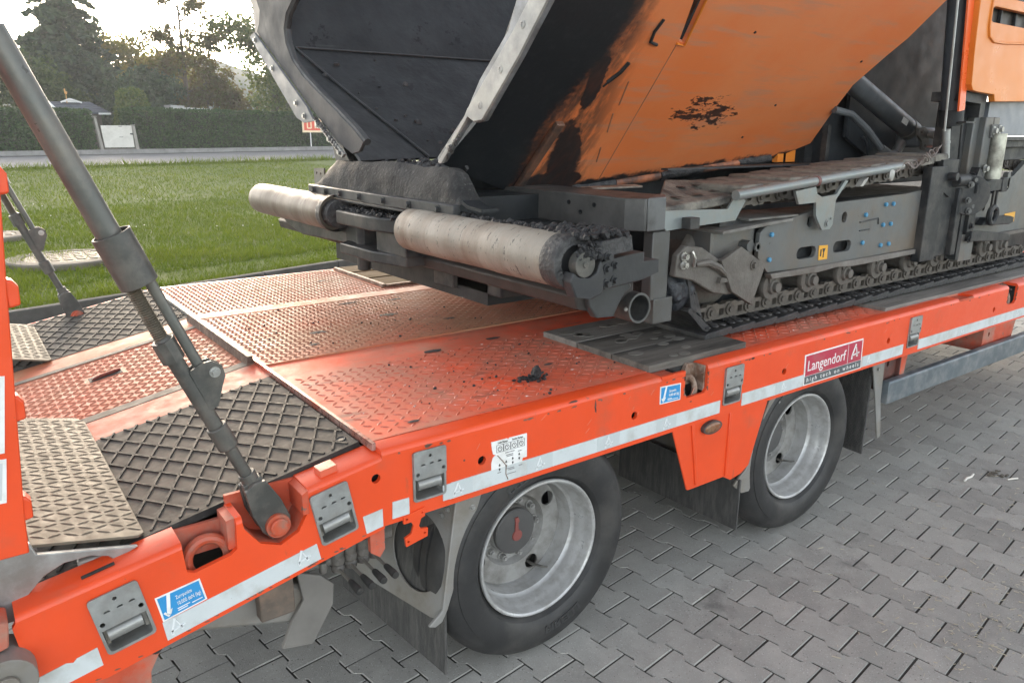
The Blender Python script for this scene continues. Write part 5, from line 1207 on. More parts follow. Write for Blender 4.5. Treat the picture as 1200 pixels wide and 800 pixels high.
for xc in (0.0, 1.36):
    pts = [(xc + .47 * math.cos(t), 0.36 + .40 * math.sin(t)) for t in np.linspace(R(50), R(125), 12)]
    for a, b in zip(pts, pts[1:]): mb.prism([a, b, (b[0], b[1] + .006), (a[0], a[1] + .006)], 'y', 0.06, 0.55)
T(mb, 'wheel_arch', under)
# -- chassis, filled out with unseen pieces that block light under the deck
mb = MB()
for y in (0.62, 1.78): mb.box(-0.9, XE, y, y + .1, 0.42, 0.66)
mb.box(-0.9, XE, 0.62, 1.88, 0.655, 0.66)
T(mb, 'chassis_beam', under)
mb = MB(); mb.box(-0.3, 4.8, 1.0, 1.08, 0.20, 0.62); T(mb, 'shade_panel', under)  # unseen wall, added to keep light from crossing under the deck
for y0 in (2.36,):
    mb = MB(); mb.box(-1.2, 4.8, y0, y0 + .02, 0.16, 0.66); T(mb, 'far_shade_skirt', under)  # unseen, added along the far side to stop low light
for xx in (-0.62, 0.68, 2.0):
    mb = MB(); mb.box(xx, xx + .012, 1.1, 2.35, 0.10, 0.64); T(mb, 'far_shade_flap', flap_m)  # unseen sheets, added to darken the ground below
for yy in (0.9, 1.5):
    mb = MB(); mb.tube((0.35, yy, 0.42), (0.95, yy, 0.42), .12, n=20); T(mb, 'shade_tank', under)  # unseen tanks, added as further light blockers
for i in range(9):
    mb = MB(); mb.box(-0.55 + .55 * i, -0.49 + .55 * i, 0.04, 2.46, 0.66, 0.80); T(mb, 'cross_member', under)
for x in (0.0, 1.36):
    mb = MB(); mb.tube((x, 0.25, .371), (x, 2.25, .371), .065, n=20); T(mb, 'axle', under)
mb = MB(); mb.prism([(-1.15, 0.475), (-0.98, 0.452), (-0.735, 0.375), (-0.712, 0.395), (-0.715, 0.47), (-0.75, 0.492), (-1.15, 0.57)], 'y', 0.106, 0.24); T(mb, 'underrun_bar', galv_dull, bevel=0.01)
mb = MB(); mb.prism([(-0.752, 0.535), (-0.690, 0.505), (-0.655, 0.468), (-0.660, 0.41), (-0.722, 0.312), (-0.805, 0.332), (-0.775, 0.40), (-0.74, 0.45)], 'y', 0.09, 0.105); T(mb, 'bar_end_plate', M('dusty grey plate', (0.17, 0.16, 0.145), 0.65, spec=0.2, var=0.2), bevel=0.003)
mb = MB(); mb.box(-0.858, -0.770, 0.066, 0.104, 0.445, 0.60); T(mb, 'bar_hanger', M('brown dusty steel', (0.12, 0.095, 0.075), 0.6, 0.1, var=0.3, dirt=((0.22, 0.15, 0.11), 0.35, 12)), bevel=0.004)
mb = MB(); mb.box(-1.3, -0.6, 0.25, 2.3, 0.48, 0.50); T(mb, 'tail_underside', under)
# -- valve block with four levers
vb = empty('valve_block', Vector((-0.585, 0.12, 0.53)) - TRP, TR)
vm = M('dusty valve casting', (0.15, 0.14, 0.125), 0.65, 0.1, var=0.25, scale=30, dirt=((0.08, 0.07, 0.06), 0.4, 20), bump=0.3)
mb = MB(); mb.box(-0.10, 0.12, 0.0, 0.07, 0.0, 0.05)
for k in range(5): mb.tube((-.09 + .04 * k, -.012, .0), (-.09 + .04 * k, -.012, -.03), .012, n=6)
mb.tube((-.14, 0, -.01), (-.06, 0, -.01), .012, n=8); add(mb, 'valve_body', vm, vb, bevel=0.002)
mb = MB(); mb.lathe([(.010, -.045), (.0175, -.04), (.0185, -.028), (.014, -.022), (.0185, -.016), (.0185, -.004), (.016, .0), (.018, .012), (.018, .03)], (0, 0, 0), (0, 0, 1), 12); v0 = add(mb, 'valve_section', vm, vb, loc=(-.048, -.01, 0.0))
for k in (1, 2, 3): dup(v0, loc=(-.048 + .036 * k, -.01, .002 * k))
mb = MB(); mb.tube((0, 0, 0), (0, -.082, 0.0), .0045, n=8)
l0 = add(mb, 'lever', galv_dull, vb, loc=(-.051, -.015, -.030))
mb = MB(); mb.lathe([(.007, -.078), (.0085, -.085), (.0105, -.125), (.0095, -.135), (0, -.136)], (0, 0, 0), (0, 1, 0), 12); kn = add(mb, 'lever_knob', rubber, l0)
mb = MB(); mb.lathe([(.007, -.1372), (.0055, -.1372)], (0, 0, 0), (0, 1, 0), 14); mb.box(-.004, .004, -.1373, -.1368, -.001, .001); mb.box(-.001, .001, -.1373, -.1368, -.004, .004); add(mb, 'knob_mark', white_m, kn) if False else None
for k in (1, 2, 3): dup(l0, loc=(-.051 + .034 * k, -.015, -.030 + .003 * k))
# -- side guard
mb = MB(); gl_ = [(0.0, 0.435), (-0.006, 0.44), (-0.006, 0.536), (0.0, 0.542), (0.028, 0.542), (0.034, 0.536), (0.034, 0.44), (0.028, 0.435)]
mb.prism(gl_, 'x', 1.972, 5.2); mb.box(1.968, 1.973, -.004, .032, .438, .539); T(mb, 'side_guard', guard_m, bevel=0.003)
mb = MB(); mb.prism([(1.99, 0.65), (2.115, 0.65), (2.115, 0.44), (2.0, 0.44)], 'y', 0.05, 0.058, [rrect(2.03, 2.05, .59, .615, .005), rpoly(2.03, .475, .008, 8)]); mb.box(2.112, 2.12, 0.03, 0.2, 0.44, 0.65); gb_ = T(mb, 'guard_bracket', M('dark red bracket', (0.11, 0.04, 0.03), 0.55, var=0.3, dirt=((0.05, 0.045, 0.04), 0.5, 10)), bevel=0.001)
mb = MB(); mb.prism([(2.118, 0.65), (2.175, 0.65), (2.145, 0.47), (2.118, 0.46)], 'y', 0.03, 0.038); T(mb, 'guard_bracket', orange_worn)
mb = MB(); mb.prism([(3.0, 0.65), (3.40, 0.65), (3.36, 0.50), (3.0, 0.50)], 'y', 0.045, 0.055, [rpoly(3.07, .585, .012, 10)]); mb.box(3.0, 3.006, .055, .5, .5, .65); T(mb, 'guard_bracket', orange_worn)
mb = MB(); mb.hexbolt((2.02, .05, .478), (0, -1, 0), .008, .014); T(mb, 'guard_bolt', bolt_m)

# ================================================================== THE PAVER
PVP = Vector((1.6, 1.22, 0.87))
PV = empty('road_paver', PVP, label='tracked orange road paver with tar blackened hopper standing on the trailer deck', cat='road paver')
def V_(mb, name, mats, parent=None, **kw): return add(mb, name, mats, parent or PV, loc=(0, 0, 0) if parent else -PVP, **kw)
KW = 1.02
def wy(z): return 0.81 - KW * (z - 1.507)
WN = Vector((0, -1, -KW)).normalized()                      # outward normal of the near wing
def wing_plate(mb, pts, t0, t1, mi=0, mirror=False):
    n = len(pts); vs = []
    for t in (t0, t1):
        for x, z in pts:
            p = Vector((x, wy(z), z)) + WN * t
            if mirror: p.y = 2.44 - p.y
            vs.append(p)
    tri = tessellate_polygon([[Vector((x, z, 0)) for x, z in pts]])
    mb.add(vs, [tuple(q) for q in tri] + [tuple(i + n for i in reversed(q)) for q in tri] + [(i, (i + 1) % n, n + (i + 1) % n, n + i) for i in range(n)], mi)
# near wing
slot = [(0.865, 1.935), (0.905, 1.935), (0.845, 2.03), (0.80, 2.03)]
outer = [(0.141, 1.507), (0.30, 1.455), (0.565, 1.372), (0.90, 1.395), (1.45, 1.445), (2.06, 1.510), (2.13, 1.492), (2.325, 1.568), (2.235, 1.74), (2.195, 1.837), (2.232, 1.96), (2.262, 2.03), (2.285, 2.70), (-0.02, 2.70), (0.118, 1.992), (0.19, 1.70), (0.197, 1.655)]
def cutout(b):
    n = len(b)
    return b
mb = MB(); n = len(outer)
fl_ = [outer, [(0.872, 1.934), (0.905, 1.930), (0.848, 2.06), (0.79, 2.07)]]
tri = tessellate_polygon([[Vector((x, z, 0)) for x, z in l] for l in fl_]); flat = [p for l in fl_ for p in l]; N_ = len(flat)
vs = [Vector((x, wy(z), z)) + WN * t for t in (0.0, -0.016) for x, z in flat]
fs = [tuple(q) for q in tri] + [tuple(i + N_ for i in reversed(q)) for q in tri]; k = 0
for l in fl_:
    for i in range(len(l)): fs.append((k + i, k + (i + 1) % len(l), N_ + k + (i + 1) % len(l), N_ + k + i))
    k += len(l)
mb.add(vs, fs)
wing = V_(mb, 'hopper_wing', wing_m)
mb = MB(); wing_plate(mb, [(0.78, 1.92), (0.92, 1.92), (0.87, 2.09), (0.76, 2.09)], -0.05, -0.045); V_(mb, 'slot_backing', tar, wing)
def wp(x, z, t=0.0): return Vector((x, wy(z), z)) + WN * t
mb = MB(); mb.path([wp(0.865, 1.928, .004), wp(0.91, 1.925, .004), wp(0.852, 2.065, .004)], .005, 6); V_(mb, 'slot_rim', hood_m, wing)
mb = MB()                                                     # front stiffener bar, proud of the plate
wing_plate(mb, [(0.535, 1.365), (0.57, 1.368), (0.575, 1.66), (0.537, 1.66)], 0.0005, 0.022); V_(mb, 'wing_stiffener', M('tarred brown paint', (0.16, 0.075, 0.045), 0.5, var=0.3, scale=6, dirt=((0.03, 0.028, 0.027), 0.5, 5)), wing, bevel=0.004)
mb = MB(); mb.path([wp(0.845 - .12, 1.99, .003), wp(0.72, 1.955, .004), wp(0.735, 1.925, .004), wp(0.775, 1.918, .003)], .006, 6); V_(mb, 'tar_run', tar, wing); mb = MB(); mb.path([wp(0.66, 1.795, .003), wp(0.69, 1.83, .004), wp(0.70, 1.86, .003)], .008, 6); mb.path([wp(.655, 1.78, .003), wp(.69, 1.83, .003)], .004, 5)
V_(mb, 'tar_run', tar, wing)
mb = MB()
for z0, z1, x0, x1 in ((1.62, 1.69, .84, .80), (1.72, 1.80, .80, .765), (1.50, 1.56, .90, .865)): mb.path([wp(x0, z0, .001), wp(x1, z1, .001)], .0028, 5)
mb.path([wp(0.99, 1.42, .001), wp(0.87, 1.93, .001)], .0016, 4); V_(mb, 'weld_seam', M('dusty orange seam', (0.36, 0.17, 0.10), 0.5, var=0.3), wing)
for x, z in ((1.23, 1.985), (2.08, 1.93), (1.75, 1.74), (1.72, 1.60)):
    mb = MB(); mb.lathe([(.006, 0), (.005, .0035), (0, .004)], wp(x, z), WN, 10); V_(mb, 'wing_bolt', tar, wing)
# hinge tube below the wing
mb = MB(); segs = [(0.86, 1.10, 1), (1.105, 1.36, 0), (1.365, 1.62, 1), (1.625, 1.86, 0), (1.865, 2.08, 1)]
for a, b, q in segs:
    p = lambda x: Vector((x, wy(1.392 + .1 * (x - .9)) + .012, 1.392 + .1 * (x - .9) - .012))
    h = MB(); h.tube(p(a), p(b), .021 if q == 0 else .023, n=16)
    if q: h.lump((p(a) + p(b)) / 2, (.11, .021, .022), int(a * 10), 3, .35)
    V_(h, 'hinge_tube', tar_rough if q else M('stained orange tube', (0.36, 0.13, 0.06), 0.5, var=0.3, scale=12, dirt=((0.05, 0.04, 0.035), 0.45, 9)), wing)
mb = MB(); mb.tube((0.40, 0.98, 1.352), (0.88, 0.935, 1.375), .02, n=14); V_(mb, 'hinge_pin', tar_rough, wing)
mb = MB(); mb.tube((0.56, .962, 1.36), (0.62, .955, 1.363), .026, n=14); V_(mb, 'hinge_bush', tar_grey, wing)
# front edge of the near wing: wear plate with bolts
fe = [(.741, 1.511), (.75, 1.531), (.566, 1.676), (.482, 1.778), (.332, 1.907), (.291, 1.987), (.08, 2.32), (-.30, 2.70), (-.40, 2.66), (.136, 1.968), (.269, 1.831), (.459, 1.653), (.508, 1.647), (.541, 1.663), (.712, 1.517)]
mb = MB(); mb.prism([(y, z) for y, z in fe], 'x', 0.085, 0.102); V_(mb, 'wing_edge_plate', edge_grey, wing, bevel=0.002)
mb = MB(); mb.prism([(.712, 1.513), (.735, 1.517), (.565, 1.664), (.545, 1.690), (.475, 1.748), (.30, 1.90), (.215, 1.985), (-.1, 2.33), (-.35, 2.63), (-.38, 2.60), (.142, 1.966), (.273, 1.829), (.461, 1.656), (.508, 1.651), (.543, 1.666)], 'x', 0.077, 0.088); ew = V_(mb, 'edge_wear_strip', edge_light, wing, bevel=0.0015)
for y, z in ((.47, 1.70), (.36, 1.80), (.25, 1.915), (.185, 1.985), (.665, 1.568)):
    mb = MB(); mb.lathe([(.012, 0.001), (.011, -.0015), (.007, -.002), (.006, 0), (0, 0)], (.0768, y, z), (1, 0, 0), 14); V_(mb, 'edge_bolt', edge_light, wing)
mb = MB()
for i in range(9): mb.lump((.075 + .02 * random.random(), .60 + .10 * i / 9, 1.605 - .065 * i / 9 * 1.2), (.006, .010, .008), i, 1, .4)
V_(mb, 'edge_crust', tar_rough, wing)
# far wing, seen from inside: lower plate, fold, upper plate
def fy(z): return 1.63 + KW * (z - 1.507)
mb = MB()
def sheet(pts, t=0.012):
    a = Vector(pts[1]) - Vector(pts[0]); b = Vector(pts[2]) - Vector(pts[0]); nn = a.cross(b).normalized()
    if nn.y < 0: nn = -nn
    vs = [Vector(p) for p in pts] + [Vector(p) + nn * t for p in pts]; n = len(pts)
    return vs, [tuple(range(n)), tuple(range(2 * n - 1, n - 1, -1))] + [(i, (i + 1) % n, n + (i + 1) % n, n + i) for i in range(n)]
Z1 = 2.0; U = lambda x, z: (x, fy(Z1) + 0.50 * (z - Z1), z)
Z0 = 1.36
mb.add(*sheet([(0.56, fy(1.50), 1.50), (2.32, fy(1.50), 1.50), (2.32, fy(Z1), Z1), (0.13, fy(Z1), Z1), (0.28, fy(1.816), 1.816)])); fw_ = V_(mb, 'hopper_wing', hopper_in)
mb = MB(); mb.add(*sheet([U(0.13, Z1 + .001), U(2.32, Z1 + .001), U(2.32, 2.9), U(0.10, 2.9)])); V_(mb, 'upper_wing_plate', hopper_in, fw_)
mb = MB(); mb.add(*sheet([(0.105, 1.40, 1.50), (0.56, fy(1.50), 1.50), (0.28, fy(1.816), 1.816)])); mb.add(*sheet([(0.105, 1.40, 1.50), (0.28, fy(1.816), 1.816), (0.13, fy(Z1), Z1), (0.105, 2.04, 1.93), (0.105, 1.78, 1.77)])); V_(mb, 'corner_gusset', hopper_in, fw_)
mb = MB(); mb.path([(0.56, fy(1.50) - .006, 1.505), (0.28, fy(1.816) - .006, 1.82), (0.14, fy(Z1) - .006, 2.0)], .006, 6); mb.path([(0.14, fy(Z1) - .004, 2.003), (2.3, fy(Z1) - .004, 2.003)], .005, 6); V_(mb, 'fold_seam', tar_grey, fw_)
mb = MB(); rq = np.random.default_rng(23)
for i in range(90):
    x = .2 + 1.6 * rq.random(); z = 1.505 + .5 * rq.random() ** 2.5; q = .004 + .014 * rq.random() ** 2
    if x < .55 - (z - 1.5) * .9: continue
    mb.lump((x, fy(z) - .004, z), (q * 1.4, q * .5, q), i, 1, .5)
for i in range(60): mb.lump((.14 + .5 * rq.random(), .82 + .8 * rq.random(), 1.492), (.012 * rq.random() + .004,) * 3, i, 1, .5)
o = V_(mb, 'stuck_asphalt', tar_rough, fw_); o['kind'] = 'stuff'
# far wing front edge
st_ = [(2.60, 2.088), (2.53, 2.102), (1.90, 1.727), (1.827, 1.663), (1.946, 1.655), (2.03, 1.678)]
mb = MB(); mb.prism(st_, 'x', 0.082, 0.094); V_(mb, 'edge_wear_strip', M('grey wear steel', (0.145, 0.152, 0.158), 0.5, 0.05, spec=0.3, var=0.12, scale=9, dirt=((0.2, 0.2, 0.2), 0.4, 8)), fw_, bevel=0.0015)
mb = MB(); mb.prism([(1.829, 1.668), (1.797, 1.672), (1.515, 1.524), (1.541, 1.508)], 'x', 0.080, 0.094); V_(mb, 'edge_wear_strip', edge_light, fw_, bevel=0.0015)
for y, z in ((2.52, 2.065), (2.30, 1.915), (2.02, 1.745), (1.93, 1.685), (1.78, 1.645), (1.66, 1.585), (1.56, 1.53)):
    mb = MB(); mb.hexbolt((.081, y, z), (-1, 0, 0), .010, .010); V_(mb, 'edge_bolt', bolt_m, fw_)
wide = [(2.53, 2.105), (1.90, 1.731), (1.80, 1.676), (1.60, 1.57), (1.467, 1.527), (1.395, 1.538), (1.353, 1.576), (1.44, 1.625), (1.60, 1.70), (1.792, 1.785), (1.95, 1.86), (2.075, 1.94), (2.14, 2.02), (2.151, 2.087), (2.11, 2.15), (1.987, 2.215), (1.80, 2.36), (1.70, 2.60), (1.75, 2.90), (3.0, 2.90), (2.80, 2.5), (2.513, 2.268), (2.464, 2.20), (2.49, 2.14)]
mb = MB(); mb.prism(wide, 'x', 0.096, 0.112); V_(mb, 'wing_edge_plate', M('dusty grey brown steel', (0.10, 0.095, 0.09), 0.65, 0.0, spec=0.25, var=0.3, scale=4, dirt=((0.06, 0.06, 0.062), 0.5, 3), bump=0.1, bscale=40), fw_, bevel=0.002)
mb = MB(); bnd = [(0.10, y, z) for y, z in wide[6:17]]
mb.path([(.115, y, z) for _, y, z in bnd], .016, 8); V_(mb, 'edge_lip', tar_grey, fw_)
mb = MB(); mb.prism([(2.64, 2.09), (2.50, 2.105), (2.485, 2.16), (2.52, 2.27), (2.9, 2.6), (3.1, 2.6), (2.64, 2.24)], 'x', 0.125, 0.15); V_(mb, 'outer_plate', M('pale dusty panel', (0.40, 0.35, 0.30), 0.6, var=0.15), fw_)
mb = MB()
for i in range(14): mb.lump((.085, 1.80 - .035 * i * .55, 1.672 - .02 * i * .55), (.012, .016, .012), 40 + i, 1, .5)
V_(mb, 'edge_crust', tar_rough, fw_)
mb = MB(); mb.tube((0.35, 1.66, 1.36), (0.16, 1.80, 1.60), .03, n=10); mb.prism([(1.60, 1.50), (1.72, 1.62), (1.78, 1.60), (1.70, 1.40), (1.55, 1.40)], 'x', 0.14, 0.16); V_(mb, 'wing_prop', tar_grey, fw_)
# hopper floor, rear wall, chassis below
mb = MB(); mb.prism([(0.85, 1.486), (1.605, 1.486), (1.53, 1.40), (0.955, 1.40)], 'x', 0.135, 2.2); V_(mb, 'hopper_floor', tar)
mb = MB(); mb.prism([(0.80, 1.44), (1.64, 1.44), (1.64, 1.52), (2.2, 2.75), (0.24, 2.75), (0.24, 2.2), (0.80, 1.60)], 'x', 2.18, 2.20); V_(mb, 'hopper_rear_wall', tar)
mb = MB(); mb.box(0.13, 0.60, 0.70, 1.74, 1.301, 1.392); V_(mb, 'front_cross_member', tar)
mb = MB(); mb.box(0.18, 3.6, 0.58, 1.88, 1.02, 1.30); V_(mb, 'paver_chassis', tar)
mb = MB(); mb.prism([(0.3, 1.34), (0.62, 1.36), (2.2, 1.47), (2.34, 1.47), (2.34, 1.30), (0.3, 1.28)], 'y', 0.96, 0.98); V_(mb, 'hinge_beam', tar)
mb = MB(); mb.prism([(0.80, 0.80), (1.10, 0.79), (1.06, 0.70), (0.79, 0.72)], 'z', 1.395, 1.402); V_(mb, 'scraper_plate', M('dusty tan sheet', (0.33, 0.28, 0.22), 0.6, var=0.25, dirt=((0.05, 0.045, 0.04), 0.4, 9)))
mb = MB(); mb.prism([(2.0, 0.78), (2.30, 0.76), (2.34, 0.66), (1.2, 0.69), (1.2, 0.73)], 'z', 1.462, 1.47); V_(mb, 'scraper_plate', tar_grey)
mb = MB(); mb.box(2.13, 2.28, 0.80, 0.83, 1.475, 1.535); V_(mb, 'hinge_plate', hood_m)
# front apron with clamp bar
ap = [(1.631, 1.498), (1.52, 1.492), (1.413, 1.497), (1.26, 1.500), (1.105, 1.507), (0.97, 1.499), (0.842, 1.494), (0.76, 1.500), (0.70, 1.502), (0.645, 1.488), (0.60, 1.44), (0.560, 1.395), (0.566, 1.384), (1.783, 1.384), (1.781, 1.395), (1.71, 1.46)]
mb = MB(); n = 46; m_ = 9
def ap_top(y): 
    pts = sorted(ap[:12] + [ap[14], ap[15]]); return float(np.interp(y, [p[0] for p in pts], [p[1] for p in pts]))
for i in range(n + 1):
    y = 0.558 + (1.785 - 0.558) * i / n; zt_ = ap_top(y)
    for j in range(m_ + 1):
        z = 1.382 + (zt_ - 1.382) * j / m_; f = j / m_
        mb.v.append((0.05 + 0.028 * f + 0.010 * noise.noise(Vector((y * 9, z * 12, 1))) + (0.02 * f ** 4), y, z + .004 * noise.noise(Vector((y * 22, z * 9, 4)))))
for i in range(n):
    for j in range(m_): mb.f.append((i * (m_ + 1) + j, (i + 1) * (m_ + 1) + j, (i + 1) * (m_ + 1) + j + 1, i * (m_ + 1) + j + 1)); mb.mi.append(0)
k = len(mb.v); 
for i in range(n + 1):
    y = 0.558 + (1.785 - 0.558) * i / n; zt_ = ap_top(y); mb.v += [(0.14, y, zt_ - .004), (0.14, y, 1.382)]
for i in range(n): mb.f.append((i * (m_ + 1) + m_, (i + 1) * (m_ + 1) + m_, k + 2 * (i + 1), k + 2 * i)); mb.mi.append(0); mb.f.append((k + 2 * i, k + 2 * i + 2, k + 2 * i + 3, k + 2 * i + 1)); mb.mi.append(0)
apo = V_(mb, 'rubber_apron', apron_m, smooth=0.9)
mb = MB(); mb.box(0.026, 0.055, 0.556, 1.80, 1.342, 1.384); mb.box(0.03, 0.10, 0.56, 1.79, 1.330, 1.343); V_(mb, 'clamp_bar', tar_grey, apo, bevel=0.004)
for y in (0.655, 0.86, 1.06, 1.27, 1.45, 1.60, 1.73):
    mb = MB(); mb.hexbolt((.027, y, 1.364), (-1, 0, 0), .011, .014); V_(mb, 'clamp_bolt', tar_grey, apo)
mb = MB(); mb.prism([(0.56, 1.385), (0.52, 1.372), (0.44, 1.368), (0.44, 1.378), (0.52, 1.384), (0.555, 1.398)], 'x', 0.06, 0.13); V_(mb, 'apron_tail', tar, apo)
mb = MB(); mb.prism([(1.785, 1.455), (1.90, 1.450), (1.905, 1.40), (1.90, 1.375), (1.785, 1.38)], 'x', 0.10, 0.108, [rpoly(1.872, 1.43, .007, 8), rpoly(1.825, 1.428, .006, 8)]); V_(mb, 'side_lug', machine_grey)
# push rollers
def roller(y0, y1, m):
    t = empty('push_roller', Vector((0.025, 0, 1.277)) - PVP, PV)
    mb = MB(); w_ = y1 - y0
    mb.lathe([(.055, y0), (.070, y0 + .001), (.0745, y0 + .008), (.0752, y0 + .1), (.0765, y0 + w_ * .3), (.0760, y0 + w_ * .33), (.0745, y0 + w_ * .35), (.0745, y0 + w_ * .6), (.0762, y0 + w_ * .63), (.0762, y1 - .09), (.0745, y1 - .008), (.070, y1 - .001), (.055, y1)], (0, 0, 0), (0, 1, 0), 64)
    add(mb, 'roller_shell', m, t, smooth=0.5)
    mb = MB(); mb.tube((0, y0 - .015, 0), (0, y1 + .015, 0), .030, n=20); mb.lathe([(.056, y0 + .02), (.056, y0 - .006), (.048, y0 - .012), (0, y0 - .014)], (0, 0, 0), (0, 1, 0), 32); mb.lathe([(.056, y1 - .02), (.056, y1 + .006), (0, y1 + .01)], (0, 0, 0), (0, 1, 0), 32)
    add(mb, 'roller_axle', tar_grey, t)
    return t
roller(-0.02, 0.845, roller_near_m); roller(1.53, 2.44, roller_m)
mb = MB(); mb.lathe([(.0765, .045), (.0775, .03), (.077, .0), (.072, -.015), (.05, -.02)], (0.025, -0.045, 1.277), (0, 1, 0), 40); V_(mb, 'roller_collar', tar_rough); mb = MB(); mb.lathe([(.079, 0), (.08, .03), (.076, .05)], (0.025, 1.50, 1.277), (0, 1, 0), 40); mb.tube((0.025, 1.46, 1.277), (0.025, 1.52, 1.277), .06, n=24)
V_(mb, 'roller_collar', tar_rough)
# near roller bracket
mb = MB(); mb.prism(rpoly(0.030, 1.277, .035, 24), 'y', -0.100, -0.07); mb.prism(rpoly(0.030, 1.277, .009, 12), 'y', -.104, -.099); V_(mb, 'roller_end_cap', cyl_dark, bevel=0.003)
mb = MB(); mb.prism([(-.01, 1.26), (-.02, 1.235), (0.0, 1.19), (0.06, 1.178), (0.10, 1.19), (0.105, 1.24), (0.09, 1.285), (0.075, 1.25), (0.05, 1.238), (0.01, 1.245)], 'y', -0.098, -0.06); V_(mb, 'bracket_plate', tar_grey, bevel=0.004)
mb = MB(); mb.prism([(0.05, 1.30), (0.085, 1.335), (0.20, 1.345), (0.21, 1.30), (0.11, 1.29)], 'y', -0.10, 0.12); V_(mb, 'bracket_top', tar_rough, bevel=0.004)
mb = MB(); mb.prism([(0.10, 1.195), (0.10, 1.275), (0.20, 1.287), (0.27, 1.29), (0.27, 1.262), (0.335, 1.262), (0.335, 1.225), (0.25, 1.205)], 'y', -0.085, 0.0); V_(mb, 'bracket_arm', tar_grey, bevel=0.004)
for x, z in ((.122, 1.255), (.152, 1.262), (.122, 1.213), (.152, 1.220), (.11, 1.292)):
    mb = MB(); mb.hexbolt((x, -.085 if z < 1.29 else -.1, z), (0, -1, 0), .0095, .016); V_(mb, 'bracket_bolt', tar_grey)
mb = MB(); rs = np.random.default_rng(5)
for i in range(170):
    x, y = 0.03 + .18 * rs.random(), -.10 + .24 * rs.random(); mb.lump((x, y, 1.345 + .01 * rs.random()), (.006 + .008 * rs.random(),) * 3, i, 1, .5)
for i in range(130): mb.lump((0.04 + .06 * rs.random(), .1 + .8 * rs.random(), 1.346 + .006 * rs.random()), (.005 + .006 * rs.random(),) * 3, i, 1, .5)
for i in range(160): mb.lump((0.0 + .14 * rs.random(), .95 + .55 * rs.random(), 1.302 + .006 * rs.random()), (.005 + .008 * rs.random(),) * 3, i, 1, .5)
for i in range(60): mb.lump((-.005 + .1 * rs.random(), -.1 + .005 * rs.random(), 1.29 + .04 * rs.random()), (.004 + .006 * rs.random(),) * 3, i, 1, .5)
o = V_(mb, 'asphalt_crumbs', crumb_m); o['kind'] = 'stuff'
# roller beam and centre pivot casting
mb = MB(); mb.prism([(0.10, 1.16), (0.15, 1.20), (0.34, 1.20), (0.34, 1.13), (0.16, 1.108), (0.11, 1.12)], 'y', 0.02, 0.92); V_(mb, 'roller_beam', M('brown dusted beam', (0.03, 0.0235, 0.02), 0.6, var=0.3, dirt=((0.03, 0.028, 0.027), 0.4, 6)), bevel=0.006); mb = MB(); mb.prism([(0.10, 1.16), (0.15, 1.20), (0.34, 1.20), (0.34, 1.13), (0.16, 1.108), (0.11, 1.12)], 'y', 1.5, 2.44); V_(mb, 'roller_beam', M('brown dusted beam', (0.075, 0.055, 0.045), 0.55, var=0.3, dirt=((0.03, 0.028, 0.027), 0.4, 6)), bevel=0.006)
mb = MB(); mb.prism([(1.50, 1.17), (1.56, 1.14), (2.0, 1.13), (2.22, 1.17), (2.30, 1.21), (2.28, 1.23), (1.50, 1.22)], 'x', 0.06, 0.16); V_(mb, 'far_bracket', machine_dark, bevel=0.01)
pc = MB()
pc.prism([(-.02, 1.40), (-.02, 1.10), (0.02, 0.93), (0.20, 0.90), (0.24, 1.52), (0.08, 1.52), (0.02, 1.46)], 'z', 1.248, 1.302)
pc.prism([(-.015, 1.39), (-.015, 1.10), (0.03, 0.90), (0.20, 0.88), (0.22, 1.45), (0.06, 1.45)], 'z', 1.125, 1.168)
pcst = V_(pc, 'pivot_casting', machine_dark, bevel=0.006)
mb = MB(); mb.box(0.02, 0.2, 0.88, 1.12, 1.165, 1.25); mb.box(0.04, 0.2, 1.27, 1.44, 1.165, 1.25); mb.box(0.12, 0.2, 1.1, 1.3, 1.165, 1.25); mb.box(.05, .2, 1.46, 1.56, 1.15, 1.29); V_(mb, 'casting_web', machine_dark, pcst, bevel=0.004)
mb = MB(); mb.tube((0.05, 1.30, 1.25), (0.05, 1.30, 1.06), .028, n=20); V_(mb, 'pivot_pin', machine_dark, pcst, bevel=0.003)
mb = MB(); mb.box(0.18, 0.34, 0.5, 0.85, 1.06, 1.13); mb.box(.16, .4, .78, .92, 1.05, 1.2); V_(mb, 'beam_foot', machine_dark, bevel=0.005)
# open pipe
mb = MB(); mb.tube((0.335, -0.01, 1.102), (0.335, 0.92, 1.102), .047, n=32, inner=.0405); pp = V_(mb, 'pipe', machine_dark)
mb = MB(); mb.tube((0.335, 0.06, 1.102), (0.335, 0.07, 1.102), .041, n=24); V_(mb, 'pipe_plug', tar, pp)
mb = MB(); mb.lathe([(.0475, 0), (.0475, -.003), (.0405, -.003), (.0405, 0)], (.335, -.011, 1.102), (0, 1, 0), 32, closed=True); V_(mb, 'pipe_rim', pg, pp)
mb = MB(); mb.lump((.285, -.005, 1.103), (.008, .008, .008), 1, 1, .2); V_(mb, 'pipe_bolt', galv_dull, pp)
mb = MB(); mb.prism([(0.13, 1.195), (0.30, 1.195), (0.31, 1.17), (0.28, 1.15), (0.26, 1.12), (0.24, 1.085), (0.17, 1.09), (0.14, 1.13)], 'y', 0.0, 0.03); V_(mb, 'pipe_bracket', tar_grey, bevel=0.004)
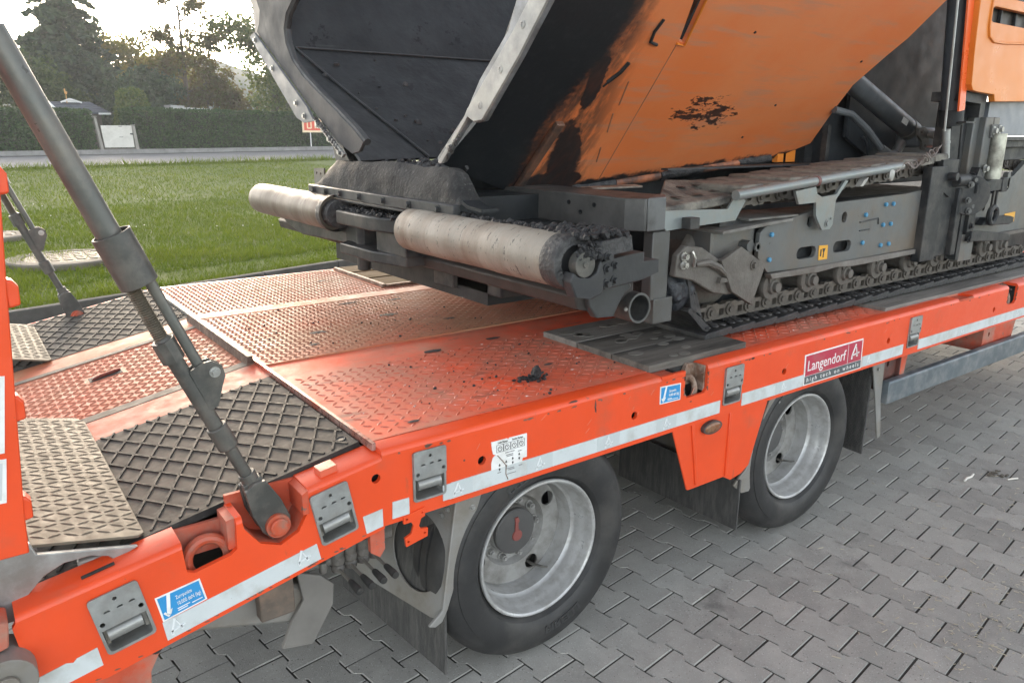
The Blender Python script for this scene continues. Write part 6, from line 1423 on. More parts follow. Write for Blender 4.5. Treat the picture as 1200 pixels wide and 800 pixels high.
# transverse bumper beam
mb = MB(); mb.prism([(0.50, 1.10), (0.50, 0.235), (0.540, 0.178), (0.645, 0.188), (0.72, 0.26), (0.72, 1.10)], 'z', 1.30, 1.408); V_(mb, 'bumper_beam', M('worn grey beam', (0.085, 0.083, 0.078), 0.5, 0.1, var=0.25, scale=6, dirt=((0.04, 0.04, 0.038), 0.45, 4), bump=0.08), bevel=0.004, smooth=0.2)
mb = MB(); mb.prism([(0.546, 0.176), (0.645, 0.1855), (0.718, 0.256), (0.70, 0.28)], 'z', 1.297, 1.411); V_(mb, 'beam_shoe', M('worn grey steel', (0.115, 0.12, 0.122), 0.42, 0.2, var=0.15, dirt=((0.06, 0.06, 0.06), 0.4, 9)), bevel=0.005)
for y, z in ((.52, 1.375), (.455, 1.345), (.385, 1.375)):
    mb = MB(); mb.lathe([(.008, 0), (.008, -.003), (.0, -.0015)], (.4985, y, z), (1, 0, 0), 14); V_(mb, 'beam_bolt', tar, None)
mb = MB(); mb.box(0.606, 0.692, 0.20, 0.245, 1.050, 1.292); V_(mb, 'guide_bar', pg, bevel=0.004)
mb = MB(); mb.box(0.622, 0.718, 0.195, 0.255, 0.965, 1.056); mb.lump((.66, .215, .975), (.03, .02, .015), 3, 2, .4); V_(mb, 'guide_foot', pg, bevel=0.003)
mb = MB(); mb.box(0.655, 0.70, 0.205, 0.25, 1.295, 1.34); mb.tube((0.655, .215, 1.30), (0.655, .215, 1.345), .018, n=12); V_(mb, 'guide_latch', machine_dark, bevel=0.003); mb = MB(); mb.box(0.735, 0.785, 0.15, 0.19, 1.295, 1.335); V_(mb, 'guide_latch', machine_dark, bevel=0.003)
# asphalt scraper block in front of the idler
mb = MB(); mb.lump((0.79, 0.25, 1.075), (.075, .06, .085), 8, 4, .25); V_(mb, 'scraper_block', M('blue black asphalt', (0.018, 0.021, 0.026), 0.5, var=0.4, scale=30, bump=0.9, bscale=45))
mb = MB(); mb.bar((0.86, 0.28, 1.06), (0.905, 0.28, 0.93), .02, .02, (0, 1, 0)); mb.prism([(0.84, 1.08), (0.865, 1.075), (0.925, 0.93), (0.895, 0.925)], 'y', 0.22, 0.44); V_(mb, 'scraper_blade', track_black)

# ---- track and track frame (near side)
mb = MB(); hol = [rpoly(1.521, 1.270, .0235, 18, .85, 1.0), rpoly(1.774, 1.272, .0235, 18, .85, 1.0), rrect(1.449, 1.585, 1.118, 1.166, .0235), rrect(1.714, 1.852, 1.122, 1.170, .0235)]
fr = [(1.192, 1.247), (1.192, 1.15), (1.262, 1.085), (1.60, 1.078), (2.56, 1.085), (2.56, 1.372), (2.27, 1.350), (1.56, 1.335), (1.50, 1.308), (1.22, 1.268)]
mb.prism(fr, 'y', 0.192, 0.212, hol); V_(mb, 'track_frame', machine_grey, bevel=0.002)
mb = MB(); mb.box(1.0, 3.9, 0.236, 0.43, 1.10, 1.30); V_(mb, 'frame_core', machine_dark)
mb = MB(); mb.box(1.02, 5.2, 0.345, 0.46, 0.90, 1.11); V_(mb, 'track_core', tar)
mb = MB(); mb.prism([(1.27, 1.080), (2.56, 1.082), (2.56, 1.060), (1.88, 1.052), (1.74, 1.060), (1.60, 1.052), (1.28, 1.058)], 'y', 0.180, 0.214); V_(mb, 'frame_skirt', M('dusty skirt', (0.16, 0.15, 0.135), 0.6, var=0.2, dirt=((0.10, 0.085, 0.07), 0.5, 9), bump=0.2), bevel=0.003)
mb = MB(); mb.prism([(0.935, 1.262), (1.36, 1.285), (1.36, 1.296), (1.20, 1.290), (0.935, 1.274)], 'y', 0.165, 0.44); mb.box(1.12, 1.44, .195, .43, 1.296, 1.305); V_(mb, 'frame_ledge', M('dusty grey ledge', (0.17, 0.165, 0.15), 0.6, var=0.2, dirt=((0.11, 0.10, 0.085), 0.5, 8)), bevel=0.002)
mb = MB(); mb.box(0.945, 1.188, 0.216, 0.233, 1.06, 1.262); mb.box(0.93, 0.945, 0.216, 0.43, 1.15, 1.262); V_(mb, 'frame_front', machine_grey, bevel=0.002)
mb = MB(); mb.tube((1.115, 0.217, 1.205), (1.115, 0.175, 1.205), .021, n=18); mb.tube((1.15, 0.217, 1.20), (1.15, 0.165, 1.20), .010, n=12); mb.tube((1.15, 0.175, 1.20), (1.15, 0.165, 1.20), .018, n=16); V_(mb, 'grease_pin', pg)
ig = M('dusty cast steel', (0.125, 0.115, 0.10), 0.65, 0.1, var=0.25, scale=16, dirt=((0.10, 0.088, 0.075), 0.5, 12), bump=0.3)
mb = MB(); mb.prism([(0.925, 1.168), (1.035, 1.212), (1.192, 1.128), (1.180, 1.095), (1.128, 0.978), (1.00, 1.045)], 'y', 0.155, 0.175, [rpoly(1.115, 1.135, .006, 8)]); ik = V_(mb, 'idler_guard', ig, bevel=0.003)
mb = MB(); mb.hexbolt((1.115, .155, 1.135), (0, -1, 0), .013, .016); V_(mb, 'guard_bolt', ig, ik)
mb = MB(); mb.prism([(0.70, 1.13), (0.71, 1.205), (0.75, 1.235), (0.84, 1.222), (0.935, 1.172), (1.02, 1.16), (1.06, 1.03), (1.0, 1.03), (0.92, 1.045), (0.80, 1.105)], 'y', 0.176, 0.205); V_(mb, 'idler_arm', ig, ik, bevel=0.005)
mb = MB(); mb.path([(0.80, .168, 1.165), (0.86, .163, 1.168), (0.92, .163, 1.145), (0.985, .165, 1.10)], [.008, .014, .014, .008], 8); mb.prism([(0.93, 1.085), (1.0, 1.085), (0.965, 1.10), (0.935, 1.105)], 'y', .158, .175); V_(mb, 'arm_weld', ig, ik)
mb = MB()
for z in (1.20, 1.17): mb.hexbolt((0.735, .172, z), (0, -1, 0), .011, .02)
mb.path([(0.775, .168, 1.215), (0.785, .160, 1.19), (0.79, .168, 1.16)], .006, 6); V_(mb, 'arm_bolt', steel, ik)
mb = MB(); mb.lathe([(.10, -.10), (.150, -.085), (.165, -.07), (.17, -.045), (.150, -.04), (.150, .04), (.17, .045), (.165, .07), (.150, .085), (.10, .10)], (1.045, 0.375, 1.125), (0, 1, 0), 40); V_(mb, 'idler_wheel', ig)
# bottom rollers
rl_ = MB(); rl_.lathe([(.0, -.100), (.020, -.100), (.022, -.085), (.030, -.082), (.034, -.070), (.055, -.066), (.058, -.06), (.058, -.045), (.046, -.04), (.046, .04), (.058, .045), (.058, .066)], (0, 0, 0), (0, 1, 0), 32)
r0 = add(rl_, 'bottom_roller', ig, PV, loc=Vector((1.624, 0.30, 1.012)) - PVP, smooth=0.5)
mb = MB(); mb.prism([(-.035, .075), (.035, .075), (.028, .004), (.016, -.012), (-.016, -.012), (-.028, .004)], 'y', -.078, -.068); br_ = add(mb, 'roller_yoke', ig, r0, bevel=0.002)
for x in (1.36, 1.897, 2.183, 2.48, 2.751, 3.306, 3.509): dup(r0, loc=Vector((x, 0.30, 1.012)) - PVP)
# chain links
lk = MB()
lk.prism([(-.064, .016), (-.056, -.030), (.052, -.030), (.064, .016), (.054, .034), (.028, .036), (.018, .028), (-.018, .028), (-.028, .036), (-.056, .034)], 'y', -.012, .012, [rrect(-.014, .014, -.016, .012, .006)])
lk.tube((.046, -.02, .004), (.046, .02, .004), .0235, n=14); lk.tube((.046, -.026, .004), (.046, .026, .004), .012, n=10); lk.box(-.03, .03, .012, .05, -.03, .01)
l0 = add(lk, 'track_link', chain_m, PV, loc=Vector((0.955, 0.262, 0.942)) - PVP, rot=(0, 0, 0), smooth=0.5)
for k in range(1, 26): dup(l0, loc=Vector((0.955 + .114 * k, 0.262, 0.942 + .001 * random.random())) - PVP)
# shoes under the chain
sh_ = MB(); sh_.prism([(-.076, -.012), (-.078, .004), (-.066, .010), (-.02, .012), (.05, .017), (.074, .020), (.080, .012), (.072, -.004), (.05, -.012)], 'y', -.155, .155)
for i in range(9): sh_.lump((-.04 + .011 * i, -.13 + .02 * (i % 4), .026), (.02, .02, .006), i, 1, .5)
s0 = add(sh_, 'track_shoe', track_black, PV, loc=Vector((0.96, 0.325, 0.884)) - PVP, bevel=0.002)
for k in range(1, 22): dup(s0, loc=Vector((0.96 + .145 * k, 0.325, 0.884)) - PVP, rot=(0, random.uniform(-.01, .01), random.uniform(-.008, .008)))
for (x, z, a) in ((0.865, 0.945, -42), (0.815, 1.05, -75)): dup(s0, loc=Vector((x, 0.345, z)) - PVP, rot=(0, R(-a), 0))
# shoes on the upper run, dusty, seen edge-on over the handrail tube
tz_ = lambda x: 1.398 + 0.062 * (x - 1.0)
us_ = MB(); us_.prism([(-.066, 0), (-.067, .026), (-.058, .034), (.052, .030), (.064, .022), (.066, 0)], 'y', -.15, .15); 
for i, v in enumerate(us_.v): us_.v[i] = (v[0], v[1], v[2] + 0.0)
u0 = add(us_, 'track_shoe', track_dust, PV, loc=Vector((1.10, 0.32, tz_(1.10))) - PVP, rot=(0, -.062, 0), bevel=0.006)
for k in range(1, 11): dup(u0, loc=Vector((1.10 + .143 * k, 0.32 + random.uniform(-.006, .006), tz_(1.10 + .143 * k) + random.uniform(-.004, .004))) - PVP, rot=(random.uniform(-.02, .02), -.062 + random.uniform(-.035, .035), random.uniform(-.03, .03)))
l1 = dup(l0, loc=Vector((1.06, 0.255, 1.372)) - PVP, rot=(0, -.062 + math.pi, 0))
for k in range(1, 14): x = 1.06 + .114 * k; dup(l0, loc=Vector((x, 0.255, 1.372 + .062 * (x - 1.06))) - PVP, rot=(0, -.062 + math.pi, 0))
# front cover with dimpled rubber, zinc side sheet, handrail
mb = MB(); c0, c1, c2, c3 = (0.61, 0.205, 1.366), (1.02, 0.205, 1.400), (1.27, 0.46, 1.430), (0.93, 0.46, 1.446)
vs = [Vector(p) for p in (c0, c1, c2, c3)] + [Vector(p) - Vector((0, 0, .035)) for p in (c0, c1, c2, c3)]
mb.add(vs, [(0, 1, 2, 3), (7, 6, 5, 4), (0, 4, 5, 1), (1, 5, 6, 2), (2, 6, 7, 3), (3, 7, 4, 0)]); cv = V_(mb, 'track_cover', track_dust, bevel=0.008)
mb = MB()
for a, b in ((.25, .3), (.55, .28), (.8, .35), (.3, .68), (.55, .72), (.8, .7)):
    p = (Vector(c0) * (1 - a) + Vector(c1) * a) * (1 - b) + (Vector(c3) * (1 - a) + Vector(c2) * a) * b
    mb.lathe([(.022, .001), (.018, .003), (.0, .003)], p, (0, 0, 1), 14)
V_(mb, 'cover_dimple', track_black, cv)
mb = MB(); mb.prism([(0.605, 1.352), (0.66, 1.362), (0.985, 1.350), (1.035, 1.412), (1.085, 1.374), (1.035, 1.305), (0.735, 1.296), (0.66, 1.292)], 'y', 0.192, 0.199); V_(mb, 'cover_side_sheet', zinc_light, bevel=0.001)
mb = MB(); mb.tube((0.975, 0.155, 1.402), (1.47, 0.155, 1.4365), .0185, n=20); mb.tube((1.478, 0.155, 1.4372), (2.12, 0.155, 1.480), .0185, n=20); hr = V_(mb, 'handrail_tube', zinc_light)
mb = MB(); mb.tube((1.465, 0.155, 1.4362), (1.482, 0.155, 1.4372), .0205, n=20); V_(mb, 'tube_joint', M('brown joint', (0.16, 0.07, 0.06), 0.6), hr)
mb = MB(); mb.prism([(1.335, 1.402), (1.47, 1.415), (1.485, 1.385), (1.52, 1.372), (1.62, 1.378), (1.675, 1.432), (1.70, 1.43), (1.63, 1.365), (1.622, 1.355), (1.618, 1.255), (1.60, 1.238), (1.545, 1.238), (1.525, 1.258), (1.49, 1.30), (1.482, 1.352), (1.365, 1.350)], 'y', 0.150, 0.162); hb_ = V_(mb, 'rail_bracket', zinc_light, hr, bevel=0.001)
mb = MB(); mb.hexbolt((1.575, .15, 1.263), (0, -1, 0), .012, .008); mb.hexbolt((1.60, .15, 1.282), (0, -1, 0), .005, .004); V_(mb, 'bracket_bolt', zinc_light, hr)
mb = MB(); mb.prism([(1.80, 1.43), (1.835, 1.44), (1.825, 1.425), (1.80, 1.405), (1.775, 1.405), (1.79, 1.415)], 'y', .14, .165); mb.lump((2.02, .14, 1.445), (.022, .008, .028), 1, 2, .2); V_(mb, 'rail_tag', edge_light, hr)
mb = MB()
for i in range(16):
    x = 2.05 + .025 * i; mb.path([(x + .016 * math.cos(t), .15 + .012 * math.sin(t), 1.472 + .0018 * i + (.03 if i > 9 else 0) * (i - 9) * .3 + .016 * math.sin(t + i)) for t in np.linspace(0, 6.283, 8, endpoint=False)], .0032, 5, closed=True)
V_(mb, 'chain', M('twisted chain steel', (0.22, 0.19, 0.17), 0.4, 0.5, var=0.3))
# bolts, sticker and marks on the frame
bb = MB(); bb.tube((0, 0, 0), (0, -.008, 0), .0098, n=12); bb.lathe([(.0098, -.008), (.007, -.0105), (0, -.011)], (0, 0, 0), (0, 1, 0), 12)
b0 = add(bb, 'bolt_cap', bolt_blue, PV, loc=Vector((1.262, 0.192, 1.236)) - PVP)
for x, z in ((1.261, 1.137), (1.938, 1.273), (2.099, 1.310), (2.163, 1.310), (2.096, 1.219), (2.163, 1.219), (1.938, 1.150), (2.097, 1.126), (2.168, 1.127)): dup(b0, loc=Vector((x, 0.192, z)) - PVP)
mb = MB(); mb.prism([(1.607, 1.103), (1.672, 1.102), (1.667, 1.162), (1.603, 1.164)], 'y', 0.1895, 0.193); ys = V_(mb, 'warning_sticker', yellow)
mb = MB()
for p in ([(1.628, 1.150), (1.650, 1.150), (1.639, 1.128)], [(1.636, 1.130), (1.642, 1.130), (1.642, 1.112), (1.636, 1.112)], [(1.615, 1.118), (1.622, 1.118), (1.622, 1.148), (1.615, 1.148)]): mb.prism(p, 'y', .188, .190)
V_(mb, 'sticker_symbol', print_black, ys)
mb = MB(); mb.path([(1.90, .191, 1.243), (2.05, .191, 1.252), (2.055, .191, 1.225)], .004, 5); mb.path([(1.905, .191, 1.205), (1.99, .191, 1.207)], .003, 5); V_(mb, 'step_recess_edge', machine_dark)

# ---- hydraulic cylinder, hose, side body
mb = MB(); A0, A1 = Vector((2.10, 0.57, 1.953)), Vector((3.05, 0.57, 1.607)); dd = (A1 - A0).normalized()
mb.tube(A0, A1 - dd * .09, .052, n=28); hc_ = V_(mb, 'wing_cylinder', M('grey cylinder paint', (0.095, 0.103, 0.11), 0.4, 0.1, var=0.12, dirt=((0.06, 0.062, 0.065), 0.4, 6)))
mb = MB(); mb.tube(A1 - dd * .13, A1 - dd * .06, .055, n=28); mb.prism([(2.91, 1.645), (2.97, 1.655), (3.01, 1.640), (3.04, 1.575), (3.01, 1.530), (2.975, 1.535), (2.96, 1.58), (2.91, 1.61)], 'y', 0.49, 0.505, [rpoly(2.945, 1.625, .008, 8), rpoly(3.0, 1.555, .008, 8)]); V_(mb, 'cylinder_eye', machine_grey, hc_, bevel=0.002)
mb = MB(); mb.tube((3.02, 0.505, 1.612), (3.02, 0.465, 1.612), .016, n=14); mb.tube((3.02, 0.467, 1.612), (3.02, 0.455, 1.612), .022, n=14); V_(mb, 'eye_pin', galv_dull, hc_)
mb = MB(); q = A0 + dd * .76; mb.add([q + Vector((-.03, -.053, .012)), q + Vector((.03, -.053, -.008)), q + Vector((.02, -.049, -.036)), q + Vector((-.04, -.049, -.016))], [(0, 1, 2, 3)]); V_(mb, 'cylinder_label', white_m, hc_)
mb = MB(); mb.path([(2.22, 0.57, 1.73), (2.34, 0.55, 1.71), (2.49, 0.54, 1.635), (2.62, 0.53, 1.545), (2.70, 0.52, 1.515), (2.77, 0.53, 1.52)], .017, 10); V_(mb, 'hydraulic_hose', M('grey hose', (0.085, 0.092, 0.098), 0.45, var=0.15))
mb = MB(); mb.tube((2.62, 0.53, 1.545), (2.68, 0.523, 1.52), .022, n=12); V_(mb, 'hose_fitting', pg); mb = MB(); mb.tube((2.77, .53, 1.515), (2.85, .545, 1.57), .026, n=12); V_(mb, 'hose_fitting', pg)
mb = MB(); mb.box(2.40, 4.2, 0.72, 1.72, 1.34, 2.75); V_(mb, 'tractor_body', navy, bevel=0.004)
mb = MB(); mb.prism([(2.50, 1.60), (2.85, 1.45), (3.75, 1.45), (3.75, 2.75), (2.50, 2.75)], 'y', 0.66, 0.68); V_(mb, 'side_panel', navy, bevel=0.002)
mb = MB(); mb.box(2.33, 2.36, 0.66, 0.69, 1.40, 1.66); mb.box(2.33, 2.40, 0.78, 0.84, 1.38, 1.75); V_(mb, 'inner_strut', machine_dark)
mb = MB()
for z in (1.60, 1.66): mb.path([(2.62 + .05 * t, .64, z - .035 * t * t) for t in np.linspace(0, 2, 6)], .008, 6)
V_(mb, 'hydraulic_hose', hose_m)
mb = MB(); mb.box(2.95, 3.19, 0.50, 0.64, 1.545, 1.652); V_(mb, 'rounded_box', M('grey plastic box', (0.10, 0.107, 0.115), 0.35, var=0.1), bevel=0.02)
mb = MB(); mb.tube((2.80, .30, 1.475), (2.95, .30, 1.50), .028, n=14); V_(mb, 'axle_tube', pg)
# mast with reflector, rods
mb = MB(); mb.path([(2.655, 0.22, 1.685), (2.565, 0.22, 2.25), (2.48, 0.22, 2.75)], .050, 20); ms = V_(mb, 'mast_post', M('blue black mast', (0.05, 0.057, 0.066), 0.38, var=0.12))
mb = MB(); mb.bar((2.594, .15, 1.724), (2.524, .15, 2.199), .056, .008, (0, 1, 0)); mb.bar((2.524, .15, 2.199), (2.455, .15, 2.7), .056, .008, (0, 1, 0)); V_(mb, 'reflector_strip', reflector, ms)
mb = MB(); mb.path([(2.462, .15, 1.63), (2.405, .15, 2.19), (2.35, .15, 2.7)], .0055, 6); V_(mb, 'guide_rod', galv, ms)
mb = MB(); mb.tube((2.66, .22, 1.66), (2.648, .22, 1.735), .056, n=20); mb.box(2.62, 2.72, .13, .17, 1.668, 1.676); V_(mb, 'post_cuff', machine_dark, ms)
mb = MB(); mb.tube((2.62, .20, 1.505), (2.585, .20, 1.64), .018, n=18); mb.tube((2.603, .20, 1.575), (2.600, .20, 1.583), .020, n=18); V_(mb, 'gas_spring', galv, ms)
mb = MB(); mb.box(2.68, 2.84, 0.22, 0.30, 1.0, 1.80); mb.box(2.85, 2.93, .24, .32, 1.35, 2.75); mb.tube((2.74, .19, 1.45), (2.70, .19, 1.80), .006, n=6); V_(mb, 'mast_column', machine_dark, bevel=0.004)
mb = MB(); mb.box(2.415, 2.56, 0.155, 0.20, 1.02, 1.47); mb.box(2.565, 2.70, 0.17, 0.24, 1.03, 1.40); mb.box(2.70, 2.75, 0.145, 0.2, 1.03, 1.36); V_(mb, 'lift_column', machine_dark, bevel=0.004)
mb = MB(); mb.prism([(2.52, 1.50), (2.68, 1.50), (2.68, 1.36), (2.63, 1.32), (2.55, 1.35)], 'y', 0.16, 0.19); mb.tube((2.60, .16, 1.42), (2.60, .12, 1.42), .02, n=14); mb.tube((2.64, .15, 1.40), (2.78, .15, 1.40), .03, n=14); V_(mb, 'clevis', machine_dark, bevel=0.003)
mb = MB(); mb.box(2.805, 2.955, 0.15, 0.19, 0.985, 1.125); V_(mb, 'frame_foot', machine_grey, bevel=0.003)
mb = MB(); mb.box(2.765, 2.80, .145, .2, 1.0, 1.38); mb.box(2.81, 2.88, .13, .18, 1.14, 1.30)
for z in (1.30, 1.17, 1.10): mb.hexbolt((2.845, .13, z), (0, -1, 0), .012, .014)
V_(mb, 'clamp_plate', machine_dark)
fl2 = MB(); fl2.tube((2.77, 0.12, 1.325), (2.79, 0.15, 1.325), .098, n=32); fo = V_(fl2, 'flange_disc', machine_dark, bevel=0.003)
for k in range(6):
    a = 2 * math.pi * k / 6 + .3; mb = MB(); mb.hexbolt((2.772 + .03 * math.cos(a), .12, 1.325 + .078 * math.sin(a)), (-.5, -1, 0), .011, .014); V_(mb, 'flange_bolt', pg, fo)
mb = MB(); mb.prism([(2.78, 1.335), (3.10, 1.345), (3.10, 1.40), (2.78, 1.385)], 'y', 0.10, 0.19); mb.prism([(2.79, 1.31), (3.05, 1.335), (2.80, 1.27)], 'y', 0.12, 0.16); mb.box(3.05, 3.115, .095, .195, 1.332, 1.403); V_(mb, 'swing_arm', machine_dark, bevel=0.004)
mb = MB(); mb.prism([(2.82, 1.46), (2.86, 1.42), (2.90, 1.385), (2.84, 1.385), (2.80, 1.42)], 'y', .12, .16); mb.path([(2.80, .14, 1.42), (2.86, .14, 1.44), (2.91, .14, 1.39)], .014, 8); V_(mb, 'arm_hook', machine_dark)
mb = MB(); mb.tube((3.03, 0.145, 1.395), (3.03, 0.145, 1.622), .039, n=32); V_(mb, 'galvanised_post', M('worn zinc post', (0.42, 0.42, 0.36), 0.38, 0.45, var=0.2, scale=12, dirt=((0.15, 0.14, 0.12), 0.42, 9), bump=0.05), bevel=0.002)
mb = MB(); mb.path([(3.03 + .042 * math.cos(t), .11, 1.215 + .042 * math.sin(t)) for t in np.linspace(0, 6.283, 20, endpoint=False)], .014, 8, closed=True); mb.bar((3.01, .115, 1.25), (3.01, .115, 1.345), .012, .01, (0, 1, 0)); mb.bar((3.05, .115, 1.25), (3.05, .115, 1.345), .012, .01, (0, 1, 0)); V_(mb, 'eye_ring', machine_dark)
mb = MB(); mb.prism([(2.95, 1.165), (3.28, 1.15), (3.33, 1.16), (3.33, 1.185), (3.28, 1.195), (3.0, 1.20)], 'y', .12, .16); mb.prism([(2.85, 1.09), (3.30, 1.06), (3.33, 1.075), (3.30, 1.10), (2.85, 1.145)], 'y', .12, .16); V_(mb, 'fork_bar', machine_dark, bevel=0.004)
mb = MB(); mb.box(2.90, 2.985, 0.16, 0.22, 1.39, 1.70); mb.box(2.985, 3.05, .158, .22, 1.655, 1.70); mb.box(2.84, 2.905, 0.19, 0.26, 1.42, 1.71); lb = V_(mb, 'hood_bracket', machine_grey, bevel=0.004)
mb = MB(); mb.box(2.955, 3.06, .15, .165, 1.60, 1.665); V_(mb, 'bracket_tab', pg, lb, bevel=0.003)
for x, z in ((2.975, 1.635), (3.04, 1.642), (2.945, 1.45)):
    mb = MB(); mb.hexbolt((x, .15, z), (0, -1, 0), .014, .018); V_(mb, 'tab_bolt', bolt_m, lb)
mb = MB(); mb.box(2.98, 4.4, 0.17, 0.24, 1.585, 1.605); mb.box(2.98, 4.4, .20, .30, 1.55, 1.585); mb.box(2.98, 4.4, .24, .3, 1.48, 1.55); V_(mb, 'rear_rail', machine_dark, bevel=0.002)
mb = MB(); mb.prism([(2.86, 1.40), (2.98, 1.40), (2.95, 1.10), (2.98, 1.09), (3.6, 1.09), (4.6, 1.12), (4.6, 1.52), (3.55, 1.48), (3.40, 1.40), (3.22, 1.36), (2.96, 1.345), (2.90, 1.345)], 'y', 0.185, 0.21, [rpoly(3.19, 1.335, .02, 14, .8, 1.2), rrect(3.325, 3.365, 1.325, 1.42, .019), rpoly(3.08, 1.26, .0, 3) if False else rrect(3.075, 3.11, 1.225, 1.29, .016)]); rfm = V_(mb, 'rear_track_frame', machine_grey, bevel=0.002)
for x, z in ((3.192, 1.335), (3.345, 1.345)):
    mb = MB(); mb.hexbolt((x, .205, z), (0, -1, 0), .014, .018); V_(mb, 'frame_bolt', steel, rfm)
mb = MB(); mb.prism([(2.93, 1.075), (4.6, 1.085), (4.6, 1.10), (2.93, 1.095)], 'y', 0.165, 0.215); V_(mb, 'frame_skirt', ig)
mb = MB(); mb.prism([(3.36, 1.145), (3.5, 1.145), (3.5, 1.20), (3.365, 1.195)], 'y', .182, .186); V_(mb, 'warning_sticker', yellow)
tl = dup(l0, loc=Vector((3.15, 0.27, 1.505)) - PVP, rot=(0, -.1 + math.pi, 0))
for k in range(1, 6): dup(l0, loc=Vector((3.15 + .114 * k, 0.27, 1.50 - .012 * k)) - PVP, rot=(0, .12 + math.pi, 0))
# engine hood
hd = [(2.52, 2.75), (2.555, 2.20), (2.572, 1.98), (2.592, 1.84), (2.615, 1.815), (2.66, 1.810), (2.845, 1.802), (2.862, 1.770), (3.3, 1.782), (4.2, 1.82), (4.2, 2.75)]
hs = [rrect(2.685, 4.0, 2.118, 2.185, .03, 5), rrect(2.70, 4.0, 2.232, 2.32, .03, 5)]
mb = MB(); mb.prism(hd, 'y', 0.12, 0.15, hs); hdo = V_(mb, 'engine_hood', hood_m, bevel=0.008)
mb = MB(); mb.prism(rrect(2.66, 4.0, 2.09, 2.34, .03, 5), 'y', .17, .18); V_(mb, 'hood_grille', M('grille dark brown', (0.06, 0.052, 0.045), 0.5, var=0.2), hdo)
gm_ = MB(); gm_.box(-.006, .006, .150, .168, 2.10, 2.33); g0 = V_(gm_, 'grille_bar', machine_dark, hdo, ); g0.location = (2.86, 0, 0)
for k in range(1, 7): dup(g0, loc=(2.86 + .165 * k, 0, 0))
mb = MB(); mb.path([(2.672, .119, 2.22), (2.672, .117, 2.10), (2.69, .117, 2.055), (2.74, .117, 2.035), (2.85, .117, 2.035), (3.2, .117, 2.055), (4.0, .117, 2.09)], .006, 6); V_(mb, 'hood_crease', hood_m, hdo)
mb = MB(); mb.prism([(2.60, 1.812), (2.85, 1.803), (2.85, 1.70), (2.80, 1.695), (2.80, 1.76), (2.60, 1.77)], 'y', .155, .30); V_(mb, 'hood_underside', machine_dark)
mb = MB(); mb.prism([(2.98, 1.775), (4.2, 1.81), (4.2, 1.61), (3.25, 1.61), (3.05, 1.645), (2.98, 1.70)], 'y', .19, .22); V_(mb, 'grey_skirt', M('pale blue grey panel', (0.17, 0.185, 0.21), 0.4, var=0.08))
mb = MB(); mb.box(2.80, 4.2, .70, 1.7, 1.85, 2.75); V_(mb, 'engine_block', machine_dark)
# far track, mostly hidden
mb = MB(); mb.box(0.9, 3.9, 2.0, 2.27, 0.872, 1.40); V_(mb, 'far_track', track_black, bevel=0.03)

# ================================================================== LOOSE THINGS
ac = empty('asphalt_crumb', (0.125, 0.235, 0.8495), label='little pile of black asphalt lying on the red deck plate', cat='asphalt')
mb = MB(); mb.lump((0.006, 0.0, .016), (.017, .016, .026), 5, 3, .35); add(mb, 'lump', crumb_m, ac)
mb = MB()
for i in range(46):
    a, q = random.random() * 6.28, random.random() ** 1.4 * .065; mb.lump((q * math.cos(a) * 1.1 - .008, q * math.sin(a) * .9, .003), (.004 + .006 * random.random(), .004 + .005 * random.random(), .004 + .003 * random.random()), i, 1, .4)
o = add(mb, 'loose_grains', crumb_m, ac); o['kind'] = 'stuff'
mb = MB(); rs = np.random.default_rng(17)
for i in range(90):
    x = -0.3 + 0.8 * rs.random() ** .8; y = .09 + .55 * rs.random(); q = .0018 + .0035 * rs.random() ** 3; mb.lump((x, y, ZD + q * .7), (q * 1.3, q, q), i, 1, .3)
for i in range(70):
    x = -0.5 + 1.3 * rs.random(); y = .9 + .75 * rs.random(); q = .002 + .003 * rs.random() ** 3; mb.lump((x, y, ZD + .006 + q * .7), (q * 1.3, q, q), i, 1, .3)
add(mb, 'deck_grains', crumb_m, kind='stuff')
straw = M('dry straw', (0.50, 0.44, 0.33), 0.7, var=0.2); birch = M('pale peeled twig', (0.72, 0.69, 0.62), 0.6, var=0.08)
def twig(name, pts, r_, m, label): return props(add(MB_path(pts, r_), name, m, loc=(*pts[0], 0.004)), label=label, cat='twig')
def MB_path(pts, r_):
    b = MB(); x0, y0 = pts[0]; b.path([(x - x0, y - y0, r_ * (1 + .3 * math.sin(3 * i))) for i, (x, y) in enumerate(pts)], r_, 6); return b
twig('peeled_twig', [(2.425, -0.205), (2.46, -0.198), (2.50, -0.203), (2.536, -0.196)], .0055, birch, 'short pale peeled twig lying alone on the paving right of the wheels')
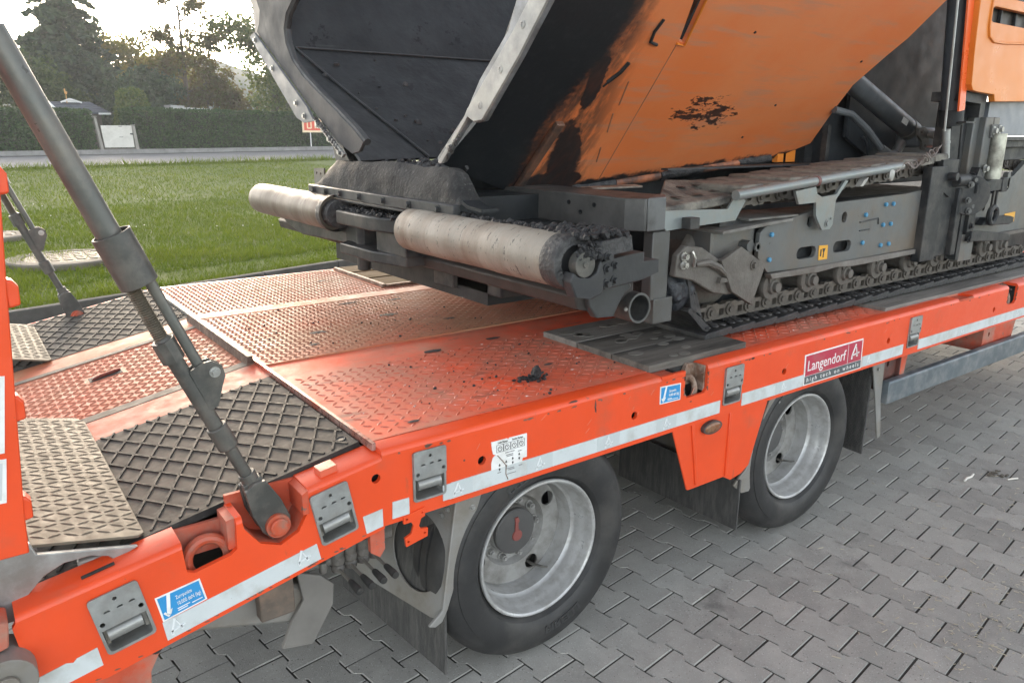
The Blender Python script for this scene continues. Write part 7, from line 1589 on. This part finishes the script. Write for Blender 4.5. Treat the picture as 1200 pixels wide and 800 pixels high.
twig('peeled_twig', [(2.612, -0.320), (2.64, -0.330), (2.668, -0.343)], .004, birch, 'thinner pale twig beside dry leaf scraps on the paving')
mb = MB()
for i in range(22): 
    x, y = 2.60 + .10 * random.random(), -.30 + .07 * random.random(); a = random.random() * 3.14; mb.lump((x, y, .004), (.012, .007, .003), i, 1, .5)
add(mb, 'leaf_scraps', M('dry leaf', (0.13, 0.115, 0.085), 0.8, var=0.3), kind='stuff')
mb = MB(); rs = np.random.default_rng(3)
def bits(n, cx, cy, sx, sy):
    for i in range(n):
        x, y = cx + sx * rs.normal(), cy + sy * rs.normal(); a = rs.random() * 6.283; L = .006 + .022 * rs.random() ** 2
        mb.path([(x, y, .0035), (x + L * math.cos(a), y + L * math.sin(a), .0045 + .003 * rs.random())], .0009 + .0006 * rs.random(), 4)
bits(70, 1.25, -.80, .12, .05); bits(110, 1.75, -.72, .25, .10); bits(80, 1.2, -.70, .25, .12); bits(60, 2.5, -.5, .35, .12); bits(50, 3.0, -.2, .5, .2); bits(40, 1.6, -.4, .4, .2)
add(mb, 'straw_bits', straw, kind='stuff')
mb = MB()
for cx, cy in ((.765, -.29), (1.40, -.045), (1.59, -.235), (1.50, -.66), (.9, -.55)):
    for i in range(9): mb.lump((cx + .012 * rs.normal(), cy + .006 * rs.normal(), -.004), (.004, .004, .003), i, 1, .4)
add(mb, 'moss_tufts', M('olive moss', (0.075, 0.08, 0.018), 0.9, var=0.3), kind='stuff')

# ------------------------------------------------------------------ haze
hm = bpy.data.materials.new('thin haze'); hm.use_nodes = True
hn_ = hm.node_tree.nodes; hn_.remove(hn_['Principled BSDF'])
pv_ = hn_.new('ShaderNodeVolumePrincipled'); pv_.inputs['Color'].default_value = (0.95, 0.96, 0.96, 1); pv_.inputs['Density'].default_value = 0.0018; pv_.inputs['Anisotropy'].default_value = 0.2
hm.node_tree.links.new(pv_.outputs[0], hn_['Material Output'].inputs['Volume'])
mb = MB(); mb.box(-240, 280, -130, 240, -1.1, 13.5); add(mb, 'haze', hm, kind='stuff')
